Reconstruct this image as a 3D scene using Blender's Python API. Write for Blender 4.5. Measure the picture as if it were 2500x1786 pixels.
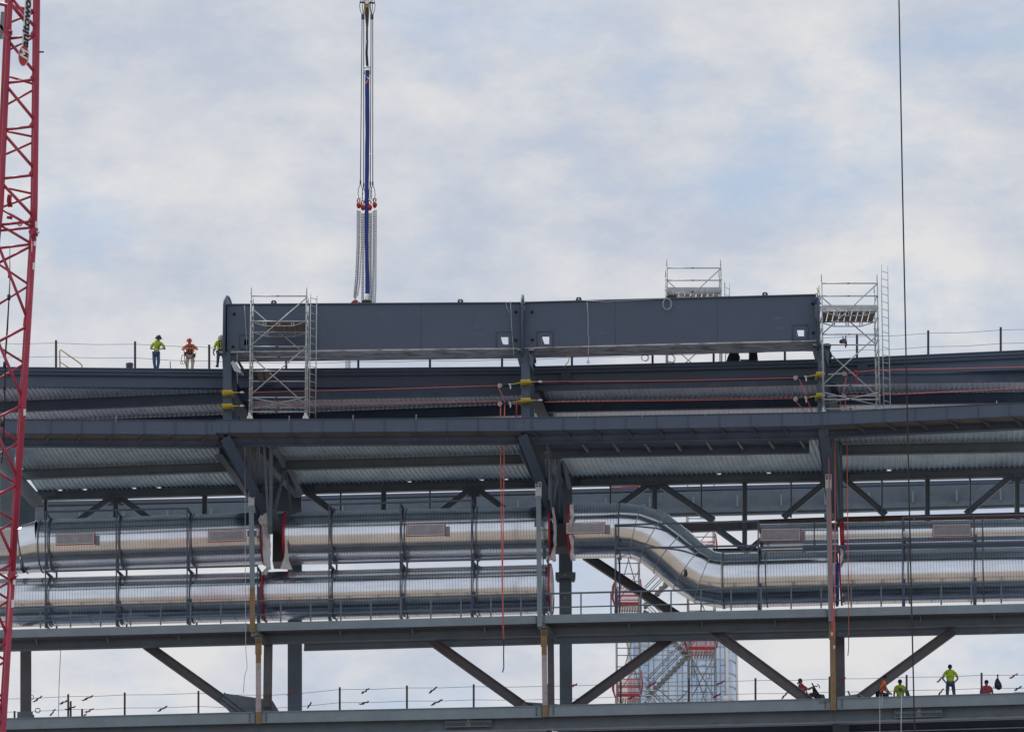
import bpy, bmesh, math, random
from mathutils import Vector, Matrix, Quaternion, noise
R = math.radians
random.seed(7)
scene = bpy.context.scene
for o in list(bpy.data.objects): bpy.data.objects.remove(o)
COL = scene.collection

# ------------------------------------------------------------------ camera
F = 11900.0            # focal length in pixels of a 2500 px wide frame
TH = R(15.0); CX, CY = 1250.0, 893.0; CAM = Vector((0, 0, 1.7))
cam = bpy.data.cameras.new('camera'); camo = bpy.data.objects.new('camera', cam); COL.objects.link(camo)
camo.location = CAM; camo.rotation_euler = (R(90) + TH, 0, 0)
cam.sensor_width = 36.0; cam.lens = 36.0 * F / 2500.0; cam.clip_start = 1.0; cam.clip_end = 20000.0
scene.camera = camo
scene.render.resolution_x = 1024; scene.render.resolution_y = 731

# ------------------------------------------------------------------ sky, sun, exposure
SUN_EL, SUN_AZ = R(56), R(-35)       # sun high, behind the frame and to the left
w = bpy.data.worlds.new('World'); scene.world = w; w.use_nodes = True
nt = w.node_tree; nt.nodes.clear()
def N(nt, t, **k):
    n = nt.nodes.new(t)
    for a, b in k.items(): setattr(n, a, b)
    return n
wo = N(nt, 'ShaderNodeOutputWorld'); bg = N(nt, 'ShaderNodeBackground'); bg.inputs[1].default_value = 0.1
sky = N(nt, 'ShaderNodeTexSky'); sky.sky_type = 'NISHITA'; sky.sun_disc = False
sky.sun_elevation = SUN_EL; sky.sun_rotation = SUN_AZ; sky.dust_density = 1.5; sky.air_density = 1.0
tc = N(nt, 'ShaderNodeTexCoord')
mp = N(nt, 'ShaderNodeMapping'); mp.inputs['Location'].default_value = (3.1, 0.4, 1.37); mp.inputs['Scale'].default_value = (1, 1, 1.9)
nt.links.new(tc.outputs['Generated'], mp.inputs['Vector'])
n1 = N(nt, 'ShaderNodeTexNoise'); n1.inputs['Scale'].default_value = 15; n1.inputs['Detail'].default_value = 10; n1.inputs['Roughness'].default_value = 0.6; n1.inputs['Distortion'].default_value = 0.1
n2 = N(nt, 'ShaderNodeTexNoise'); n2.inputs['Scale'].default_value = 20; n2.inputs['Detail'].default_value = 10; n2.inputs['Roughness'].default_value = 0.62
nt.links.new(mp.outputs[0], n1.inputs['Vector']); nt.links.new(mp.outputs[0], n2.inputs['Vector'])
r1 = N(nt, 'ShaderNodeValToRGB'); r1.color_ramp.elements[0].position = 0.36; r1.color_ramp.elements[1].position = 0.50
r1.color_ramp.elements[0].color = (0.32, 0.32, 0.32, 1); r1.color_ramp.elements[1].color = (0.95, 0.95, 0.95, 1)
nt.links.new(n1.outputs['Fac'], r1.inputs[0])
r2 = N(nt, 'ShaderNodeValToRGB')
r2.color_ramp.elements[0].position = 0.38; r2.color_ramp.elements[0].color = (5.35, 5.8, 6.75, 1)
r2.color_ramp.elements[1].position = 0.63; r2.color_ramp.elements[1].color = (7.7, 7.6, 7.6, 1)
nt.links.new(n2.outputs['Fac'], r2.inputs[0])
skc = N(nt, 'ShaderNodeMix', data_type='RGBA')       # thin high haze softens the blue between the clouds
skc.inputs[0].default_value = 0.6; skc.inputs[7].default_value = (4.5, 6.0, 7.9, 1)
nt.links.new(sky.outputs[0], skc.inputs[6])
mx = N(nt, 'ShaderNodeMix', data_type='RGBA')
nt.links.new(r1.outputs[0], mx.inputs[0]); nt.links.new(skc.outputs[2], mx.inputs[6]); nt.links.new(r2.outputs[0], mx.inputs[7])
nt.links.new(mx.outputs[2], bg.inputs[0]); nt.links.new(bg.outputs[0], wo.inputs[0])
sl = bpy.data.lights.new('sun', 'SUN'); sl.energy = 2.0; sl.angle = R(6); sl.color = (1.0, 0.96, 0.9)
so = bpy.data.objects.new('sun', sl); COL.objects.link(so); so.location = (0, 0, 120)
sd = Vector((math.sin(SUN_AZ) * math.cos(SUN_EL), math.cos(SUN_AZ) * math.cos(SUN_EL), math.sin(SUN_EL)))
so.rotation_euler = sd.to_track_quat('Z', 'Y').to_euler()
scene.view_settings.view_transform = 'Standard'; scene.view_settings.look = 'None'
scene.view_settings.exposure = 0.0; scene.view_settings.gamma = 1.0

# ------------------------------------------------------------------ pixel -> world helpers (2500 px wide picture)
def ray(px, py):
    x = (px - CX) / F; y = (CY - py) / F
    return Vector((x, math.cos(TH) - y * math.sin(TH), math.sin(TH) + y * math.cos(TH)))
def P(px, py, Y):
    d = ray(px, py); return CAM + d * (Y / d.y)
def PZ(px, py, z):
    d = ray(px, py); return CAM + d * ((z - CAM.z) / d.z)

# ------------------------------------------------------------------ materials
def mat(name, base, rough=0.5, metal=0.0, var=0.15, nscale=2.0, stain=None, stainamt=0.0, stscale=(1, 1, 1), bump=0.0, bscale=40, alpha=1.0, stpos=(0.52, 0.7)):
    m = bpy.data.materials.new(name); m.use_nodes = True; nt = m.node_tree
    b = nt.nodes['Principled BSDF']
    tc = N(nt, 'ShaderNodeTexCoord'); nz = N(nt, 'ShaderNodeTexNoise')
    nz.inputs['Scale'].default_value = nscale; nz.inputs['Detail'].default_value = 7; nz.inputs['Roughness'].default_value = 0.6
    nt.links.new(tc.outputs['Object'], nz.inputs['Vector'])
    cr = N(nt, 'ShaderNodeValToRGB'); cr.color_ramp.elements[0].position = 0.3; cr.color_ramp.elements[1].position = 0.7
    cr.color_ramp.elements[0].color = tuple(c * (1 - var) for c in base) + (1,)
    cr.color_ramp.elements[1].color = tuple(min(1, c * (1 + var)) for c in base) + (1,)
    nt.links.new(nz.outputs['Fac'], cr.inputs[0]); out = cr.outputs[0]
    if stain:
        mp = N(nt, 'ShaderNodeMapping'); mp.inputs['Scale'].default_value = stscale
        nt.links.new(tc.outputs['Object'], mp.inputs[0])
        n3 = N(nt, 'ShaderNodeTexNoise'); n3.inputs['Scale'].default_value = 1.0; n3.inputs['Detail'].default_value = 8; n3.inputs['Roughness'].default_value = 0.65
        nt.links.new(mp.outputs[0], n3.inputs['Vector'])
        c3 = N(nt, 'ShaderNodeValToRGB'); c3.color_ramp.elements[0].position = stpos[0]; c3.color_ramp.elements[1].position = stpos[1]
        c3.color_ramp.elements[0].color = (0, 0, 0, 1); c3.color_ramp.elements[1].color = (stainamt,) * 3 + (1,)
        nt.links.new(n3.outputs['Fac'], c3.inputs[0])
        mx = N(nt, 'ShaderNodeMix', data_type='RGBA'); mx.inputs[7].default_value = tuple(stain) + (1,)
        nt.links.new(c3.outputs[0], mx.inputs[0]); nt.links.new(out, mx.inputs[6]); out = mx.outputs[2]
    nt.links.new(out, b.inputs['Base Color'])
    b.inputs['Metallic'].default_value = metal; b.inputs['Roughness'].default_value = rough
    mr = N(nt, 'ShaderNodeMapRange'); mr.inputs[3].default_value = max(0.02, rough - 0.1); mr.inputs[4].default_value = min(1, rough + 0.12)
    nt.links.new(nz.outputs['Fac'], mr.inputs[0]); nt.links.new(mr.outputs[0], b.inputs['Roughness'])
    if bump:
        nb = N(nt, 'ShaderNodeTexNoise'); nb.inputs['Scale'].default_value = bscale; nb.inputs['Detail'].default_value = 4
        nt.links.new(tc.outputs['Object'], nb.inputs['Vector'])
        bp = N(nt, 'ShaderNodeBump'); bp.inputs['Strength'].default_value = bump; bp.inputs['Distance'].default_value = 0.02
        nt.links.new(nb.outputs['Fac'], bp.inputs['Height']); nt.links.new(bp.outputs[0], b.inputs['Normal'])
    if alpha < 1: b.inputs['Alpha'].default_value = alpha
    return m
M = {}
M['dark'] = mat('dark_painted_steel', (0.072, 0.102, 0.160), 0.5, 0, 0.10, 0.6, (0.24, 0.26, 0.30), 0.35, (1.2, 1.2, 5), 0.08, 12, stpos=(0.62, 0.75))
M['purlin'] = mat('purlin_painted_steel', (0.060, 0.088, 0.140), 0.6, 0, 0.15, 1.0, (0.16, 0.15, 0.16), 0.4, (1, 1, 4))
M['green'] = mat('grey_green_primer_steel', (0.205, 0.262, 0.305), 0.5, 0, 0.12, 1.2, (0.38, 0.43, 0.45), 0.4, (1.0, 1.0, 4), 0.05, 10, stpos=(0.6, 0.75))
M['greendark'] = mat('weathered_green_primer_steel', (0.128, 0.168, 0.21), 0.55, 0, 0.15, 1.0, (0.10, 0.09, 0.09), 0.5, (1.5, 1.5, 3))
M['brown'] = mat('mill_scale_steel', (0.105, 0.10, 0.115), 0.6, 0, 0.2, 3.0, (0.2, 0.12, 0.07), 0.35, (4, 4, 1))
M['rust'] = mat('rusty_steel', (0.14, 0.075, 0.05), 0.75, 0, 0.3, 2.0, (0.09, 0.09, 0.11), 0.8, (1, 1, 3))
M['timber'] = mat('weathered_tan_brown_steel', (0.26, 0.17, 0.085), 0.75, 0, 0.2, 3.0, (0.14, 0.085, 0.05), 0.7, (6, 6, 1.2))
M['paleweather'] = mat('peeling_pale_coating', (0.42, 0.37, 0.37), 0.7, 0, 0.15, 4.0, (0.2, 0.13, 0.1), 0.7, (5, 5, 1.5))
M['primer'] = mat('bare_primer_plate', (0.60, 0.60, 0.66), 0.6, 0, 0.12, 0.8, (0.12, 0.12, 0.15), 0.8, (0.9, 2.2, 1), stpos=(0.46, 0.64))
M['black'] = mat('black_steel', (0.02, 0.022, 0.028), 0.5, 0, 0.2, 4)
M['post'] = mat('dark_brown_angle_steel', (0.055, 0.05, 0.06), 0.6, 0, 0.2, 3, (0.15, 0.08, 0.05), 0.3, (4, 4, 4))
M['wire'] = mat('galvanised_wire', (0.10, 0.11, 0.13), 0.45, 0.5, 0.1, 4)
M['rope_dark'] = mat('dark_wire_rope', (0.02, 0.021, 0.024), 0.75, 0.0, 0.2, 20)
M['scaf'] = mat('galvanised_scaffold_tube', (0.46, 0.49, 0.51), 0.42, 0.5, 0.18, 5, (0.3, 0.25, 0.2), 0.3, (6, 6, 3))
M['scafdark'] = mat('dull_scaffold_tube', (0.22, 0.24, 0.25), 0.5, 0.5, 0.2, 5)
M['ply'] = mat('scaffold_board', (0.24, 0.19, 0.14), 0.8, 0, 0.25, 3, (0.1, 0.08, 0.07), 0.5, (2, 10, 2))
M['crane'] = mat('crimson_crane_paint', (0.38, 0.028, 0.068), 0.38, 0, 0.16, 1.2, (0.20, 0.02, 0.035), 0.7, (1.5, 1.5, .6))
M['red'] = mat('red_paint', (0.40, 0.035, 0.03), 0.45, 0, 0.15, 6)
M['redtape'] = mat('red_tape', (0.42, 0.02, 0.045), 0.4, 0, 0.15, 6)
M['plastic'] = mat('white_plastic_film', (0.62, 0.60, 0.63), 0.35, 0, 0.12, 3, bump=0.5, bscale=6)
M['greyfilm'] = mat('grey_film_cover', (0.33, 0.33, 0.37), 0.35, 0, 0.10, 3, (0.5, 0.5, 0.52), 0.4, (3, 3, 6), bump=0.3, bscale=8)
M['blacktarp'] = mat('black_plastic_wrap', (0.015, 0.016, 0.02), 0.25, 0, 0.2, 3, bump=0.8, bscale=4)
M['yellow'] = mat('yellow_webbing', (0.60, 0.46, 0.05), 0.6, 0, 0.1, 6)
M['yellowpaint'] = mat('faded_yellow_paint', (0.42, 0.30, 0.08), 0.5, 0, 0.2, 6)
M['blue'] = mat('blue_polyester_sling', (0.016, 0.045, 0.24), 0.7, 0, 0.2, 5, (0.025, 0.08, 0.4), 0.5, (5, 5, 1.2), bump=0.5, bscale=12)
M['rope'] = mat('coral_red_rope', (0.66, 0.16, 0.14), 0.7, 0, 0.15, 20)
M['whiterope'] = mat('white_rope', (0.62, 0.62, 0.60), 0.8, 0, 0.1, 20)
M['pink'] = mat('faded_magenta_ribbon', (0.30, 0.03, 0.09), 0.6, 0, 0.5, 10)
M['darkribbon'] = mat('dark_maroon_ribbon', (0.07, 0.015, 0.03), 0.6, 0, 0.4, 10)
M['white'] = mat('white_paint', (0.75, 0.75, 0.76), 0.5, 0, 0.05, 6)
M['chrome'] = mat('bright_steel', (0.7, 0.7, 0.72), 0.25, 1.0, 0.1, 6)
M['bolt'] = mat('dark_bolt_steel', (0.045, 0.05, 0.06), 0.5, 0.3, 0.2, 6)
M['lime'] = mat('lime_cloth', (0.42, 0.62, 0.03), 0.85, 0, 0.10, 6, (0.25, 0.4, 0.03), 0.4, (8, 8, 4), 0.4, 14)
M['orange'] = mat('orange_cloth', (0.78, 0.16, 0.03), 0.85, 0, 0.10, 6, (0.5, 0.1, 0.03), 0.4, (8, 8, 4), 0.4, 14)
M['redcloth'] = mat('red_and_white_cloth', (0.42, 0.06, 0.08), 0.85, 0, 0.10, 6, (0.6, 0.5, 0.5), 0.6, (6, 6, 6))
M['denim'] = mat('blue_denim', (0.055, 0.10, 0.20), 0.9, 0, 0.2, 8, (0.12, 0.18, 0.28), 0.5, (7, 7, 3), 0.3, 14)
M['khaki'] = mat('pale_khaki_cloth', (0.50, 0.46, 0.38), 0.9, 0, 0.12, 8, (0.36, 0.33, 0.28), 0.5, (7, 7, 3), 0.3, 14)
M['darkcloth'] = mat('dark_cloth', (0.03, 0.035, 0.05), 0.9, 0, 0.2, 8)
M['skin'] = mat('skin', (0.24, 0.12, 0.08), 0.6, 0, 0.08, 8)
M['skinlight'] = mat('skin_pale', (0.48, 0.27, 0.2), 0.6, 0, 0.08, 8)
M['glove'] = mat('pale_work_glove', (0.55, 0.53, 0.5), 0.85, 0, 0.15, 12)
M['leather'] = mat('dark_leather', (0.04, 0.03, 0.028), 0.7, 0, 0.2, 8)
M['navy'] = mat('navy_helmet_plastic', (0.02, 0.035, 0.08), 0.35, 0, 0.05, 4)
M['redhelmet'] = mat('red_helmet_plastic', (0.5, 0.05, 0.05), 0.35, 0, 0.1, 8)
M['whitehelmet'] = mat('greyish_white_helmet_plastic', (0.6, 0.58, 0.6), 0.4, 0, 0.05, 4)
M['hair'] = mat('dark_hair', (0.02, 0.017, 0.016), 0.8, 0, 0.2, 20)
M['bucket'] = mat('grey_bucket_plastic', (0.12, 0.15, 0.2), 0.4, 0, 0.1, 6)

def deckmat(name, base, rough):
    m = mat(name, base, rough, 0.25, 0.16, 0.45, tuple(c * 0.5 for c in base), 0.55, (1.2, 1.2, 1), 0.0)
    return m
M['deckr'] = deckmat('lilac_grey_metal_deck', (0.53, 0.54, 0.62), 0.45)
M['deckm'] = deckmat('galvanised_metal_deck', (0.46, 0.58, 0.67), 0.40)

def ductmat(name, seams=True):
    m = bpy.data.materials.new(name); m.use_nodes = True; nt = m.node_tree; L = nt.links.new
    b = nt.nodes['Principled BSDF']; tc = N(nt, 'ShaderNodeTexCoord')
    nz = N(nt, 'ShaderNodeTexNoise'); nz.inputs['Scale'].default_value = 1.3; nz.inputs['Detail'].default_value = 6
    mpn = N(nt, 'ShaderNodeMapping'); mpn.inputs['Scale'].default_value = (0.6, 2.2, 2.2)
    L(tc.outputs['Object'], mpn.inputs[0]); L(mpn.outputs[0], nz.inputs['Vector'])
    cr = N(nt, 'ShaderNodeValToRGB'); cr.color_ramp.elements[0].position = 0.3; cr.color_ramp.elements[1].position = 0.75
    cr.color_ramp.elements[0].color = (0.66, 0.69, 0.74, 1); cr.color_ramp.elements[1].color = (0.86, 0.89, 0.94, 1)
    L(nz.outputs['Fac'], cr.inputs[0])
    b.inputs['Metallic'].default_value = 1.0
    mr = N(nt, 'ShaderNodeMapRange'); mr.inputs[3].default_value = 0.11; mr.inputs[4].default_value = 0.24
    L(nz.outputs['Fac'], mr.inputs[0]); L(mr.outputs[0], b.inputs['Roughness'])
    bp0 = N(nt, 'ShaderNodeBump'); bp0.inputs['Strength'].default_value = 0.13; bp0.inputs['Distance'].default_value = 0.03
    nb = N(nt, 'ShaderNodeTexNoise'); nb.inputs['Scale'].default_value = 0.9; nb.inputs['Detail'].default_value = 2
    mpb = N(nt, 'ShaderNodeMapping'); mpb.inputs['Scale'].default_value = (0.35, 2.6, 2.6); L(tc.outputs['Object'], mpb.inputs[0]); L(mpb.outputs[0], nb.inputs['Vector']); L(nb.outputs['Fac'], bp0.inputs['Height'])
    if seams:
        sx = N(nt, 'ShaderNodeSeparateXYZ'); L(tc.outputs['Object'], sx.inputs[0])
        a = N(nt, 'ShaderNodeMath', operation='MULTIPLY_ADD'); a.inputs[1].default_value = 0.03; L(sx.outputs[2], a.inputs[0]); L(sx.outputs[0], a.inputs[2])
        d = N(nt, 'ShaderNodeMath', operation='DIVIDE'); d.inputs[1].default_value = 0.128; L(a.outputs[0], d.inputs[0])
        f = N(nt, 'ShaderNodeMath', operation='FRACT'); L(d.outputs[0], f.inputs[0])
        l = N(nt, 'ShaderNodeMath', operation='LESS_THAN'); l.inputs[1].default_value = 0.12; L(f.outputs[0], l.inputs[0])
        mxc = N(nt, 'ShaderNodeMix', data_type='RGBA'); L(l.outputs[0], mxc.inputs[0]); L(cr.outputs[0], mxc.inputs[6]); mxc.inputs[7].default_value = (0.31, 0.33, 0.37, 1)
        L(mxc.outputs[2], b.inputs['Base Color'])
        bp = N(nt, 'ShaderNodeBump'); bp.inputs['Strength'].default_value = 0.25; bp.inputs['Distance'].default_value = 0.01
        L(l.outputs[0], bp.inputs['Height']); L(bp0.outputs[0], bp.inputs['Normal']); L(bp.outputs[0], b.inputs['Normal'])
    else:
        L(cr.outputs[0], b.inputs['Base Color']); L(bp0.outputs[0], b.inputs['Normal'])
    return m
M['duct'] = ductmat('spiral_galvanised_duct'); M['ductplain'] = ductmat('plain_galvanised_duct', False)

# ------------------------------------------------------------------ mesh collector
class MB:
    def __init__(s): s.v = []; s.f = []; s.sm = []
    def add(s, vs, fs, smooth=False):
        o = len(s.v); s.v += [Vector(v) for v in vs]
        for f in fs: s.f.append([i + o for i in f]); s.sm.append(smooth)
        return s
    def extr(s, prof, a, b, n=None, u=None):
        a = Vector(a); b = Vector(b); d = (b - a).normalized()
        if n is None:
            n = Vector((0, 1, 0)) if abs(d.y) < 0.95 else Vector((1, 0, 0))
        n = Vector(n); n = (n - d * n.dot(d)).normalized()
        if u is None:
            u = d.cross(n)
            if u.z < 0 or (abs(u.z) < 1e-4 and u.x < 0): u = -u
        u = Vector(u)
        k = len(prof)
        vs = [a + n * p[0] + u * p[1] for p in prof] + [b + n * p[0] + u * p[1] for p in prof]
        fs = [[i, (i + 1) % k, k + (i + 1) % k, k + i] for i in range(k)] + [list(range(k))[::-1], list(range(k, 2 * k))]
        return s.add(vs, fs)
    def bar(s, a, b, w, h, n=None, u=None):            # centred rectangular bar: w along n (depth), h across
        return s.extr([(-w/2, -h/2), (w/2, -h/2), (w/2, h/2), (-w/2, h/2)], a, b, n, u)
    def ibeam(s, a, b, h, w, tf=0.04, tw=0.03, n=None, top=True, u=None):  # a-b = front top edge (top) or centre
        o = (0, 0) if top else (-w/2, h/2)
        x0, x1 = (w - tw)/2, (w + tw)/2
        pr = [(0, 0), (w, 0), (w, -tf), (x1, -tf), (x1, -h + tf), (w, -h + tf), (w, -h), (0, -h), (0, -h + tf), (x0, -h + tf), (x0, -tf), (0, -tf)]
        return s.extr([(p[0] + o[0], p[1] + o[1]) for p in pr][::-1], a, b, n, u)
    def hcol(s, a, b, w, d, tf=0.04, tw=0.03):         # H column, flanges facing the camera: w wide, d deep
        pr = [(-d/2, -w/2), (-d/2, w/2), (-d/2 + tf, w/2), (-d/2 + tf, tw/2), (d/2 - tf, tw/2), (d/2 - tf, w/2), (d/2, w/2), (d/2, -w/2), (d/2 - tf, -w/2), (d/2 - tf, -tw/2), (-d/2 + tf, -tw/2), (-d/2 + tf, -w/2)]
        return s.extr(pr, a, b)
    def wf(s, a, b, h, d, tf=0.035, tw=0.03):           # wide flange seen from its web side (channel look): flanges top/bottom in picture
        pr = [(-d/2, h/2), (d/2, h/2), (d/2, h/2 - tf), (tw/2, h/2 - tf), (tw/2, -h/2 + tf), (d/2, -h/2 + tf), (d/2, -h/2), (-d/2, -h/2), (-d/2, -h/2 + tf), (-tw/2, -h/2 + tf), (-tw/2, h/2 - tf), (-d/2, h/2 - tf)]
        return s.extr(pr, a, b)
    def tube(s, pts, r, n=8, cap=True, closed=False, smooth=True):
        pts = [Vector(p) for p in pts]; m = len(pts); vs = []
        rr = r if isinstance(r, (list, tuple)) else [r] * m
        ref = None
        for i, p in enumerate(pts):
            if closed: d = pts[(i + 1) % m] - pts[i - 1]
            else: d = pts[min(i + 1, m - 1)] - pts[max(i - 1, 0)]
            d.normalize()
            if ref is None: ref = Vector((0, 0, 1)) if abs(d.z) < 0.9 else Vector((1, 0, 0))
            x = (ref - d * ref.dot(d)).normalized(); ref = x; y = d.cross(x)
            for k in range(n):
                a = 2 * math.pi * k / n; vs.append(p + (x * math.cos(a) + y * math.sin(a)) * rr[i])
        fs = []
        for i in range(m if closed else m - 1):
            j = (i + 1) % m
            for k in range(n): fs.append([i*n + k, i*n + (k+1) % n, j*n + (k+1) % n, j*n + k])
        s.add(vs, fs, smooth)
        if cap and not closed:
            o = len(s.v) - len(vs)
            s.f.append([o + k for k in range(n)][::-1]); s.sm.append(False)
            s.f.append([o + (m-1)*n + k for k in range(n)]); s.sm.append(False)
        return s
    def prism(s, pts, th):                            # closed outline extruded by vector th
        pts = [Vector(p) for p in pts]; th = Vector(th); k = len(pts)
        return s.add(pts + [p + th for p in pts], [list(range(k))[::-1], list(range(k, 2*k))] + [[i, (i+1) % k, k + (i+1) % k, k + i] for i in range(k)])
    def box(s, lo, hi):
        x0, y0, z0 = lo; x1, y1, z1 = hi
        return s.prism([(x0, y0, z0), (x1, y0, z0), (x1, y0, z1), (x0, y0, z1)], (0, y1 - y0, 0))
    def lathe(s, prof, c, ax=(0, 0, 1), n=16, smooth=True):
        ax = Vector(ax).normalized(); ref = Vector((1, 0, 0)) if abs(ax.x) < 0.9 else Vector((0, 1, 0))
        x = (ref - ax * ref.dot(ax)).normalized(); y = ax.cross(x); c = Vector(c); vs = []
        for (r, t) in prof:
            for k in range(n):
                a = 2*math.pi*k/n; vs.append(c + ax*t + (x*math.cos(a) + y*math.sin(a))*r)
        fs = [[i*n + k, i*n + (k+1) % n, (i+1)*n + (k+1) % n, (i+1)*n + k] for i in range(len(prof)-1) for k in range(n)]
        return s.add(vs, fs, smooth)
    def ball(s, c, r, n=10, sc=(1, 1, 1)):
        m = n // 2 + 1; c = Vector(c); vs = []; fs = []
        for i in range(m + 1):
            t = math.pi * i / m
            for k in range(n):
                a = 2*math.pi*k/n
                vs.append(c + Vector((r*sc[0]*math.sin(t)*math.cos(a), r*sc[1]*math.sin(t)*math.sin(a), r*sc[2]*math.cos(t))))
        for i in range(m):
            for k in range(n): fs.append([i*n + k, (i+1)*n + k, (i+1)*n + (k+1) % n, i*n + (k+1) % n])
        return s.add(vs, fs, True)

WL = {}
def tag(o, label=None, cat=None, group=None, kind=None):
    if label: o['label'] = label
    if cat: o['category'] = cat
    if group: o['group'] = group
    if kind: o['kind'] = kind
    return o
def thing(name, label, cat, loc=(0, 0, 0), group=None, rz=0.0):
    o = bpy.data.objects.new(name, None); COL.objects.link(o); o.location = loc; o.rotation_euler = (0, 0, rz)
    o.empty_display_size = 0.2; WL[o] = Vector(loc)
    return tag(o, label, cat, group)
def build(name, mb, m, parent=None, label=None, cat=None, group=None, kind=None, local=False):
    vs = mb.v
    lo = Vector((min(v.x for v in vs), min(v.y for v in vs), min(v.z for v in vs))); hi = Vector((max(v.x for v in vs), max(v.y for v in vs), max(v.z for v in vs)))
    org = Vector(((lo.x + hi.x)/2, (lo.y + hi.y)/2, lo.z))
    me = bpy.data.meshes.new(name); me.from_pydata([v - org for v in vs], [], mb.f)
    me.polygons.foreach_set('use_smooth', mb.sm)
    ms = m if isinstance(m, list) else [m]
    for x in ms: me.materials.append(M[x] if isinstance(x, str) else x)
    bm = bmesh.new(); bm.from_mesh(me); bmesh.ops.recalc_face_normals(bm, faces=bm.faces); bm.to_mesh(me); bm.free()
    o = bpy.data.objects.new(name, me); COL.objects.link(o)
    if parent is not None:
        o.parent = parent
        if local: o.location = org; WL[o] = WL[parent] + org
        else: o.location = org - WL[parent]; WL[o] = org
    else: o.location = org; WL[o] = org
    return tag(o, label, cat, group, kind)
def lerp(a, b, t): return a + (b - a) * t

# ================================================================== SETTING
g = MB(); S = 9000
g.add([(-S, -S, 0), (S, -S, 0), (S, S, 0), (-S, S, 0)], [[0, 1, 2, 3]])
M['ground'] = mat('dusty_concrete_ground', (0.35, 0.285, 0.225), 0.9, 0, 0.22, 0.02, (0.20, 0.19, 0.18), 0.6, (0.012, 0.03, 1))
build('ground', g, 'ground', kind='structure')
M['dark_band_ground'] = mat('dark_band_ground', (0.055, 0.058, 0.065), 0.9, 0, 0.2, 0.05); M['slab'] = mat('pale_band_ground', (0.50, 0.50, 0.50), 0.85, 0, 0.12, 0.05)
g = MB(); g.add([(-600, 152, .004), (600, 152, .004), (600, 198, .004), (-600, 198, .004)], [[0, 1, 2, 3]]); build('unseen_dark_strip', g, 'dark_band_ground', kind='structure')  # unseen strip, added to give the ducts a dark reflected band
g = MB(); g.add([(-300, 198.1, .004), (300, 198.1, .004), (300, 290, .004), (-300, 290, .004)], [[0, 1, 2, 3]]); build('unseen_pale_strip', g, 'slab', kind='structure')  # unseen sheet, added for the pale reflected band and bounce onto the undersides

def hperp(a, b):
    d = (Vector(b) - Vector(a)); n = Vector((-d.y, d.x, 0)).normalized()
    return n if n.y > 0 else -n
BAY = ['left bay', 'bay left of the centre column', 'bay right of the centre column', 'right bay']
PX = 213.3 / F                                     # metres per picture pixel at the facade
def hperp(a, b):
    d = (Vector(b) - Vector(a)); n = Vector((-d.y, d.x, 0)).normalized()
    return n if n.y > 0 else -n

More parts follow.
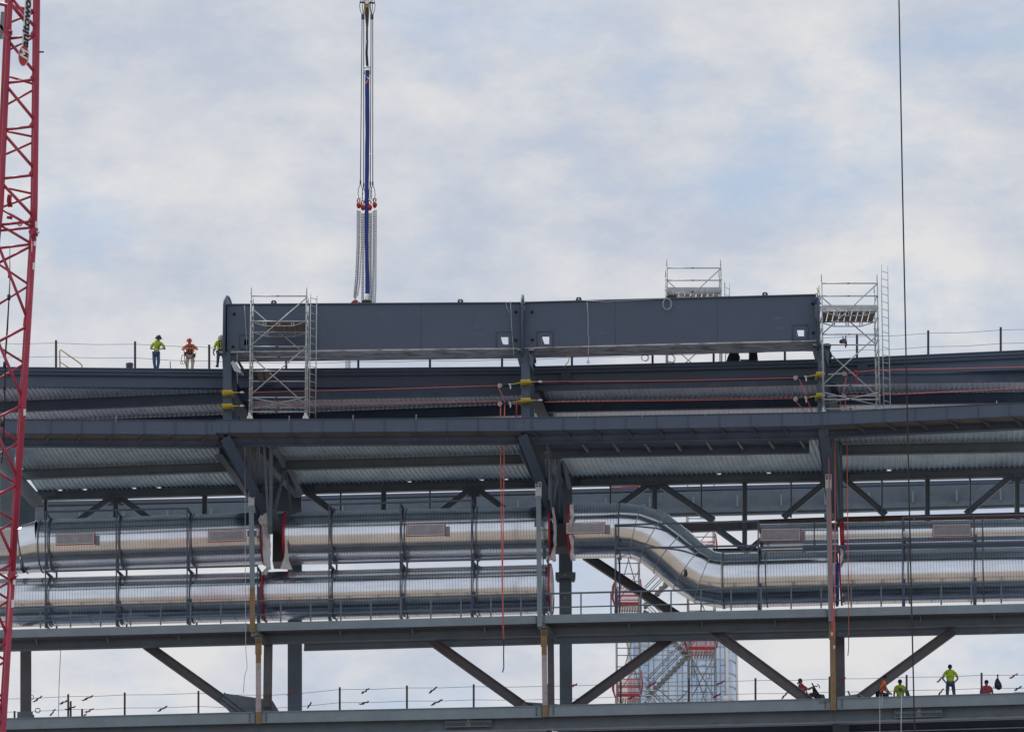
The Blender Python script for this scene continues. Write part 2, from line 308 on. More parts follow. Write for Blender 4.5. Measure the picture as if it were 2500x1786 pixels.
# ---------------- middle floor edge (the long dark fascia in front)
ZM = P(1275, 1020, 206).z
mid_pts = [((-70, 1023.5), (528, 1027)), ((528, 1025.3), (1265, 1020.2)), ((1265, 1020.2), (1990, 1007)), ((1990, 1007), (2580, 979))]
mid_lab = ['dark blue-grey fascia channel of the middle floor, left end behind the red crane boom',
           'dark fascia channel carrying the left scaffold tower', 'dark fascia channel right of the centre column, below two red ropes',
           'dark fascia channel at right end, crossed by the black crane cable']
for i, (pa, pb) in enumerate(mid_pts):
    z = ZM + (0.0 if i else -0.03)
    a, b = PZ(*pa, z), PZ(*pb, z); n = hperp(a, b); L = (b - a).length
    t = thing('fascia_channel', mid_lab[i], 'steel beam', (a + b)/2, 'fascia channels of the middle floor')
    h = 0.56 if i else 0.6
    m = MB(); m.extr([(0, 0), (0.22, 0), (0.22, -0.03), (0.02, -0.03), (0.02, -h + 0.03), (0.22, -h + 0.03), (0.22, -h), (0, -h)], a, b, n, (0, 0, 1))
    m.bar(a + Vector((0, 0, 0.012)) - n*0.02, b + Vector((0, 0, 0.012)) - n*0.02, 0.05, 0.024, n, (0, 0, 1))
    sp = 77 * PX * 0.985; k = 0; off = [0.55, 0.42, 0.45, 0.2][i]
    d = (b - a).normalized(); xs = []
    s = off * sp
    while s < L - 0.2: xs.append(s); s += sp
    ms_ = MB()
    for s in xs: ms_.extr([(-0.035, -0.03), (-.002, -0.03), (-.002, -h + 0.01), (-0.035, -h + 0.01)], a + d*(s - 0.022), a + d*(s + 0.022), n, (0, 0, 1))
    for e in ((L - 0.45, L - 0.2) if i < 3 else ()) + ((0.25, 0.55) if i else ()):  # bolt rows at the splices
        for q in range(5): m.tube([a + d*e - n*0.03 + Vector((0, 0, -0.12 - q*0.08)), a + d*e + Vector((0, 0, -0.12 - q*0.08))], 0.018, 6)
    build('channel', m, 'dark', t); build('stiffener_set', ms_, 'purlin', t)
    m = MB(); zb = Vector((0, 0, -h))
    m.extr([(0.23, 0), (0.98, 0), (0.98, -0.02), (0.23, -0.02)], a + zb - d*0.05 + Vector((0, 0, i*0.003)), b + zb + d*0.1 + Vector((0, 0, i*0.003)), n, (0, 0, 1))
    M['soffit'] = M.get('soffit') or mat('brown_soffit_plate', (0.12, 0.10, 0.09), 0.6, 0, 0.25, 1.0, (0.05, 0.05, 0.07), 0.7, (0.5, 3, 1))
    build('soffit_plate', m, 'soffit' if i != 2 else 'purlin', t)
    sk = [-0.32, -0.05, 0.28, 0.42][i]
    for s in xs:
        if s < 0.5 or s > L - 0.4: continue
        c = a + d*s + zb + Vector((0, 0, -0.03)); q = c + n*0.95 + d*sk
        m = MB(); m.prism([c + n*0.05, q, q + Vector((0, 0, -0.22)), c + n*0.3 + d*sk*0.3 + Vector((0, 0, -0.05))], d*0.035)
        build('bracket', m, 'brown', t)
    # spandrel beam behind the soffit
    m = MB(); o_ = n*1.0 + zb + Vector((0, 0, 0.25))
    m.ibeam(a + o_ - d*0.15 + Vector((0, 0, i*0.003)), b + o_ + d*0.15 + Vector((0, 0, i*0.003)), 0.25 + 0.33, 0.3, 0.035, 0.03, n, True, (0, 0, 1))
    build('spandrel_beam', m, 'purlin', None, 'near-black beam under the back of the middle fascia, ' + BAY[i], 'steel beam', 'spandrel beams of the middle floor')
    if i == 2:                                    # deeper pair of beams in the third bay
        m = MB(); o2 = n*1.35 + zb + Vector((0, 0, -0.31)); aa, bb = a + d*1.3, b - d*0.3
        m.extr([(0, 0), (0.85, 0), (0.85, -0.02), (0, -0.02)], aa + o2, bb + o2, n, (0, 0, 1))
        t2 = thing('soffit_tray', 'black soffit tray with light brackets right of the centre column', 'steel soffit', (aa + bb)/2 + o2)
        build('tray', m, 'purlin', t2)
        m = MB(); m.ibeam(aa + o2 + n*0.86, bb + o2 + n*0.86, 0.36, 0.25, 0.03, 0.03, n, True, (0, 0, 1)); build('back_beam', m, 'purlin', t2)
        for s in xs[1:]:
            c = a + d*(s + 0.7) + o2 + Vector((0, 0, -0.022))
            if s + 0.7 > L - 0.5: continue
            m = MB(); m.prism([c, c + n*0.8 + d*0.22, c + n*0.8 + d*0.22 + Vector((0, 0, -0.2))], d*0.10); build('bracket', m, 'scafdark', t2)
        m = MB(); o3 = n*2.35 + zb + Vector((0, 0, -0.36)); m.ibeam(aa + o3 + d*2.1, bb + o3, 0.23, 0.3, 0.03, 0.03, n, True, (0, 0, 1))
        build('floor_beam', m, 'greendark', None, 'grey-green beam just behind the black soffit tray, right of the centre column', 'steel beam')
    if i < 1:
        m = MB(); m.bar(a + zb + n*1.32 + Vector((0, 0, -0.1)), b + zb + n*1.32 + Vector((0, 0, -0.16)), 0.06, 0.06, n, (0, 0, 1))
        build('pipe_rail', m, 'greendark', None, 'thin pale rail under the spandrel beam in the left bay', 'rail')

# ---------------- roof edge
ZR = P(1283, 895, 210.6).z
roof_pts = [((-70, 895), (556, 901)), ((556, 901), (1283, 895)), ((1283, 895), (2006, 877)), ((2006, 877), (2580, 851))]
roof_lab = ['dark roof edge beam in the left bay, under the two standing workers', 'dark roof edge beam below the left box girder',
            'dark roof edge beam below the right box girder', 'dark roof edge beam at right, rising past the right scaffold tower']
roof_ab = []
for i, (pa, pb) in enumerate(roof_pts):
    a, b = PZ(*pa, ZR), PZ(*pb, ZR); n = hperp(a, b); d = (b - a).normalized(); roof_ab.append((a, b, n, d))
    t = thing('roof_edge_beam', roof_lab[i], 'steel beam', (a + b)/2, 'roof edge beams')
    m = MB(); h1 = 0.27
    m.extr([(0, 0), (0.5, 0), (0.5, -h1), (0.10, -h1), (0.10, -h1 + 0.1), (0.0, -h1 + 0.1)], a, b, n, (0, 0, 1))
    m.bar(a - n*0.03 + Vector((0, 0, -0.02)), b - n*0.03 + Vector((0, 0, -0.02)), 0.07, 0.04, n, (0, 0, 1))
    build('edge_angle', m, 'dark', t)
    m = MB(); m.ibeam(a + n*0.12 + Vector((0, 0, -h1)) - d*0.04, b + n*0.12 + Vector((0, 0, -h1 - 0.002)) + d*0.04, 0.56, 0.35, 0.035, 0.03, n, True, (0, 0, 1))
    build('beam', m, 'dark', t)
    # bolted connection plates at the column ends
    for e in ([1.6] if i in (1, 2, 3) else []):
        c = a + d*e - n*0.0 + Vector((0, 0, -h1 - 0.05))
        m = MB(); m.prism([c, c + d*0.42, c + d*0.42 + Vector((0, 0, -0.42)), c + Vector((0, 0, -0.42))], n*0.1)
        for r_ in range(4):
            for q in range(3): p_ = c + d*(0.08 + q*0.13) + Vector((0, 0, -0.06 - r_*0.1)); m.tube([p_ - n*0.03, p_], 0.028, 6)
        build('splice_plate', m, 'purlin', t)
    m = MB(); m.extr([(0, 0), (9.0, 0), (9.0, -0.12), (0, -0.12)], a + n*0.5 + Vector((0, 0, -0.005 - i*.003)) - d*0.6, b + n*0.5 + Vector((0, 0, -0.005 - i*.003)) + d*0.6, n, (0, 0, 1))
    build('roof_slab', m, 'deckr', None, 'thin roof slab seen only from its edge, ' + BAY[i], 'roof slab', 'roof slabs')

def deck_patch(name, z, fl, fr, rl, rr, pitch, m_, label, group, hgt=0.06, cuts=1, closure=True):
    A, B, C, D = PZ(*fl, z), PZ(*fr, z), PZ(*rl, z), PZ(*rr, z)
    n = int(((B - A).length + (D - C).length)/2/pitch); mb = MB(); vs = []; fs = []
    prof = [(0, 0), (0.20, 0), (0.34, 1), (0.86, 1), (1.0, 0)]
    ts = []
    for k in range(n):
        for (u, h) in prof[:-1]: ts.append(((k + u)/n, h))
    ts.append((1.0, 0)); jm = 3
    for j in range(jm + 1):
        v = j/jm
        for (u, h) in ts:
            p = lerp(lerp(A, B, u), lerp(C, D, u), v); vs.append(p + Vector((0, 0, hgt*h - 0.0)))
    k = len(ts)
    for j in range(jm):
        for i in range(k - 1): fs.append([j*k + i, j*k + i + 1, (j+1)*k + i + 1, (j+1)*k + i])
    o = len(vs)                                       # flat topping so the deck has thickness
    for p in (A, B, D, C): vs.append(p + Vector((0, 0, hgt + 0.05)))
    for p in (A, B, D, C): vs.append(p + Vector((0, 0, hgt + 0.16)))
    fs += [[o+4, o+5, o+6, o+7], [o, o+1, o+2, o+3], [o, o+1, o+5, o+4], [o+1, o+2, o+6, o+5], [o+2, o+3, o+7, o+6], [o+3, o, o+4, o+7]]
    mb.add(vs, fs); ob = build(name, mb, m_, None, label, 'metal deck', group)
    rr = random.Random(int(fl[0] + z)); cl = MB(); q = 0
    while q < n:                                     # closure strip at the far end, with a few flutes left open
        q2 = min(n, q + rr.choice([4, 9, 14, 22, 30])); p0, p1 = lerp(C, D, q/n), lerp(C, D, (q2 - 0.0)/n); nn = hperp(A, B)*0.02
        cl.prism([p0 - nn, p1 - nn, p1 - nn + Vector((0, 0, hgt + 0.15)), p0 - nn + Vector((0, 0, hgt + 0.15))], nn*2.5); q = q2 + 1
    build('closure_strip', cl, 'purlin', ob)
    return ob

def pix_beam(name, pa, pb, z, h, w_, m_, label, cat='steel beam', group=None, kind='I', parent=None, tf=0.035):
    a, b = PZ(*pa, z), PZ(*pb, z); m = MB()
    if kind == 'I': m.ibeam(a, b, h, w_, tf, 0.03, hperp(a, b), True, (0, 0, 1))
    else: m.extr([(0, 0), (w_, 0), (w_, -h), (0, -h)], a, b, hperp(a, b), (0, 0, 1))
    return build(name, m, m_, parent, label, cat, group)

# ceiling of the roof level: deck and purlins per bay
zr = P(1275, 943, 210.8).z
GR = 'ribbed roof decks'; GP = 'purlins under the roof deck'
deck_patch('roof_deck', zr, (-60, 949), (560, 950), (0, 1060), (610, 1040), 0.222, 'deckr', 'lilac-grey ribbed roof deck in the left bay, cut by the red crane boom', GR)
deck_patch('roof_deck', zr, (560, 950), (1288, 948), (620, 1060), (1335, 1040), 0.222, 'deckr', 'ribbed roof deck behind the left scaffold tower, left of the centre column', GR)
deck_patch('roof_deck', zr, (1296, 948), (2012, 931), (1335, 1050), (2035, 1035), 0.222, 'deckr', 'ribbed roof deck right of the centre column, above two red ropes', GR)
deck_patch('roof_deck', zr, (2018, 931), (2580, 909), (2030, 1035), (2590, 1025), 0.235, 'deckr', 'ribbed roof deck in the right bay with upright looking ribs', GR)
PURL = [  # (lower boundary of deck strip = purlin top) left, right ; height m
 ((-60, 982), (548, 956.5), 0.50, 'upper purlin in the left bay, crossing behind the crane boom'),
 ((-60, 1034), (548, 1011.5), 0.50, 'lower purlin in the left bay, just above the fascia'),
 ((575, 952), (1288, 938), 0.46, 'topmost purlin left of the centre column'),
 ((575, 1012), (1288, 985.5), 0.50, 'lower purlin left of the centre column'),
 ((1305, 981), (2010, 967.5), 0.47, 'lower purlin right of the centre column'),
 ((1305, 936), (2010, 920), 0.30, 'topmost purlin right of the centre column'),
 ((2025, 960.5), (2580, 955.5), 0.50, 'lower purlin in the right bay'),
 ((2025, 912), (2580, 908), 0.40, 'topmost purlin in the right bay')]
for (pa, pb, h, lab) in PURL: pix_beam('purlin', pa, pb, zr - 0.002, h, 0.22, 'purlin', 'near-black ' + lab, group=GP)

# ceiling of the middle level
zm = ZM - 0.50
GM = 'galvanised ribbed decks of the middle floor'
deck_patch('floor_deck', zm, (15, 1082), (522, 1082), (92, 1199), (600, 1186.5), 0.222, 'deckm', 'galvanised ribbed floor deck in the left bay above the big duct', GM)
deck_patch('floor_deck', zm, (640, 1078), (1262, 1074), (735, 1184), (1312, 1170), 0.222, 'deckm', 'galvanised ribbed floor deck left of the centre column', GM)
deck_patch('floor_deck', zm, (1345, 1085), (2000, 1074), (1386, 1166), (2028, 1153), 0.222, 'deckm', 'galvanised ribbed floor deck right of the centre column', GM)
deck_patch('floor_deck', zm, (2036, 1045), (2580, 1016), (2046, 1152), (2580, 1138.5), 0.235, 'deckm', 'galvanised ribbed floor deck in the right bay behind the black cable', GM)
GB = 'intermediate beams of the middle floor'
pix_beam('floor_beam', (40, 1145.5), (600, 1125.5), zm - 0.003, 0.44, 0.26, 'greendark', 'dark green-grey beam crossing the ribbed deck in the left bay', group=GB)
pix_beam('floor_beam', (697, 1123), (1300, 1107), zm - 0.003, 0.44, 0.26, 'greendark', 'dark green-grey beam crossing the ribbed deck left of the centre column', group=GB)
pix_beam('floor_beam', (2042, 1085), (2580, 1075.5), zm - 0.003, 0.46, 0.26, 'greendark', 'dark green-grey beam crossing the ribbed deck in the right bay', group=GB)

# ---------------- rear longitudinal truss under the middle floor
def pp(px, py, Y): return P(px, py, Y)
chord = [((84, 1199), (640, 1184)), ((733, 1183), (1340, 1168)), ((1388, 1165), (2030, 1152)), ((2048, 1152), (2580, 1138.5))]
TR = []
for i, (pa, pb) in enumerate(chord):
    a, b = PZ(*pa, zm - 0.005), PZ(*pb, zm - 0.005); n = hperp(a, b)
    t = thing('truss', ['truss behind the upper duct in the left bay, with an inverted V brace', 'truss behind the upper duct left of the centre column',
         'truss right of the centre column above the bending duct', 'truss in the right bay with a rusty bottom chord'][i], 'truss', (a + b)/2, 'trusses behind the ducts')
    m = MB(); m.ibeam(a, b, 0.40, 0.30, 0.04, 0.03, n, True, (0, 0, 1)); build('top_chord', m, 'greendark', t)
    def tY(px, a=a, b=b):
        d = ray(px, 1200); # depth on the truss plane for a picture column
        ax, ay = a.x, a.y; bx, by = b.x, b.y; k = (by - ay)/(bx - ax); r_ = d.x/d.y
        return (ay - k*ax)/(1 - k*r_) + 0.15
    TR.append((t, tY))
    def mem(p, q, wpx, nm, mm='greendark', t=t, tY=tY, dd=0.26):
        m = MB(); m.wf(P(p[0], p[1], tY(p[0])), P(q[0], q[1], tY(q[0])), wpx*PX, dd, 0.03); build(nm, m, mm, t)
    if i == 0:
        mem((283, 1215), (283, 1330), 13, 'web_post'); mem((500, 1208), (500, 1330), 13, 'web_post'); mem((112, 1218), (112, 1330), 9, 'web_post')
        mem((274, 1213), (150, 1300), 15, 'diagonal'); mem((292, 1213), (440, 1320), 15, 'diagonal')
        m = MB(); m.ibeam(P(84, 1318, tY(84)), P(640, 1305, tY(640)), 0.4, 0.3, 0.04, 0.03, n, True, (0, 0, 1)); build('bottom_chord', m, 'greendark', t)
    nx = [283, 1157, 1598, 2482][i]; ny = [1213, 1195, 1180, 1159][i]; Yn = tY(nx) - .02; m = MB()
    m.prism([P(nx + u_, ny + v_, Yn) for u_, v_ in [(-26, -4), (26, -4), (24, 5), (10, 16), (-10, 16), (-24, 5)]], (0, .04, 0))
    for u_, v_ in [(-18, 0), (-12, 0), (12, 0), (18, 0), (-16, 4), (16, 4), (-3, 4), (3, 4), (-3, 10), (3, 10)]: m.lathe([(0.001, -.03), (.03, -.03), (.035, 0)], P(nx + u_, ny + v_, Yn), (0, 1, 0), 6, False)
    build('gusset', m, 'greendark', t)
    e0 = [110, 770, 1420, 2078][i]; ey = [1208, 1193, 1178, 1165][i]; m = MB(); Yq = tY(e0) - .17; m.prism([P(e0 - 4, ey - 9, Yq), P(e0 + 28, ey - 10, Yq), P(e0 + 28, ey + 5, Yq), P(e0 - 4, ey + 6, Yq)], (0, .03, 0))
    for r_ in range(2):
        for q in range(5): m.lathe([(0.001, -.03), (.03, -.03), (.035, 0)], P(e0 + q*6, ey + r_*8 - 6, tY(e0) - .17), (0, 1, 0), 6, False)
    build('splice_plate', m, 'greendark', t)
    if i == 1:
        mem((1157, 1196), (1157, 1310), 13, 'web_post'); mem((937, 1200), (937, 1310), 13, 'web_post'); mem((832, 1200), (832, 1310), 4, 'web_post')
        mem((735, 1190), (880, 1300), 16, 'diagonal'); mem((1148, 1194), (1010, 1300), 15, 'diagonal'); mem((1166, 1194), (1310, 1300), 15, 'diagonal')
        m = MB(); m.ibeam(P(733, 1300, tY(733)), P(1340, 1287, tY(1340)), 0.4, 0.3, 0.04, 0.03, n, True, (0, 0, 1)); build('bottom_chord', m, 'greendark', t)
        for x in (1050,): mem((x, 1198), (x, 1310), 4, 'web_post')
    if i == 2:
        mem((1598, 1180), (1598, 1275), 13, 'web_post'); mem((1818, 1176), (1818, 1335), 12, 'web_post')
        mem((1585, 1181), (1440, 1285), 15, 'diagonal'); mem((1610, 1181), (1742, 1270), 16, 'diagonal'); mem((2022, 1172), (1912, 1263), 15, 'diagonal')
        mem((1752, 1292), (1822, 1342), 14, 'diagonal'); mem((1890, 1290), (1828, 1342), 12, 'diagonal')
        m = MB(); a2, b2 = P(1660, 1275, tY(1660)), P(2030, 1261, tY(2030)); m.ibeam(a2, b2, 0.42, 0.3, 0.04, 0.03, n, True, (0, 0, 1)); build('bottom_chord', m, 'brown', t)
        m = MB(); a2, b2 = P(1740, 1338, tY(1740)), P(1960, 1334, tY(1960)); m.ibeam(a2, b2, 0.16, 0.3, 0.03, 0.03, n, True, (0, 0, 1)); build('lower_rail', m, 'greendark', t)
        mem((1490, 1184), (1490, 1285), 4, 'web_post'); mem((1712, 1180), (1712, 1262), 4, 'web_post'); mem((1931, 1174), (1931, 1262), 4, 'web_post')
    if i == 3:
        mem((2264, 1162), (2264, 1258), 12, 'web_post'); mem((2483, 1158), (2483, 1252), 12, 'web_post')
        mem((2060, 1168), (2162, 1256), 15, 'diagonal'); mem((2470, 1160), (2358, 1254), 15, 'diagonal'); mem((2492, 1158), (2600, 1245), 15, 'diagonal')
        m = MB(); a2, b2 = P(2040, 1261, tY(2040)), P(2590, 1247, tY(2590)); m.ibeam(a2, b2, 0.42, 0.3, 0.04, 0.03, n, True, (0, 0, 1)); build('bottom_chord', m, 'rust', t)
        mem((2153, 1170), (2153, 1255), 4, 'web_post'); mem((2368, 1166), (2368, 1254), 4, 'web_post')
        m = MB(); c = P(2230, 1268, tY(2230) - 0.2); m.box((c.x, c.y - 0.01, c.z), (c.x + 0.06, c.y + 0.01, c.z + 0.06)); build('tag_plate', m, 'yellow', t)

# ---------------- far roof edge beyond, seen through the truss as thin bright slits
yF = 240.0
def farline(pts, h, m_, label, w_=0.5, nm='far_beam', dY=0.0):
    m = MB(); ps = [P(x, y, yF + dY - 5.2*(x - 1250)/2500) for (x, y) in pts]
    for a, b in zip(ps, ps[1:]): m.extr([(0, 0), (w_, 0), (w_, -h), (0, -h)], a, b, hperp(a, b), (0, 0, 1))
    return build(nm, m, m_, None, label, 'steel beam', 'far edge beams seen between truss members')
farline([(60, 1224), (640, 1212.5), (1280, 1196), (2000, 1179.5), (2580, 1166.5)], 0.20, 'dark', 'dark violet-grey far rail, between the two thin strips of bright sky')
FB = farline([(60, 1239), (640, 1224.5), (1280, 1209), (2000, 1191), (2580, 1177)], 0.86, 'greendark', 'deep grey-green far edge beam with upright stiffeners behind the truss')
farline([(1480, 1243), (2000, 1231), (2580, 1215)], 0.22, 'greendark', 'dark lower flange line of the far edge beam in the right half', 0.5, 'far_flange', -0.3)
farline([(1500, 1257), (2000, 1245.5), (2580, 1228)], 0.10, 'greendark', 'thin far rail just above the rusty bottom chord', 0.3, 'far_rail')
for k in range(24):
    x = 88 + k*107; y = 1252 - (x - 60)*0.0245; c = P(x, y, yF - 0.35 - 5.2*(x - 1250)/2500); m = MB(); m.bar(c, c + Vector((0, 0, -0.58)), 0.3, 0.075); build('stiffener', m, 'green', FB)

# ================================================================== DUCTS
def Yd(px): return 213.8 - 4.8*px/2500
def axis_obj(name, parent, a, b, mb, m, **k):
    """mesh built along local X from a to b"""
    d = (b - a); q = d.to_track_quat('X', 'Z')
    me = bpy.data.meshes.new(name); me.from_pydata(mb.v, [], mb.f); me.polygons.foreach_set('use_smooth', mb.sm)
    me.materials.append(M[m] if isinstance(m, str) else m)
    o = bpy.data.objects.new(name, me); COL.objects.link(o); o.rotation_mode = 'QUATERNION'; o.rotation_quaternion = q
    o.parent = parent; o.location = a - WL[parent]; WL[o] = a
    return tag(o, **k)
def duct_run(t, a, b, r, fl=(), r2=None, name='duct_section', m='duct'):
    L = (b - a).length; mb = MB(); r2 = r if r2 is None else r2
    mb.lathe([(r, 0), (r2, L)], (0, 0, 0), (1, 0, 0), 96)
    mb.lathe([(r, 0), (r - 0.02, 0)], (0, 0, 0), (1, 0, 0), 96, False); mb.lathe([(r2, L), (r2 - 0.02, L)], (0, 0, 0), (1, 0, 0), 96, False)
    mb.lathe([(r - 0.02, 0), (r2 - 0.02, L)], (0, 0, 0), (1, 0, 0), 96)
    axis_obj(name, t, a, b, mb, m)
    for s in fl:
        mb = MB(); rr = r + 0.012
        mb.lathe([(rr - 0.02, -0.05), (rr + 0.022, -0.04), (rr + 0.022, -0.015), (rr, 0.0), (rr + 0.015, 0.01), (rr - 0.02, 0.02)], (s, 0, 0), (1, 0, 0), 96, False)
        axis_obj('flange', t, a, b, mb, 'scafdark')
def on_axis(a, b, px):                                # distance along a-b where the picture column is px
    k = (px - CX)/F/ (ray(px, 1300).y); # x/y ratio
    t = (a.y*k - a.x)/((b.x - a.x) - (b.y - a.y)*k); return t*(b - a).length
rU, rL = 66.8*PX*0.99, 62.0*PX*0.99
def dp(px, py, dY=0.0): return P(px, py, Yd(px) + dY)
DU = thing('air_duct', 'upper spiral duct in the left bay with a tapered reducer at its left end', 'duct', dp(370, 1390), 'large galvanised ducts')
a, b = dp(100, 1332.5), dp(645, 1313.5)
duct_run(DU, a, b, rU, [on_axis(a, b, x) for x in (134, 305, 478)] + [0.1])
r_s = 60*PX
duct_run(DU, dp(57, 1341), a, r_s, [0.02], rU, 'reducer', 'ductplain')
duct_run(DU, dp(-60, 1345), dp(57, 1341), r_s, [], None, 'duct_section')
DU2 = thing('air_duct', 'upper spiral duct left of the centre column, between two taped open ends', 'duct', dp(1020, 1372), 'large galvanised ducts')
a2, b2 = dp(700, 1314), dp(1346, 1299.5)
duct_run(DU2, a2, b2, rU, [on_axis(a2, b2, x) for x in (820, 996, 1170)])
DL = thing('air_duct', 'lower spiral duct in the left bay, behind the catwalk rail', 'duct', dp(270, 1527), 'large galvanised ducts')
a3, b3 = dp(-60, 1473), dp(648, 1455.5)
duct_run(DL, a3, b3, rL, [on_axis(a3, b3, x) for x in (130, 303, 476)])
DL2 = thing('air_duct', 'lower spiral duct left of the centre column, behind the catwalk rail', 'duct', dp(1000, 1505), 'large galvanised ducts')
a4, b4 = dp(652, 1455.2), dp(1345, 1437)
duct_run(DL2, a4, b4, rL, [on_axis(a4, b4, x) for x in (822, 998, 1172)])
# bending duct
DS = thing('air_duct', 'big duct that bends down in an S right of the centre column', 'duct', dp(1620, 1400), 'large galvanised ducts')
rS = 68.5*PX*0.99
a5, b5 = dp(1391, 1296.5), dp(1518, 1294)
duct_run(DS, a5, b5, rS, [on_axis(a5, b5, 1516)])
path = [(1518, 1294), (1556, 1297), (1598, 1314), (1640, 1347), (1686, 1387), (1722, 1409), (1765, 1416.5)]
pts = [dp(*p) for p in path]
for i in range(len(pts) - 1):
    p, q = pts[i], pts[i+1]; d = (q - p).normalized()
    n0 = ((p - pts[i-1]).normalized() + d).normalized() if i else (b5 - a5).normalized()
    n1 = ((pts[i+2] - q).normalized() + d).normalized() if i < len(pts) - 2 else (dp(2046, 1409.5) - q).normalized()
    x = Vector((0, 1, 0)); x = (x - d*x.dot(d)).normalized(); y = d.cross(x); mb = MB(); vs = []; k = 72; J = 5
    for j in range(J):
        for c in range(k):
            an = 2*math.pi*c/k; o_ = (x*math.cos(an) + y*math.sin(an))*rS
            s0 = p + o_ - d*(o_.dot(n0)/d.dot(n0)); s1 = q + o_ - d*(o_.dot(n1)/d.dot(n1)); vs.append(lerp(s0, s1, j/(J-1)))
    mb.add(vs, [[j*k + c, j*k + (c+1) % k, (j+1)*k + (c+1) % k, (j+1)*k + c] for j in range(J-1) for c in range(k)], True)
    build('elbow_gore', mb, 'ductplain', DS)
    mb = MB(); ring = [v + (v - q).normalized()*0.012 for v in vs[-k:]]; mb.tube(ring, 0.02, 6, closed=True)
    build('seam', mb, 'scaf', DS)
a6, b6 = dp(1765, 1416.5), dp(2046, 1409.5)
duct_run(DS, a6, b6, rS, [on_axis(a6, b6, x) for x in (1768, 1872)])
m = MB(); c = dp(1674, 1397, -rS*0.99); m.lathe([(0.001, -0.02), (0.09, -0.02), (0.10, 0.05), (0.001, 0.05)], c, (0.1, 1, 0.1), 12)
m = MB(); cc = dp(1673, 1397, 0); c = P(1673, 1397, cc.y - rS - 0.01)
m.prism([c + Vector((0.06*math.cos(t_), 0, 0.17*math.sin(t_))) for t_ in [k*math.pi/8 for k in range(16)]], (0, 0.12, 0)); build('test_port', m, 'black', DS)
DR = thing('air_duct', 'big lower spiral duct in the right bay, crossed by the black cable', 'duct', dp(2280, 1470), 'large galvanised ducts')
a7, b7 = dp(2053, 1409), dp(2590, 1398)
duct_run(DR, a7, b7, 67.5*PX*0.99, [on_axis(a7, b7, x) for x in (2218, 2399)])
DT = thing('air_duct', 'slim upper duct at right, just above the big lower duct', 'duct', dp(2100, 1340, 0.6), 'slim ducts')
a8, b8 = dp(1856, 1310, 1.0), dp(2046, 1306, 1.0)
duct_run(DT, a8, b8, 32*PX, [on_axis(a8, b8, 1990)])
DT2 = thing('air_duct', 'slim upper duct in the right bay under the rusty chord', 'duct', dp(2300, 1340, 0.6), 'slim ducts')
a9, b9 = dp(2054, 1306, 1.0), dp(2590, 1295, 1.0)
duct_run(DT2, a9, b9, 32*PX, [on_axis(a9, b9, x) for x in (2223, 2400)])

# access panels wrapped in grey film with red tape edges, bent round the duct
def panel(t, a, b, r, x0, x1, y0, y1, dark=True, side=1, tape=True):
    """x range / y range in picture px of the panel on the duct a-b"""
    s0, s1 = on_axis(a, b, x0), on_axis(a, b, x1); L = (b - a).length
    def ang(py, s):
        c = a + (b - a)*(s/L); cy = CY - F*math.tan(math.atan2(c.z - CAM.z, c.y) - TH)
        h = (cy - py)*PX; e = math.asin(max(-1, min(1, h/r))); return e - TH + R(0)   # view from below
    def arc(sa, sb, ya, yb, rr, th, nm, m_, parent=t):
        mb = MB(); k = 8; vs = []
        e0, e1 = ang(ya, (sa+sb)/2), ang(yb, (sa+sb)/2)
        for rad in (rr, rr + th):
            for s in (sa, sb):
                for j in range(k + 1):
                    e = lerp(e0, e1, j/k); vs.append(Vector((s, -rad*math.cos(e), rad*math.sin(e))))
        q = k + 1; fs = []
        for j in range(k):
            fs += [[j, j+1, q+j+1, q+j], [2*q+j, 3*q+j, 3*q+j+1, 2*q+j+1], [j, 2*q+j, 2*q+j+1, j+1], [q+j, q+j+1, 3*q+j+1, 3*q+j]]
        fs += [[0, q, 3*q, 2*q], [k, 2*q+k, 3*q+k, q+k]]
        mb.add(vs, fs); return axis_obj(nm, parent, a, b, mb, m_)
    fr = arc(s0, s1, y0, y1, r - 0.02, 0.10, 'access_panel', 'redtape' if tape else 'black')
    sm = 0.035
    pl = arc(s0 + sm, s1 - sm, y0 + 1.6, y1 - 2.2, r + 0.075, 0.03, 'film_cover', 'white')
    pl = arc(s0 + sm + 0.025, s1 - sm - 0.025, y0 + 3.2, y1 - 4, r + 0.10, 0.012, 'film_cover', 'greyfilm')
    if dark: arc(s1 + 0.01, s1 + 0.2, y0 + 5, y1 + 1, r - 0.02, 0.05, 'hinge_plate', 'green')
panel(DU, a, b, rU, 150, 245, 1299, 1327); panel(DU, a, b, rU, 519, 611, 1292, 1319, False)
panel(DU2, a2, b2, rU, 1000, 1095, 1277, 1306); panel(DS, a5, b5, rS, 1388, 1484, 1273, 1300)
panel(DT, a8, b8, 32*PX, 1859, 1956, 1290, 1318); panel(DT2, a9, b9, 32*PX, 2277, 2372, 1280, 1307, False)
m = MB(); c0 = P(0, 1290, Yd(0) - 1.25)
for k in range(14): m.box((c0.x - 0.35 + k*0.065, c0.y - 0.02, c0.z - 0.95), (c0.x - 0.35 + k*0.065 + 0.03, c0.y + 0.03, c0.z))
m.box((c0.x - 0.4, c0.y + 0.03, c0.z - 1.0), (c0.x + 0.55, c0.y + 0.08, c0.z + 0.05)); build('louvre_grille', m, 'white', DU)

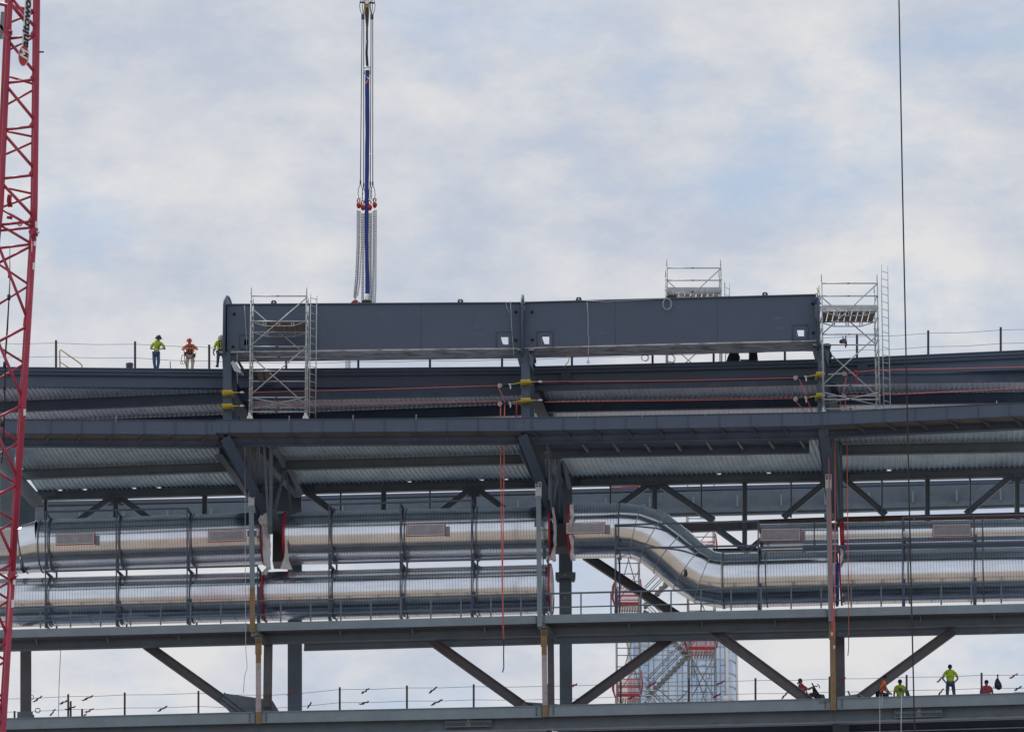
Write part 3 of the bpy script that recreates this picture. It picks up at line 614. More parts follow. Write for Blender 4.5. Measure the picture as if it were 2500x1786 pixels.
# open ends: tape ring, film and torn film tails
def end_ring(t, c, r, ax=Vector((1, 0.1, 0)), disc='plastic', wdt=0.09, crumple=0.06, name='tape_ring'):
    ax = ax.normalized(); m = MB(); m.lathe([(r - 0.01, -wdt), (r + 0.035, -wdt*0.9), (r + 0.035, wdt*0.9), (r - 0.01, wdt)], c, ax, 48); build(name, m, 'redtape', t)
    if disc:
        m = MB(); n = 40; x = Vector((0, 0, 1)); y = ax.cross(x); vs = [c + ax*0.03]; rings = 6
        for i in range(1, rings + 1):
            for k in range(n):
                an = 2*math.pi*k/n; q = noise.noise(Vector((i*0.6, math.cos(an)*2, math.sin(an)*2)))*crumple*2
                vs.append(c + ax*(0.02 + q*(1 - (i/rings)**3)) + (x*math.cos(an) + y*math.sin(an))*(r*0.99*i/rings))
        fs = [[0, 1 + k, 1 + (k+1) % n] for k in range(n)]
        for i in range(rings - 1):
            for k in range(n): fs.append([1 + i*n + k, 1 + i*n + (k+1) % n, 1 + (i+1)*n + (k+1) % n, 1 + (i+1)*n + k])
        m.add(vs, fs, True); build('film_cover', m, disc, t)
def rag(pts_l, pts_r, label, Y, nm='torn_plastic_sheet', m_='plastic', group='torn plastic film pieces', amp=0.10, nx=5, parent=None):
    """crumpled sheet between two picture polylines"""
    m = MB(); k = len(pts_l); vs = []; sub = 4; rows = []
    for i in range(k - 1):
        for j in range(sub): rows.append((lerp(Vector(pts_l[i]), Vector(pts_l[i+1]), j/sub), lerp(Vector(pts_r[i]), Vector(pts_r[i+1]), j/sub)))
    rows.append((Vector(pts_l[-1]), Vector(pts_r[-1])))
    for si in (0, 1):
        for ri, (l, r_) in enumerate(rows):
            for j in range(nx + 1):
                p = lerp(l, r_, j/nx); jit = noise.noise(Vector((p.x*0.13, p.y*0.09, 3.3)))*2.4 if j in (0, nx) else 0
                dz = noise.noise(Vector((p.x*0.22, p.y*0.06, 1.7)))*amp*2
                vs.append(P(p.x + jit, p.y, Y + dz + si*0.012))
    q = nx + 1; n = len(rows); fs = []
    for si in (0, 1):
        o = si*n*q
        for i in range(n - 1):
            for j in range(nx): fs.append([o + i*q + j, o + i*q + j+1, o + (i+1)*q + j+1, o + (i+1)*q + j])
    o = n*q
    for i in range(n - 1):
        fs.append([i*q, (i+1)*q, o + (i+1)*q, o + i*q]); fs.append([i*q + nx, (i+1)*q + nx, o + (i+1)*q + nx, o + i*q + nx])
    m.add(vs, fs, True)
    return build(nm, m, m_, parent, label, 'plastic sheet' if label else None, group if label else None)
AX = (b - a).normalized()
end_ring(DU, b, rU, AX, 'plastic', 0.035); end_ring(DU2, a2 + AX*0.02, rU, -AX, None, 0.07); end_ring(DU2, b2, rU, AX, 'ductplain', 0.045); end_ring(DS, a5 + AX*0.05, rS, -AX, None, 0.06)
end_ring(DL, b3, rL, AX, None, 0.05); end_ring(DL2, b4, rL, AX, 'plastic', 0.05); end_ring(DR, a7, 67.5*PX, -AX, None, 0.04); end_ring(DT2, a9 + AX*0.05, 32*PX, -AX, None, 0.1)
rag([(640, 1249), (629, 1268), (633, 1277), (640, 1282), (641, 1330), (643, 1372), (650, 1385)], [(650, 1247), (656, 1262), (659, 1278), (660, 1290), (661, 1330), (660, 1372), (662, 1390)], 'torn white film flap around the taped right end of the upper left duct', Yd(640) - 1.36)
rag([(649, 1386), (641, 1395), (638, 1402), (642, 1403)], [(660, 1384), (655, 1395), (652, 1400), (656, 1402)], 'small torn white film tuft between the upper and lower duct at the left column', Yd(640) - 1.3)
rag([(699, 1318), (697, 1332), (694, 1360), (684, 1388)], [(702, 1318), (702, 1332), (704, 1362), (713, 1390)], 'long torn white film tail hanging below the left end of the second upper duct', Yd(700) - 1.36)
rag([(1390, 1232), (1393, 1260), (1392, 1285)], [(1400, 1230), (1402, 1258), (1396, 1285)], 'narrow white film strip beside red tape, left end of the bending duct', Yd(1391) - 1.42)
rag([(1390, 1305), (1394, 1330), (1392, 1350), (1394, 1368)], [(1399, 1305), (1401, 1330), (1401, 1350), (1405, 1368)], 'crumpled white film below the panel at the left end of the bending duct', Yd(1391) - 1.42)
rag([(1346, 1232), (1350, 1270), (1352, 1330), (1343, 1360), (1352, 1372)], [(1352, 1234), (1358, 1270), (1359, 1330), (1356, 1350), (1358, 1368)], 'white film edge around the taped duct end left of the centre column', Yd(1346) - 1.0)
rag([(2052, 1338), (2052, 1350), (2051, 1365), (2050, 1375)], [(2055, 1338), (2060, 1350), (2057, 1365), (2052, 1376)], 'white plastic tuft between the slim duct and the big duct at right column', Yd(2050) - 1.4)
rag([(2040, 1375), (2038, 1420), (2041, 1460), (2042, 1480)], [(2048, 1372), (2048, 1420), (2048, 1460), (2047, 1480)], 'blue plastic sheet hanging in the duct gap at the right column', Yd(2045) - 1.35, 'blue_plastic_sheet', 'blue', None)

# support frames for the ducts
def dframe(x, ytop, ymid, ybot, label, plate=(1350, 1385), xo=0):
    t = thing('duct_support_frame', label, 'support frame', P(x, ybot, Yd(x) - 1.4), 'dark duct support frames')
    Y = Yd(x) - 1.42
    m = MB(); m.bar(P(x, ytop, Y), P(x, ybot, Y), 0.06, 0.055); build('front_post', m, 'dark', t)
    m = MB(); m.bar(P(x + 3, plate[0], Y + 0.06), P(x + 3, plate[1] + 4, Y + 0.06), 0.04, 0.15); build('stiffener_plate', m, 'dark', t)
    m = MB(); m.bar(P(x + 3, ybot - 62, Y + 0.06), P(x + 3, ybot, Y + 0.06), 0.04, 0.11); build('stiffener_plate', m, 'dark', t)
    for y in (ytop, ymid, ybot - 8):
        if y is None: continue
        m = MB(); c = P(x, y, Y); m.bar(c, c + Vector((0.25, 2.75, 0)), 0.08, 0.08, (1, 0, 0)); build('cross_bar', m, 'dark', t)
    m = MB(); c = P(x, ytop, Y) + Vector((0.25, 2.75, 0)); e = P(x, ybot, Y) + Vector((0.25, 2.75, 0)); m.bar(c, e, 0.08, 0.08); build('back_post', m, 'dark', t)
    m = MB(); c0_ = P(x, ymid or 1340, Y); m.tube([c0_ + Vector((0.05, 0.4, 0)), c0_ + Vector((0.3, 2.3, 0.05))], 0.05, 6); build('saddle_bar', m, 'dark', t)
fr = [(111, 1249, 1393, 1532, 'first'), (284, 1244, 1389, 1528, 'second'), (457, 1240, 1384, 1523, 'third'), (803, 1231, 1374, 1514, 'fourth'), (977, 1226, 1369, 1509, 'fifth'), (1151, 1221, 1364, 1505, 'sixth')]
for x, y0, y1, y2, o_ in fr: dframe(x, y0, y1, y2, 'dark steel support frame around both ducts, %s from the left' % o_)
dframe(629, 1385, None, 1520, 'dark lower support frame by the left hanger post', (1430, 1460))
dframe(1326, 1340, None, 1503, 'dark support frame by the centre hanger post', (1330, 1360))
dframe(1502, 1281, 1338, 1498, 'tall dark support frame left of the duct bend', (1315, 1340))
dframe(1851, 1272, 1331, 1488, 'dark support frame where the slim duct starts', (1430, 1450))
dframe(2204, 1262, 1320, 1479, 'dark support frame in the right bay, nearest the black cable', (1311, 1318))
dframe(2378, 1259, 1317, 1475, 'dark support frame in the right bay, right of the black cable', (1305, 1312))
def frail(p0, p1, label, dY=-1.42, wd=0.075, grp='thin rails joining the duct support frames'):
    m = MB(); m.bar(P(p0[0], p0[1], Yd(p0[0]) + dY), P(p1[0], p1[1], Yd(p1[0]) + dY), wd, wd); build('frame_rail', m, 'dark', None, label, 'rail', grp)
frail((111, 1249), (457, 1240), 'dark rail above the upper duct, left bay'); frail((111, 1394), (630, 1380), 'dark rail between the upper and lower duct, left bay')
frail((803, 1231), (1151, 1221), 'dark rail above the upper duct, left of the centre column'); frail((803, 1374), (1320, 1361), 'dark rail between upper and lower duct, left of the centre column')
frail((1502, 1281), (1851, 1271), 'dark rail crossing the bend of the big duct, upper one'); frail((1502, 1338), (1851, 1331), 'dark rail crossing the bend of the big duct, lower one')
frail((2204, 1262), (2580, 1254), 'pale dark rail above the slim duct at far right'); frail((1851, 1337), (2580, 1320), 'dark rail between the slim duct and the big duct')
frail((1960, 1344), (2590, 1331), 'thick dark filler bar added directly below the slim duct at right', 0.9, 0.26)  # dark filler added to close the bright gap between the ducts

# ================================================================== PIPE DECK (catwalk level)
dYP = -2.35
def fp(px, py, d=0): return P(px, py, Yd(px) + dYP + d)
PB = [((-60, 1538), (604, 1520.5), 'grey-green deck beam under the ducts in the left bay'), ((627, 1519.5), (1308, 1501), 'grey-green deck beam under the ducts left of the centre column'),
      ((1331, 1500), (2017, 1484.5), 'grey-green deck beam under the duct bend'), ((2042, 1483), (2590, 1470.5), 'grey-green deck beam in the right bay under the big duct')]
for i, (pa, pb, lab) in enumerate(PB):
    A, B = fp(*pa), fp(*pb); n = hperp(A, B); d = (B - A).normalized()
    t = thing('catwalk_beam', lab, 'steel beam', (A + B)/2, 'catwalk edge beams')
    m = MB(); h = 0.37; zz = Vector((0, 0, 0)); m.extr([(.05, -.01), (.09, -.01), (.09, -h), (.05, -h)], A - d*.25, B + d*.2, n, (0, 0, 1)); m.extr([(0, 0), (0.9, 0), (0.9, -0.04), (0.03, -0.04), (0.03, -h), (0, -h)], A, B, n, (0, 0, 1)); build('edge_plate', m, 'green', t)
    m = MB(); m.extr([(0.035, -h + 0.03), (0.80, -h + 0.03), (0.80, -h), (0.035, -h)], A - d*.25, B + d*.15, n, (0, 0, 1)); build('underside_plate', m, 'brown', t)
    m = MB(); zz = Vector((0, 0, -h + 0.02)); m.ibeam(A + n*0.85 + zz - d*.28, B + n*0.85 + zz + d*.28 + Vector((0, 0, .002)), 0.40, 0.32, 0.035, 0.03, n, True, (0, 0, 1)); build('girder', m, 'greendark', t)
    if i in (1, 2, 3):
        m = MB(); m.ibeam(A + n*2.6 + d*(1.7 if i == 1 else -.1) + zz + Vector((0, 0, -.001*i)), B + n*2.6 + zz + d*.3, 0.37, 0.3, 0.035, 0.03, n, True, (0, 0, 1)); build('rear_girder', m, 'greendark', t)
    L = (B - A).length; s = 2.6 if i == 0 else 3.6
    while s < L - 1:
        c = A + d*s + n*0.82 + Vector((0, 0, -h - 0.0)); m = MB(); m.prism([c, c + n*-0.35, c + Vector((0, 0, -0.20)) + n*0.0], d*0.05); build('bracket', m, 'green', t); s += 3.2
    # grating between the edge and the rear
m = MB(); A, B = fp(-60, 1538, 0.95), fp(2590, 1470.5, 0.95); n = hperp(A, B)
x = 0.0; L = (B - A).length; d = (B - A).normalized()
while x < L: m.bar(A + d*x + Vector((0, 0, -0.03)), A + d*x + n*4.3 + Vector((0, 0, -0.03)), 0.03, 0.05, d); x += 1.63
build('joist_row', m, 'greendark', None, 'thin cross joists under the ducts, all along the catwalk', 'joists', kind='stuff')

t = thing('catwalk_railing', 'long dark railing with two rails along the catwalk in front of the lower ducts', 'railing', fp(1250, 1500))
def ry(px): return 1533.5 - (px - 50)*0.0257
k = 0
for k in range(-1, 34):
    x = 99 + k*73.3
    if x > 2570: break
    m = MB(); m.bar(fp(x, ry(x), 0.05), fp(x, ry(x) - 52, 0.05), 0.06, 0.065); build('post', m, 'greendark', t)
for q, w_ in ((52, 0.055), (18, 0.04)):
    m = MB(); m.tube([fp(x, ry(x) - q, 0.05) for x in (-50, 600, 1250, 1900, 2590)], w_/1.3, 6); build('rail', m, 'greendark', t)

# hanger posts in front of the catwalk
def hanger(xt, yt, xb, yb, label, rust=None):
    t = thing('hanger_post', label, 'steel post', P(xb, yb, Yd(xb) + dYP - 0.12), 'hanger posts of the catwalk')
    Y = Yd(xb) + dYP - 0.12
    m = MB(); m.bar(P(xt, yt + 34, Y), P(xb, rust or yb, Y), 0.1, 0.22); build('post', m, 'green', t)
    m = MB(); m.bar(P(xt, yt, Y - 0.02), P(xt, yt + 38, Y - 0.02), 0.05, 0.27)
    build('splice_plate', m, 'scaf', t)
    m = MB()
    for dx in (-3.4, 3.4):
        for dy in (4, 10): m.tube([P(xt + dx, yt + dy, Y - 0.07), P(xt + dx, yt + dy, Y - 0.02)], 0.045, 8)
    build('bolt_set', m, 'black', t)
    if rust: m = MB(); m.bar(P(lerp(xt, xb, .8), rust, Y - 0.01), P(xb, yb, Y - 0.01), 0.1, 0.23); build('post', m, 'timber', t, 'brown lower length of the post')
    yy = yt + 95
    m = MB(); m.bar(P(xt + 1.5, yy, Y + 0.01), P(xt + 1.5, yy + 14, Y + 0.01), 0.05, 0.42)
    for dx in (-9.3, 9.3):
        for q in range(3): m.tube([P(xt + 1.5 + dx, yy + 3 + q*4, Y - 0.04), P(xt + 1.5 + dx, yy + 3 + q*4, Y + 0.01)], 0.03, 6)
    build('bolted_plate', m, 'greendark', t)
hanger(613.5, 1199.5, 616.5, 1542, 'grey-green hanger post with a bolted plate, brown at its lower end, left', 1434)
hanger(1314.5, 1176, 1318, 1529, 'grey-green hanger post by the centre column', None)
hanger(2022.5, 1157.5, 2029, 1516, 'grey-green hanger post at the right column beside hanging red ropes', None)
def joggle(x0, y0, x1, y1, label):
    m = MB(); c, e = fp(x0, y0, -0.05), fp(x1, y1, 1.0); m.bar(c, e, 0.3, 0.25, (1, 0, 0)); build('offset_bracket', m, 'scafdark', None, label, 'steel bracket', 'brackets under the catwalk beam')
joggle(620, 1544, 652, 1568, 'skewed grey bracket under the catwalk at the left hanger post'); joggle(1322, 1527, 1352, 1552, 'skewed grey bracket under the catwalk at the centre post')

# ================================================================== LOWER LEVEL
dYL = -2.2
def lp(px, py, d=0): return P(px, py, Yd(px) + dYL + d)
LB = [((-60, 1754), (622, 1736.5), 'grey-green floor edge beam at bottom left'), ((638, 1736), (1322, 1722), 'grey-green floor edge beam at bottom, left of the centre column'),
      ((1339, 1720.5), (2027, 1703.5), 'grey-green floor edge beam at bottom, under the stair tower'), ((2043, 1703), (2590, 1687), 'grey-green floor edge beam at bottom right under the workers')]
for i, (pa, pb, lab) in enumerate(LB):
    A, B = lp(*pa), lp(*pb); n = hperp(A, B); d = (B - A).normalized(); h = 0.50 if i else 0.50
    t = thing('floor_edge_beam', lab, 'steel beam', (A + B)/2, 'lower floor edge beams')
    m = MB(); m.extr([(-0.05, 0), (0.9, 0), (0.9, -0.04), (0.03, -0.04), (0.03, -h), (0, -h), (0, -0.03), (-0.05, -0.03)], A, B, n, (0, 0, 1)); build('edge_plate', m, 'green', t)
    for e in (0.22, (B - A).length - 0.22):
        m = MB()
        for q in range(4): c = A + d*e + Vector((0, 0, -0.1 - q*0.1)); m.tube([c - n*0.05, c], 0.03, 6)
        build('bolt_row', m, 'bolt', t)
    m = MB(); zz = Vector((0, 0, -h + 0.06)); m.extr([(.05, -.01), (.09, -.01), (.09, -h), (.05, -h)], A - d*.2, B + d*.2, n, (0, 0, 1)); m.ibeam(A + n*0.28 + zz - d*.2, B + n*0.28 + zz + d*.2 + Vector((0, 0, .002)), 0.55, 0.35, 0.04, 0.03, n, True, (0, 0, 1)); build('girder', m, 'greendark', t)
    m = MB(); m.extr([(0.65, -0.2), (8.0, -0.2), (8.0, -0.32), (0.65, -0.32)], A, B, n, (0, 0, 1)); build('floor_slab', m, 'purlin', t)
    m = MB(); s = 1.0; L = (B - A).length
    for q in range(3): m.ibeam(A + n*(1.8 + q*2.0) + Vector((0, 0, -0.33)), B + n*(1.8 + q*2.0) + Vector((0, 0, -0.33)), 0.45, 0.25, 0.03, 0.03, n, True, (0, 0, 1))
    build('joist_set', m, 'purlin', t)
    if i in (1, 3):
        x0 = 1086 if i == 1 else 2184; y0 = 1750 if i == 1 else 1727
        q0 = lp(x0, y0, 0.2); m = MB(); e = d*2.06; m.prism([q0, q0 + e, q0 + e + Vector((0, 0, -0.44)), q0 + Vector((0, 0, -0.44))], n*0.06)
        build('splice_plate', m, 'greendark', t, 'splice plate with four rows of bolts'); m = MB()
        for r_ in range(4):
            for k in range(20):
                if k in (9, 10): continue
                c = q0 + e*((k + 0.6 + (r_ % 2)*0.3)/20.5) + Vector((0, 0, -0.05 - r_*0.075 - (0.08 if r_ > 1 else 0))); m.lathe([(0.001, -0.035), (0.03, -0.03), (0.036, 0)], c, n, 6, False)
        build('bolt_set', m, 'bolt', t)
        m = MB(); c = q0 + e*0.49 + Vector((0, 0, -0.2)); m.prism([c, c + d*0.06, c + d*0.06 + Vector((0, 0, 0.07)), c + Vector((0, 0, 0.07))], -n*0.02); build('tag_plate', m, 'yellow', t)

# columns and posts of the lower storey
def col(name, pts, wpx, Y, m_, label, cat='steel column', group=None, kind='H', dep=0.35, ext=True):
    a_, b_ = P(pts[0][0], pts[0][1], Y), P(pts[1][0], pts[1][1], Y); m = MB()
    if kind == 'H': m.hcol(a_, b_, wpx*PX, dep)
    else: m.bar(a_, b_, dep, wpx*PX)
    return build(name, m, m_, None, label, cat, group)
col('steel_column', ((63, 1582), (63, 1765)), 26, 215, 'brown', 'dark brown H column at bottom left behind the wire rail', group='lower storey columns')
col('steel_column', ((655, 1568), (653, 1725)), 21, 211.5, 'brown', 'dark brown slim column right behind the left brown post', group='lower storey columns')
col('steel_column', ((720, 1240), (720, 1750)), 35, 215.5, 'greendark', 'wide grey-green column passing behind the ducts, left', kind='B', dep=0.6, group='tall box columns')
T_ = thing('steel_column', 'wide grey-green box column with a bolted collar at the centre duct gap', 'steel column', P(1380, 1725, 214))
m = MB(); m.bar(P(1380, 1355, 214), P(1382, 1740, 214), 0.55, 31*PX); build('shaft', m, 'greendark', T_)
m = MB(); m.bar(P(1356, 1406, 213.65), P(1405, 1406, 213.65), 0.75, 0.22); m.bar(P(1359, 1412, 213.3), P(1366, 1412, 213.3), 0.1, 0.3); m.bar(P(1396, 1412, 213.3), P(1403, 1412, 213.3), 0.1, 0.3); build('collar', m, 'greendark', T_)
for yy in (1403, 1458): m = MB(); c = P(1379, yy, 213.2); m.box((c.x - 0.03, c.y - 0.06, c.z - 0.03), (c.x + 0.03, c.y + 0.02, c.z + 0.03)); build('tag_plate', m, 'yellow', T_)
col('steel_column', ((1344, 1548), (1346, 1722)), 16, 211, 'brown', 'slim dark brown column behind the centre brown post', group='lower storey columns')
col('steel_column', ((2050, 1535), (2052, 1710)), 22, 210.8, 'brown', 'dark H column behind the right brown post, beside the reclining worker', group='lower storey columns')
def lowpost(x0, y0, x1, y1, label, pale=True):
    t = thing('hanger_post', label, 'steel post', lp(x1, y1, -0.15), 'brown posts below the catwalk'); Y = Yd(x1) + dYL - 0.1
    ys = [y0, y0 + 62, y0 + 160, y1 - 28, y1] if pale else [y0, y1 - 34, y1]
    ms = ['timber', 'paleweather', 'paleweather', 'timber'] if pale else ['timber', 'timber']
    for j in range(len(ys) - 1):
        xa, xb = lerp(x0, x1, (ys[j] - y0)/(y1 - y0)), lerp(x0, x1, (ys[j+1] - y0)/(y1 - y0))
        m = MB(); m.bar(P(xa, ys[j], Y), P(xb, ys[j+1], Y), 0.12, (0.23 if j % 2 else 0.235)); build('post', m, ms[j], t, ('pale peeling middle length' if ms[j] != 'timber' else None))
    m = MB(); m.bar(P(x0, y0, Y - 0.02), P(x0, y0 + 40, Y - 0.02), 0.12, 0.28); build('sleeve', m, 'timber', t)
    m = MB()
    for dx in (-3, 3):
        for dy in (4, 10): m.tube([P(x0 + dx, y0 + dy, Y - 0.13), P(x0 + dx, y0 + dy, Y - 0.05)], 0.035, 6)
    build('bolt_set', m, 'bolt', t)
lowpost(631, 1556, 631, 1765, 'brown hanger post with a pale peeling middle at left'); lowpost(1328, 1537, 1331, 1748, 'brown hanger post at the centre column'); lowpost(2032, 1520, 2034.5, 1732, 'brown hanger post at the right column below the red rope ends', False)

def diag(p, q, wpx, Y0, Y1, label, m_='brown', grp='diagonal braces of the lower storey', gusset=None):
    m = MB(); m.wf(P(p[0], p[1], Y0), P(q[0], q[1], Y1), wpx*PX, 0.35, 0.04); return build('diagonal_brace', m, m_, None, label, 'steel brace', grp)
diag((355, 1572), (560, 1718), 23, 212.6, 212.3, 'long dark brace running down right to the bolted gusset at bottom left')
diag((1050, 1560), (1285, 1728), 23, 211.6, 211.4, 'long dark brace running down right to the centre column')
diag((1650, 1548), (1398, 1728), 23, 211.3, 211.4, 'dark brace rising right from the centre column past the stair tower')
diag((1742, 1540), (1990, 1722), 23, 209.4, 208.2, 'dark brace running down to the reclining worker')
diag((2330, 1536), (2099, 1704), 23, 208.6, 207.82, 'dark brace rising right above the seated workers')
diag((1428, 1355), (1665, 1510), 22, 214.8, 214.4, 'dark brace crossing in front of the stair tower above the catwalk')
def gusset(out, Y, label, bolts=()):
    t = thing('gusset_plate', label, 'gusset plate', P(out[0][0], out[0][1], Y)); m = MB(); m.prism([P(x, y, Y) for x, y in out], (0, 0.06, 0)); build('plate', m, 'greendark', t)
    if bolts:
        m = MB()
        for x, y in bolts: m.lathe([(0.001, -0.05), (0.035, -0.04), (0.04, 0.0)], P(x, y, Y), (0, 1, 0), 6, False)
        build('bolt_set', m, 'bolt', t)
bs = [(545 + k*4.6, 1697 + k*3.5) for k in range(13)] + [(540 + k*4.6, 1706 + k*3.5) for k in range(11)] + [(548, 1691)] + [(648 + c*9, 1712 + k*5.5) for c in range(2) for k in range(4)]
gusset([(548, 1691), (625, 1702), (665, 1708), (684, 1740), (566, 1742), (537, 1712)], 212.1, 'big bolted gusset plate at the foot of the left brace', bs)
gusset([(1280, 1712), (1400, 1720), (1400, 1732), (1262, 1732)], 211.2, 'flat gusset plate at the foot of the centre column', [(1284 + k*4, 1714 + k*1.6) for k in range(5)])
gusset([(2000, 1706), (2098, 1692), (2112, 1700), (2118, 1712), (2000, 1714)], 207.7, 'low gusset plate between reclining and seated workers', [(2094 + k*3, 1696 + k*2.2) for k in range(4)])

# ================================================================== UPPER COLUMNS, RAKERS, RADIAL FRAMES
CN = ['left', 'centre', 'right']
colx = [(545, 566), (1272.5, 1294), (1997, 2014)]
for i in range(3):
    x0, x1 = colx[i]; xc = (x0 + x1)/2; yt = [868, 862, 850][i]; yb = [1034, 1028, 1014][i]; Y = [208.65, 208.35, 207.45][i]
    t = thing('steel_column', 'short dark column with yellow straps carrying the girder ends, %s' % CN[i], 'steel column', P(xc, yb, Y), 'columns between the middle fascia and the girders')
    m = MB(); m.bar(P(xc, yt + 30, Y), P(xc, yb, Y), 0.55, (x1 - x0)*PX); build('shaft', m, 'dark', t)
    m = MB(); m.bar(P(xc + 13 - i*2, yt + 30, Y + 0.9), P(xc + 16 - i*2, yb, Y + 0.9), 0.9, 0.30 - i*0.03); build('side_plate', m, 'purlin', t)
    m = MB(); m.bar(P(xc, yt - 4, Y + 0.2), P(xc, yt + 34, Y + 0.2), 0.9, (x1 - x0 - 2)*PX); build('head_block', m, 'purlin', t)
    m = MB()   # ragged splice plates hanging under the girder joint
    for s, dx, dy in ((-1, 0, 0), (1, 0, 0)):
        q = [(xc + s*4, yt - 6), (xc + s*24, yt - 8), (xc + s*20, yt + 12), (xc + s*14, yt + 34), (xc + s*9, yt + 30)]
        if i == 0 and s < 0: continue
        m.prism([P(x, y, Y - 0.15) for x, y in q], (0, 0.05, 0))
    build('joint_plate', m, 'purlin', t)
    if i == 0:
        m = MB(); m.prism([P(x, y, Y - 0.5) for x, y in [(563, 885), (569, 880), (588, 905), (588, 910), (582, 908), (572, 905)]], (0.1, 0.5, 0)); build('bright_flange_plate', m, 'scaf', t, 'shiny bare flange plate hanging at the joint')
        m = MB(); m.prism([P(x, y, Y - 0.45) for x, y in [(572, 871), (580, 878), (594, 900), (590, 903)]], (0.1, 0.5, 0)); m.prism([P(x, y, Y - 0.3) for x, y in [(580, 882), (586, 881), (586, 888), (593, 894), (592, 897), (585, 892)]], (0, 0.3, 0)); build('joint_plate', m, 'black', t)
    else:
        m = MB()
        for q in ([(14, -8), (20, 0), (22, 14), (27, 30), (24, 30), (17, 12)], [(20, 4), (27, 10), (29, 18), (24, 16)]): m.prism([P(xc + a_*0.9, yt + b_, Y - 0.4) for a_, b_ in q], (0, 0.5, 0))
        build('joint_plate', m, 'black', t)
        m = MB(); m.prism([P(xc + 9, yt - 2, Y - 0.42), P(xc + 20, yt + 10, Y - 0.42), P(xc + 17, yt + 40, Y - 0.42), P(xc + 10, yt + 25, Y - 0.42)], (0.05, 0.4, 0)); build('bright_flange_plate', m, 'dark', t)
    for s in (-1, 1):   # bolt tabs under the girder
        m = MB(); c = P(xc + s*14, yt - 8, Y - 0.3); m.box((c.x - 0.12, c.y, c.z - 0.03), (c.x + 0.12, c.y + 0.25, c.z + 0.08)); build('bolt_tab', m, 'scafdark', t)
rk = [((541, 1058), (652, 1262), 25), ((1268, 1051), (1345, 1250), 24), ((2007, 1038), (2036, 1262), 25)]
for i in range(3):
    p, q, wd = rk[i]; Y0, Y1 = [206.8, 206.5, 205.8][i], [211.9, 210.9, 209.6][i]
    m = MB(); a_, b_ = P(p[0], p[1], Y0), P(q[0], q[1], Y1)
    if i < 2: m.hcol(a_, b_, wd*PX, 0.7, 0.04, 0.03)
    else: m.hcol(a_, b_, wd*PX, 0.5, 0.04, 0.03)
    build('raker_beam', m, 'dark', None, 'dark inclined beam sloping inward below the fascia at the %s column' % CN[i], 'steel beam', 'raker beams')
def quad(a, b, c, d, th): return MB().prism([a, b, c, d], th)
rad = [((526, 644), (602, 737), 1083, 1188), ((1264, 1347), (1314, 1388), 1078, 1172), ((2001, 2037), (2029, 2047), 1068, 1154)]
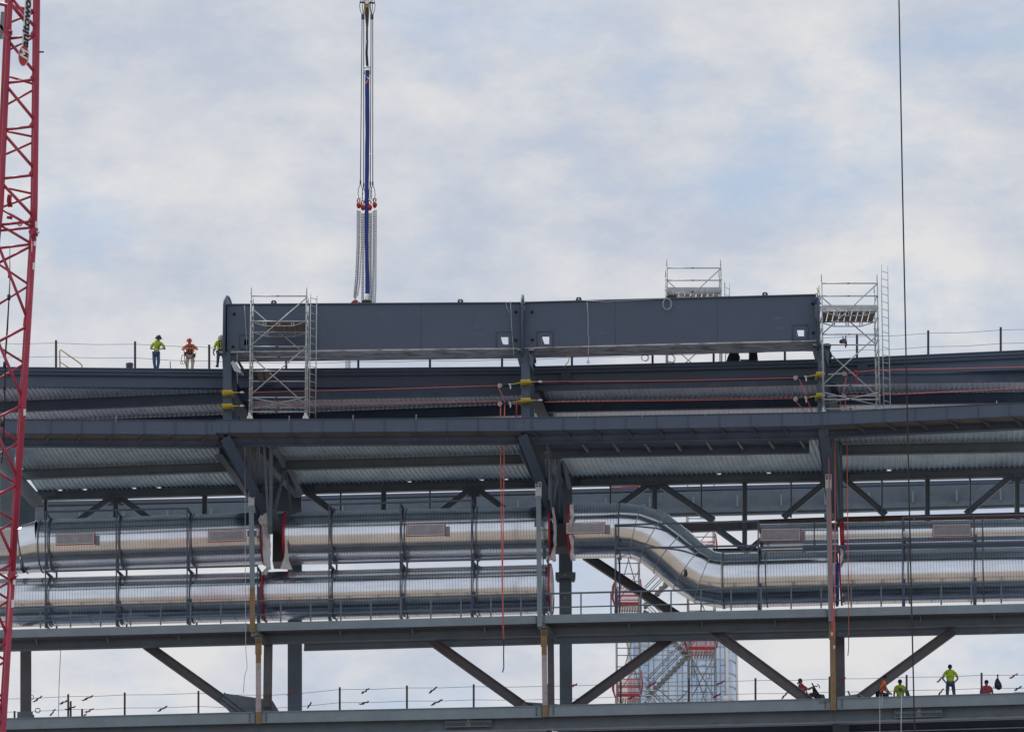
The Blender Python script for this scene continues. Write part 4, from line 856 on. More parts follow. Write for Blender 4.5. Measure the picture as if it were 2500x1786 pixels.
for i in range(3):
    (f0, f1), (r0, r1), yf, yr = rad[i]
    t = thing('radial_frame', 'dark radial framing running inward above the duct gap, %s column' % CN[i], 'steel frame', PZ(r0, yr, zm), 'radial frames at the columns')
    A, B, C, D = PZ(f0, yf, zm), PZ(f1, yf, zm), PZ(r1, yr, zm), PZ(r0, yr, zm)
    m = MB(); m.prism([A, B, C, D], (0, 0, 0.25)); build('soffit_panel', m, 'purlin', t)
    m = MB(); m.ibeam(A + Vector((0.02, 0, -0.0)), D, 0.5, 0.3, 0.04, 0.03, (1, 0, 0), True, (0, 0, 1)); build('side_beam', m, 'purlin', t)
    m = MB(); m.ibeam(B - Vector((0.35, 0, 0)), C - Vector((0.35, 0, 0)), 0.5, 0.3, 0.04, 0.03, (1, 0, 0), True, (0, 0, 1)); build('side_beam', m, 'greendark', t)
    sets = [
      [((662, 1092), (661, 1300), 8, 208.5, 211), ((645, 1092), (657, 1300), 6, 208.5, 211), ((672, 1093), (697, 1143), 7, 208, 212), ((697, 1140), (668, 1255), 7, 212, 212), ((697, 1140), (713, 1250), 6, 213, 214), ((705, 1145), (735, 1205), 12, 213.5, 215.6),
       ((665, 1240), (690, 1300), 12, 211.5, 212.2), ((690, 1110), (692, 1250), 34, 216.2, 216.2)],
      [((1345, 1118), (1346, 1240), 5, 208.5, 210), ((1365, 1118), (1352, 1230), 6, 208.5, 210), ((1365, 1120), (1372, 1275), 7, 210, 212), ((1374, 1120), (1390, 1190), 10, 212, 214), ((1340, 1118), (1341, 1220), 3, 208, 208.5), ((1350, 1225), (1368, 1280), 10, 211, 212), ((1380, 1140), (1381, 1400), 34, 214.6, 214.6)],
      [((2036, 1070), (2046, 1262), 5, 207, 209), ((2044, 1078), (2050, 1262), 6, 207, 210), ((2052, 1082), (2056, 1262), 6, 208, 211), ((2030, 1190), (2034, 1262), 12, 209, 210)]][i]
    for (p, q, wpx, Ya, Yb) in sets:
        m = MB(); m.bar(P(p[0], p[1], Ya), P(q[0], q[1], Yb), 0.2 if wpx < 30 else 0.5, wpx*PX); build('web_member', m, 'greendark', t)
    if i < 2:
        bx = [(622, 736, 1186, 1300, 217.3), (1312, 1392, 1172, 1300, 216.6)][i]; m = MB(); p0, p1 = P(bx[0], bx[3], bx[4]), P(bx[1], bx[2], bx[4]); m.box((p0.x, bx[4], p0.z), (p1.x, bx[4] + .3, p1.z)); build('dark_backing_plate', m, 'greendark', t)  # dark backing added to block the bright sky behind the framing
    rods = [[(602, 1092, 604, 1170), (608, 1092, 622, 1180), (629, 1092, 625, 1175), (634, 1092, 634, 1200)], [(1332, 1120, 1336, 1190), (1356, 1120, 1357, 1200)], [(2031, 1075, 2038, 1200)]][i]
    for (x0, y0, x1, y1) in rods:
        m = MB(); m.tube([P(x0, y0, 208.0 - i*0.6), P(x1, y1, 210.5 - i*0.6)], 0.022, 6); build('rod', m, 'scafdark', t)
    if i < 2:      # dark box in the duct gap
        box = [(665, 1295, 700, 1370, 213.6), (1349, 1277, 1389, 1334, 211.6)][i]
        m = MB(); a_ = P(box[0], box[3], box[4] - 0.4); b_ = P(box[2], box[1], box[4] - 0.4); m.box((a_.x, a_.y, a_.z), (b_.x, a_.y + 1.5, b_.z)); build('node_box', m, 'brown', t)
# big inclined round member and dark panels at the far left
m = MB(); m.tube([P(-40, 1080, 208), P(88, 1222, 213.5)], 0.30, 16); build('round_strut', m, 'green', None, 'thick round grey-green strut at far left behind the crane boom', 'steel strut')
m = MB(); m.bar(P(62, 1200, 216), P(62, 1330, 216), 0.4, 0.9); build('steel_column', m, 'greendark', None, 'broad green-grey column behind the red boom at the left edge', 'steel column')
m = MB(); m.bar(P(18, 1090, 214.8), P(18, 1300, 214.8), 0.4, 0.65); build('steel_column', m, 'greendark', None, 'green-grey column at the very left edge, seen between the boom braces', 'steel column')
for i in range(3):       # roof level radial beams in the gaps between the roof decks
    x = [554, 1293, 2016][i]; xr = [616, 1335, 2033][i]
    m = MB(); A, B = PZ(x - 4, 930, zr), PZ(xr, 1040, zr); m.ibeam(A, B, 0.6, 0.5, 0.04, 0.03, (1, 0, 0), True, (0, 0, 1)); build('radial_beam', m, 'purlin', None, 'near-black roof beam running inward behind the short %s column' % CN[i], 'steel beam', 'radial roof beams')

# ================================================================== BOX GIRDERS
def girder(xa, xb, ya, yb, ha, hb, Ya, Yb, label, holes, lugs, bolts):
    """face top line (xa,ya)-(xb,yb), face heights in px"""
    A, B = P(xa, ya, Ya), P(xb, yb, Yb); A2, B2 = P(xa, ya + ha, Ya), P(xb, yb + hb, Yb); n = hperp(A, B); W = 1.55
    t = thing('box_girder', label, 'steel girder', (A2 + B2)/2, 'box girders'); d = (B - A).normalized(); L = (B - A).length
    H = (A - A2).length
    def fpnt(px, py):   # point on the face
        k = (px - xa)/(xb - xa); Y = lerp(Ya, Yb, k); return P(px, py, Y)
    # face plate with square openings, built as a grid of quads
    def plate(off, nm, holes_, m_):
        xs = sorted({xa, xb, *[h[0] for h in holes_], *[h[1] for h in holes_]}); m = MB()
        for j in range(len(xs) - 1):
            u0, u1 = xs[j], xs[j+1]; top = lambda x: ya + (yb - ya)*(x - xa)/(xb - xa); bot = lambda x: ya + ha + (yb + hb - ya - ha)*(x - xa)/(xb - xa)
            hh = [h for h in holes_ if h[0] <= u0 + 0.01 and h[1] >= u1 - 0.01]
            spans = [(top, (lambda x, h=hh[0]: h[2])), ((lambda x, h=hh[0]: h[3]), bot)] if hh else [(top, bot)]
            for (a_, b_) in spans: m.prism([fpnt(u0, a_(u0)) + off, fpnt(u1, a_(u1)) + off, fpnt(u1, b_(u1)) + off, fpnt(u0, b_(u0)) + off], n*0.05)
        build(nm, m, m_, t)
    plate(Vector((0, 0, 0)), 'front_plate', holes, 'dark')
    plate(n*W, 'rear_plate', [(h[0] - 14, h[1] + 26, h[2] - 38, h[3] - 2) if False else (h[0] - 3, h[1] + 11, h[2] - 26, h[3] - 16) for h in holes if h[0] > 700], 'dark')
    up = Vector((0, 0, 1))
    m = MB(); m.extr([(-0.07, 0.0), (W + 0.1, 0.0), (W + 0.1, 0.05), (-0.07, 0.05)], A + up*0.002, B + up*0.002, n, up); build('top_flange', m, 'dark', t)
    m = MB(); m.extr([(-0.05, 0.0), (W + 0.05, 0.0), (W + 0.05, -0.05), (-0.05, -0.05)], A2 - up*0.002, B2 - up*0.002, n, up); build('bottom_flange', m, 'primer', t, 'pale mottled underside plate')
    for h in holes:   # doubler plate round each opening
        x0, x1, y0, y1 = h[0] - 10, h[1] + 9, h[2] - 11, h[3] + 9
        m = MB(); o_ = -n*0.035
        for q in ([(x0, y0), (x1, y0), (x1, h[2]), (x0, h[2])], [(x0, h[3]), (x1, h[3]), (x1, y1), (x0, y1)], [(x0, h[2]), (h[0], h[2]), (h[0], h[3]), (x0, h[3])], [(h[1], h[2]), (x1, h[2]), (x1, h[3]), (h[1], h[3])]):
            m.prism([fpnt(*p) + o_ for p in q], n*0.034)
        for p in ((x0 + 5, y0 + 4), (x1 - 5, y0 + 4), (x0 + 5, y1 - 4), (x1 - 5, y1 - 4)): m.lathe([(0.001, -0.02), (0.02, -0.02), (0.02, 0.01)], fpnt(*p) + o_, n, 6, False)
        for q in ([(x0, y0), (x1, y0)], [(x1, y0), (x1, y1)], [(x1, y1), (x0, y1)], [(x0, y1), (x0, y0)]): m.tube([fpnt(*q[0]) + o_, fpnt(*q[1]) + o_], 0.02, 4)
        build('doubler_plate', m, 'dark', t)
        m = MB(); c0 = fpnt(h[0], h[2]) + n*0.05; c1 = fpnt(h[1], h[3]) + n*0.05   # pale sleeve wall left of the opening
        m.prism([c0, c0 + n*(W - 0.1) + d*0.10 - up*0.15, c0 + n*(W - 0.1) + d*0.10 - up*0.55, Vector((c0.x, c0.y, c1.z))], d*0.015); build('sleeve', m, 'primer' if h[0] > 700 else 'purlin', t)
    for (x, w_) in lugs:
        k = (x - xa)/(xb - xa); c = lerp(A, B, k) + n*0.12 + up*0.05; hw = w_*PX/2; hh = 0.2 if w_ < 20 else 0.2
        m = MB(); m.prism([c + d*p + up*q for p, q in [(-hw, -0.0), (hw, -0.0), (hw, hh*0.6), (hw*0.6, hh), (-hw*0.6, hh), (-hw, hh*0.6)]], n*0.06); build('lifting_lug', m, 'black', t)
        if w_ < 20: m = MB(); m.lathe([(0.001, -0.012), (0.045, -0.012), (0.045, 0.0)], c + up*0.11, n, 12, False); build('painted_lug_hole', m, 'white', t)  # white disc painted as the bright sky through the lug
    for (x, y) in bolts:
        m = MB(); m.lathe([(0.001, -0.16), (0.035, -0.16), (0.045, -0.02), (0.075, -0.02), (0.075, 0)], fpnt(x, y), n, 12, False); build('bolt', m, 'black', t)
    m = MB(); c0, c1 = fpnt(xa, ya + ha - 1), fpnt(xb, yb + hb - 1); m.tube([c0 - n*0.02, c1 - n*0.02], 0.02, 4); build('weld_line', m, 'scafdark', t)
    for f_ in (0.31, 0.66):
        m = MB(); x_ = lerp(xa, xb, f_); m.tube([fpnt(x_, lerp(ya, yb, f_) + 2) - n*.001, fpnt(x_ + .6, lerp(ya + ha, yb + hb, f_) - 2) - n*.001], .008, 4); build('weld_seam', m, 'purlin', t)
    m = MB(); rr = random.Random(int(xa))
    for k in range(16):
        x_ = rr.uniform(xa + 30, xb - 30); y_ = lerp(ya, yb, (x_ - xa)/(xb - xa)) + rr.uniform(12, ha - 12); l_ = rr.uniform(2, 12) if k % 3 == 0 else rr.uniform(.8, 2.5); m.tube([fpnt(x_, y_), fpnt(x_ + l_, y_ + rr.uniform(-1, 1.5))], .006, 4)
    build('scuff_set', m, 'green', t)
    return t, A, B, n, d
GL = girder(554, 1271, 745, 740.5, 113, 108.5, 208.5, 208.2, 'long dark box girder on the left with the blue sling, hanging from the crane', [(1222, 1241, 822, 841), (596, 606, 829, 843)], [(668, 14), (895, 25), (1124, 14)], [(572, 766), (569, 846), (1259, 761), (1259, 830)])
GRR = girder(1281, 1993, 740, 721, 108.5, 109.5, 208.2, 207.35, 'long dark box girder on the right with a loop of thin cable on its face', [(1322, 1341, 821, 840), (1945, 1963, 805, 821)], [(1413, 14), (1640, 25), (1868, 14)], [(1299, 761), (1300, 829), (1984, 741), (1985, 812)])
def endplate(xc, yt, yb, wpx, Y, label):
    # rounded end diaphragm standing across the girder, seen nearly edge-on
    t = thing('end_plate', label, 'end plate', P(xc, yb, Y), 'rounded end plates of the girders')
    H = (yb - yt)*PX/0.97; zb = P(xc, yb, Y); o = []
    W = 2.1
    for k in range(25):
        an = math.pi*k/24; o.append((W/2 - W/2*math.cos(an), H - 0.75 + 0.75*math.sin(an)))
    o += [(W, 0.5), (W*0.85, 0.05), (W*0.2, 0.0), (0.0, 0.4)]
    m = MB(); sk = Vector((0.035, 0, 0)); m.prism([zb + Vector((-0.07 + s_*wpx*0.001, s_ - 0.35, z_)) for s_, z_ in o], (0.05, 0, 0)); build('diaphragm', m, 'dark', t)
    m = MB(); m.tube([zb + Vector((-0.04 + s_*wpx*0.001, s_ - 0.35, z_)) for s_, z_ in o], 0.06, 6, closed=True); build('rim', m, 'dark', t)
    m = MB(); m.tube([zb + Vector((-0.12, 0.2, H - 0.5)), zb + Vector((0.14, 0.2, H - 0.5))], 0.05, 8); build('pin', m, 'purlin', t); return t
endplate(549, 713, 874, 120, 208.5, 'rounded dark end plate at the left end of the left girder, beside the bending worker')
endplate(1277, 711, 868, 30, 208.05, 'rounded dark end plate standing between the two box girders')
endplate(1999, 709, 852, -10, 207.25, 'rounded dark end plate at the right end of the right girder, behind the scaffold')

# ================================================================== CABLE GUARDRAILS
def roofpt(px, py, dY=0.55):
    a, b, n, d = roof_ab[0 if px < 550 else 1 if px < 1290 else 2 if px < 2013 else 3]
    k = ray(px, 880); r_ = k.x/k.y; A_, B_ = a + n*dY, b + n*dY; t = (A_.y*r_ - A_.x)/((B_.x - A_.x) - (B_.y - A_.y)*r_); Y = lerp(A_.y, B_.y, t); return P(px, py, Y)
t = thing('cable_guardrail', 'cable guardrail of dark posts and two wires along the roof edge', 'guardrail', roofpt(1250, 900))
posts = [(-40, 830, 903), (136, 830, 903), (329, 833, 905), (510, 841, 906), (698, 846, 904), (874, 842, 903), (1049, 840, 902), (1225, 838, 900), (1401, 832, 899), (1598, 826, 895), (1747, 822, 891), (1921, 816, 885), (2097, 814, 879), (2271, 806, 870), (2448, 798, 862)]
for (x, y0, y1) in posts: m = MB(); m.extr([(0, 0), (0.1, 0), (0.1, 0.02), (0.02, 0.02), (0.02, 0.1), (0, 0.1)], roofpt(x - 2, y0), roofpt(x - 2, y1)); build('post', m, 'post', t)
for off in (7, 40):
    ps = []
    for j, (x, y0, y1) in enumerate(posts + [(2600, 790, 855)]):
        ps.append((x, y0 + off))
        if j < len(posts): nx = (posts + [(2600, 790, 855)])[j+1]; ps.append(((x + nx[0])/2, (y0 + nx[1])/2 + off + 2.5))
    if off == 7: ps = [p for p in ps if not 340 < p[0] < 505]; ps += [(392, 843), (447, 846), (478, 846)]; ps.sort()
    m = MB(); m.tube([roofpt(x, y) for x, y in ps], 0.010, 5); build('wire', m, 'wire', t)
t = thing('cable_guardrail', 'cable guardrail of dark posts and two wires on the lowest floor, tied with ribbons', 'guardrail', lp(1250, 1720, 0.8))
lposts = [(-30, 1700, 1765), (35, 1734, 1765), (166, 1693, 1757), (172, 1710, 1757), (200, 1729, 1755), (304, 1689, 1753), (484, 1685, 1748), (660, 1690, 1745), (829, 1676, 1740), (993, 1672, 1735), (1156, 1669, 1731), (1340, 1668, 1728), (1520, 1661, 1724), (1686, 1656, 1719), (1849, 1654, 1716), (2030, 1650, 1710), (2218, 1646, 1708), (2401, 1641, 1703), (2570, 1638, 1700)]
for (x, y0, y1) in lposts: m = MB(); m.extr([(0, 0), (0.1, 0), (0.1, 0.02), (0.02, 0.02), (0.02, 0.09), (0, 0.09)], lp(x - 2, y0, 0.8), lp(x - 2, y1, 0.8)); build('post', m, 'post', t)
for off in (6, 38):
    ps = []; lp_ = [p for p in lposts if p[0] not in (35, 172, 200)]
    for j, (x, y0, y1) in enumerate(lp_):
        ps.append((x, y0 + off))
        if j < len(lp_) - 1: ps.append(((x + lp_[j+1][0])/2, (y0 + lp_[j+1][1])/2 + off + 1.5))
    m = MB(); m.tube([lp(x, y, 0.8) for x, y in ps], 0.010, 5); build('wire', m, 'wire', t)
def ribbon(x, y, dx, dy, m_, label):
    m = MB(); w_ = 0.035; rr = random.Random(int(x*7)); vs = []; k = 6; a_ = lp(x, y, 0.75); 
    for strand in (0, 1):
        e = lp(x + dx*(1 - 0.15*strand), y + dy*(1 - 0.25*strand) + strand*3, 0.75); pts_ = []
        for j in range(k + 1):
            p = lerp(a_, e, j/k) + Vector((0, 0.03*math.sin(j*1.3 + x), 0.03*math.sin(j*2.1 + x + strand))); pts_.append(p)
        m.tube(pts_, [0.012 + 0.022*abs(math.sin(j*1.1 + strand)) for j in range(k + 1)], 5)
    build('ribbon', m, m_, None, label, 'ribbon', 'marker ribbons on the lower guardrail')
RB = [(102, 1698, -22, 15, 'darkribbon', 'dark ribbon nearest the left edge, tied to the lower rail by a column'), (164, 1709, -20, 8, 'pink', 'maroon ribbon on the top wire at the paired posts, bottom left'),
 (227, 1697, -28, 12, 'pink', 'long maroon ribbon high on the top wire right of the paired posts'), (135, 1729, -13, 17, 'darkribbon', 'ribbon on the lower wire left of the paired posts'), (184, 1723, -26, 8, 'darkribbon', 'dark ribbon crossing just right of the paired posts'),
 (229, 1728, -22, 10, 'pink', 'maroon ribbon on the lower wire, right of the short post'), (408, 1723, -24, 12, 'pink', 'maroon ribbon on the lower wire before the left brace'), (211, 1742, -14, 9, 'darkribbon', 'tiny ribbon low beside the short post'),
 (711, 1683, -10, 14, 'pink', 'bright pink ribbon in front of the wide left box column'), (760, 1714, -10, 13, 'darkribbon', 'maroon ribbon just right of the wide left box column'), (902, 1679, -20, 12, 'darkribbon', 'dark ribbon on the top wire, first one right of the wide box column'), (900, 1711, -24, 7, 'darkribbon', 'looped dark ribbon on the lower wire below its twin'),
 (1067, 1676, -20, 14, 'darkribbon', 'dark ribbon on the top wire left of the centre brace foot'), (1080, 1707, -29, 13, 'darkribbon', 'dark ribbon on the lower wire left of the centre brace foot'), (1409, 1668, -18, 7, 'pink', 'pink ribbon on the centre box column'),
 (1602, 1664, -22, 12, 'pink', 'pink ribbon in front of the stair flight'), (1770, 1661, -22, 9, 'pink', 'pink ribbon on the top wire at the right side of the stair tower'), (1760, 1692, -22, 10, 'pink', 'pink ribbon on the lower wire at the right side of the stair tower'), (1548, 1698, -14, 6, 'pink', 'pink ribbon at the left landing of the stair tower'),
 (1956, 1656, -10, 13, 'darkribbon', 'black ribbon above the reclining worker'), (1922, 1690, -14, 14, 'darkribbon', 'thin ribbon left of the right brace foot'), (2064, 1652, -12, 16, 'pink', 'pink ribbon at the right edge of the column by the brown post'), (2070, 1685, 5, 9, 'pink', 'pink looped ribbon left of the seated worker in orange'),
 (2302, 1650, -15, 15, 'pink', 'ribbon at the left elbow of the standing worker'), (2304, 1680, -13, 14, 'pink', 'ribbon at the left knee of the standing worker'), (2484, 1643, -20, 12, 'pink', 'forked ribbon right of the hanging backpack'), (2494, 1675, -18, 8, 'darkribbon', 'ribbon on the lower wire at the far right edge')]
for r_ in RB: ribbon(*r_)

# ================================================================== MOBILE SCAFFOLD TOWERS
def scaffold(label, loc, W, D, H, front, toe, ladder, casters=True, mid=(), top_pin=0.36, rz=0.0, boards=(), extra_board=None):
    t = thing('scaffold_tower', label, 'scaffold tower', loc, 'mobile scaffold towers', rz)
    def B(nm, m, mm='scaf', lab=None, par=t): return build(nm, m, mm, par, lab, local=True)
    r = 0.036
    for x in (0, W):
        for y in (0, D):
            m = MB(); m.tube([(x, y, 0.12), (x, y, H)], r, 8); m.tube([(x, y, H), (x, y, H + top_pin)], 0.022, 6)
            for z in [0.3 + 0.5*k for k in range(int(H/0.5))]: m.lathe([(r, -0.012), (r + 0.022, -0.012), (r + 0.022, 0.012), (r, 0.012)], (x, y, z), (0, 0, 1), 8, False)
            B('upright', m)
        for z in [0.45 + 0.5*k for k in range(int((H - 0.3)/0.5))]:
            m = MB(); m.tube([(x, 0, z), (x, D, z)], 0.02, 6); B('frame_rung', m)
    for (z, both) in front:
        for y in ((0, D) if both else (0,)):
            m = MB(); m.tube([(0, y - 0.04, z), (W, y - 0.04, z)], 0.03, 8); B('ledger', m)
            m = MB(); m.tube([(W*0.46, y - 0.04, z), (W*0.5, y - 0.04, z)], 0.034, 8); B('tag_band', m, 'redtape' if int(z*10) % 2 else 'navy')
    for (x0, z0, x1, z1, y) in mid:
        m = MB(); m.tube([(x0*W, y*D - 0.06, z0), (x1*W, y*D - 0.06, z1)], 0.028, 8); B('diagonal_brace', m)
    m = MB(); m.tube([(0, 0, 0.95), (W, D, 0.85)], 0.028, 8); B('plan_brace', m)
    m = MB(); m.tube([(W, 0, 0.95), (0, D, 0.85)], 0.028, 8); B('plan_brace', m)
    for z in toe:        # platform level: two lattice beams and boards between them
        for y in (0, D):
            m = MB(); m.tube([(0, y, z), (W*0.25, y, z - 0.2), (W*0.75, y, z - 0.2), (W, y, z)], 0.024, 6); m.tube([(0, y, z), (W, y, z)], 0.03, 8)
            for q in (0.25, 0.5, 0.75): m.box((W*q - 0.07, y - 0.02, z - 0.2), (W*q - 0.04, y + 0.02, z)); m.box((W*q + 0.04, y - 0.02, z - 0.2), (W*q + 0.07, y + 0.02, z)); m.box((W*q - 0.07, y - 0.02, z - 0.11), (W*q + 0.07, y + 0.02, z - 0.09))
            B('lattice_beam', m)
    for (z, x0, x1) in boards:
        k = 0; x = x0*W; nb = max(1, int((x1 - x0)*W/0.24))
        for k in range(nb):
            m = MB(); xx = x + k*(x1 - x0)*W/nb
            for q in range(3): m.box((xx + q*0.075, 0.05, z + 0.02), (xx + q*0.075 + 0.07, D - 0.05, z + 0.06))
            m.box((xx, 0.1, z), (xx + 0.21, 0.15, z + 0.02)); m.box((xx, D - 0.2, z), (xx + 0.21, D - 0.1, z + 0.019)); B('platform_board', m, 'ply')
    if extra_board: 
        m = MB(); m.box((0.0, -0.06, extra_board), (W, -0.03, extra_board + 0.17)); m.box((0, -0.07, extra_board + 0.07), (W, -0.06, extra_board + 0.1)); B('toe_board', m, 'scaf')
    if ladder:
        z0, z1, lx, dx = ladder; nm = thing('ladder', '', '', (0, 0, 0)); bpy.data.objects.remove(nm)
        m = MB(); m.tube([(lx, -0.1, z0), (lx, -0.1, z1)], 0.022, 6); B('ladder_rail', m)
        m = MB(); m.tube([(lx + dx, 0.15, z0 - 0.0), (lx + dx, 0.15, z1)], 0.022, 6); B('ladder_rail', m)
        z = z0 + 0.2
        while z < z1 - 0.1: m = MB(); m.tube([(lx, -0.1, z + 0.02), (lx + dx, 0.15, z)], 0.015, 6); B('ladder_rung', m); z += 0.345
    if casters:
        for x in (0, W):
            for y in (0, D):
                m = MB(); m.tube([(x, y, 0.0), (x, y, 0.25)], 0.05, 8); m.prism([(x - 0.12, y - 0.04, -0.02), (x + 0.16, y - 0.04, -0.02), (x + 0.1, y - 0.04, 0.12), (x, y - 0.04, 0.17), (x - 0.09, y - 0.04, 0.1)], (0, 0.08, 0)); c_ = B('caster', m, 'white')
                m = MB(); m.lathe([(0.001, -0.03), (0.1, -0.03), (0.1, 0.03), (0.001, 0.03)], (x + 0.08, y, -0.08), (0, 1, 0.0), 14, False); B('caster_wheel', m, 'rust')
    return t
T1 = scaffold('scaffold tower on wheels with a ladder, in front of the left girder', P(609, 1020.5, 206.35), 2.44, 1.75, 5.58,
   [(5.53, False), (4.38, False), (3.23, True), (2.12, True), (0.93, True), (0.28, False)], [4.38], (0.05, 5.6, 2.62, 0.26),
   mid=[(1, 5.45, 0, 3.25, 0), (0, 5.4, 1, 3.25, 1), (1, 3.2, 0, 1.0, 0), (0, 3.2, 1, 1.0, 1)], boards=[(4.38, 0.28, 0.98), (2.12, 0.12, 0.38)])
T2 = scaffold('scaffold tower at right with a tall ladder rising above it and a grey toe board', P(2011, 1009, 205.6), 2.44, 1.75, 5.95,
   [(5.88, False), (5.3, True), (4.7, False), (3.56, True), (1.24, True), (0.62, False), (0.2, False)], [4.62], (0.0, 6.75, 2.62, 0.3),
   mid=[(1, 5.85, 0, 3.58, 0), (0, 5.85, 1, 3.6, 1), (1, 3.55, 0, 1.3, 0), (0, 3.55, 1, 1.3, 1)], boards=[(4.62, 0.02, 0.98)], extra_board=4.72)
rb = roofpt(1630, 893, 3.2)
T3 = scaffold('scaffold tower standing on the roof behind the right girder, only its top and feet showing', Vector((rb.x, rb.y, ZR)), 2.45, 1.75, 5.4,
   [(5.33, False), (4.75, True), (4.2, False), (0.85, False)], [4.15], (0.05, 4.7, 2.62, 0.22),
   mid=[(1, 5.3, 0, 3.0, 0), (0, 5.3, 1, 3.0, 1), (0, 0.1, 1, 2.4, 0), (1, 0.1, 0, 2.4, 1)], boards=[(4.15, 0.02, 0.98)], extra_board=4.25)

# ================================================================== RED CRANE BOOM
YB = 185.0; kb = YB/math.cos(TH)/F
CB = thing('crane_boom', 'tall crimson lattice crane boom leaning across the left edge of the picture', 'crane boom', P(-20, 1900, YB))
def interp(pl, y):
    for (y0, x0), (y1, x1) in zip(pl, pl[1:]):
        if y <= y1: return x0 + (x1 - x0)*(y - y0)/(y1 - y0)
    (y0, x0), (y1, x1) = pl[-2:]; return x0 + (x1 - x0)*(y - y0)/(y1 - y0)
FR_ = [(-90, 93), (0, 91.5), (500, 85.5), (572, 83), (900, 63), (1400, 31), (1786, 8), (2000, -5)]
FL_ = [(-90, 30), (0, 25), (500, 3), (900, -38), (2000, -110)]
def fr(y, d=0): return P(interp(FR_, y), y, YB + d)
def fl(y, d=0): return P(interp(FL_, y), y, YB + 0.1 + d)
def brp(y): return P(interp(FR_, y) - 6, y, YB + 2.3)
def blp(y): return P(interp(FL_, y) - 8, y, YB + 2.3)
ysA = [-90, 0, 250, 500, 562]; ysB = [580, 900, 1397]; ysC = [1412, 1786, 1990]
for ys in (ysA, ysB, ysC):
    m = MB(); m.tube([fr(y) for y in ys], 6.9*kb, 14); build('chord', m, 'crane', CB)
for f in (fl, brp, blp):
    m = MB(); m.tube([f(y) for y in (-90, 0, 250, 500, 570, 900, 1400, 1990)], (6.6 if f is fl else 5.5)*kb, 14); build('chord', m, 'crane', CB)
def brace(p, q, r=3.6, gus=True, nm='brace'):
    m = MB(); m.tube([p, q], r*kb, 10); build(nm, m, 'crane', CB)
for k, y in enumerate([86, 194, 308, 427, 540]):
    brace(fr(y), fl(y + 9)); 
    if k < 5: brace(fl([-8, 100, 210, 328, 448][k]), fr([74, 182, 298, 415, 532][k]), 3.9)
    if k < 4 or True:   # small gusset web where the brace meets the chord
        yy = [80, 188, 303, 421, 536][k]; c = P(interp(FR_, yy) - 4, yy - 14, YB); m = MB()
        m.prism([P(interp(FR_, yy) - 5, yy - 22, YB - 0.02), P(interp(FR_, yy) - 5, yy + 4, YB - 0.02), P(interp(FR_, yy) - 17, yy + 3, YB - 0.02), P(interp(FR_, yy) - 11, yy - 6, YB - 0.02)], (0, 0.04, 0)); build('gusset', m, 'crane', CB)
for (y0, y1) in ((183, 206), (262, 219), (318, 334), (383, 347), (455, 473), (510, 478), (128, 90), (60, 30)): brace(blp(y0), brp(y1), 3.0)
brace(P(0, 10, YB + 2.2), P(86, 28, YB + 2.2), 4.5); brace(P(20, 2, YB + 1.2), P(60, 50, YB + 1.2), 5)
for (x0, y0, x1, y1) in ((3, 510, 80, 555), (0, 563, 72, 556), (-5, 546, 76, 594), (-5, 606, 76, 596), (-8, 644, 76, 601)): brace(P(x0, y0, YB + 0.3), P(x1, y1, YB), 3.4)
ynF = [787, 979, 1173, 1366, 1557, 1748]
for y in ynF:
    brace(fl(y - 195), fr(y)); brace(fl(y + 62), fr(y + 8)); m = MB(); x_ = interp(FR_, y); m.prism([P(x_ - 4, y - 14, YB - 0.02), P(x_ - 4, y + 14, YB - 0.02), P(x_ - 14, y + 8, YB - 0.02), P(x_ - 12, y - 12, YB - 0.02)], (0, 0.04, 0)); build('gusset', m, 'crane', CB)
for y in [694, 885, 1076, 1180, 1270, 1415, 1462, 1610, 1700]: brace(blp(y - 60), brp(y), 3.0); brace(blp(y + 66), brp(y + 4), 3.0)
for (yj, x_) in ((567, 83), (1404, 31)):
    m = MB(); m.tube([fr(yj - 9), fr(yj + 9)], 10*kb, 12); c = P(x_ - 5, yj, YB - 0.12); m.lathe([(0.001, -0.08), (0.13, -0.08), (0.13, 0.08), (0.001, 0.08)], c, (0, 1, 0), 12, False); build('pin_connector', m, 'crane', CB)
    m = MB(); c = P(x_ + 6, yj, YB - 0.14); m.tube([c, c + Vector((0.12, 0, 0))], 0.055, 8); build('pin', m, 'chrome', CB)
for (x_, y0, y1) in ((89, 540, 556), (85.5, 589, 600), (83, 641, 658), (60.5, 998, 1014), (35, 1414, 1426), (31, 1463, 1482)):
    m = MB(); m.prism([P(x_ - 3, y0, YB - 7.2*kb), P(x_ + 3, y0, YB - 7.2*kb), P(x_ + 2.3, y1, YB - 7.2*kb), P(x_ - 3.5, y1, YB - 7.2*kb)], (0, 0.02, 0)); build('sticker', m, 'white', CB)
m = MB(); m.tube([P(96, 127, YB), P(107, 127.5, YB)], 0.035, 8); build('peg', m, 'black', CB)
m = MB(); m.bar(P(7, 30, YB + 1), P(2, 95, YB + 1), 0.1, 0.15); m.bar(P(0, 62, YB + 1), P(12, 80, YB + 1), 0.1, 0.1); build('sheave_frame', m, 'scafdark', CB)
m = MB(); m.prism([P(12, 60, YB - 0.2), P(22, 72, YB - 0.2), P(30, 80, YB - 0.2), P(19, 95, YB - 0.2), P(8, 80, YB - 0.2)], (0, 0.2, 0)); m.tube([P(22, 77, YB - 0.25), P(30, 79, YB - 0.25)], 0.06, 8); build('pendant_link', m, 'crane', CB)
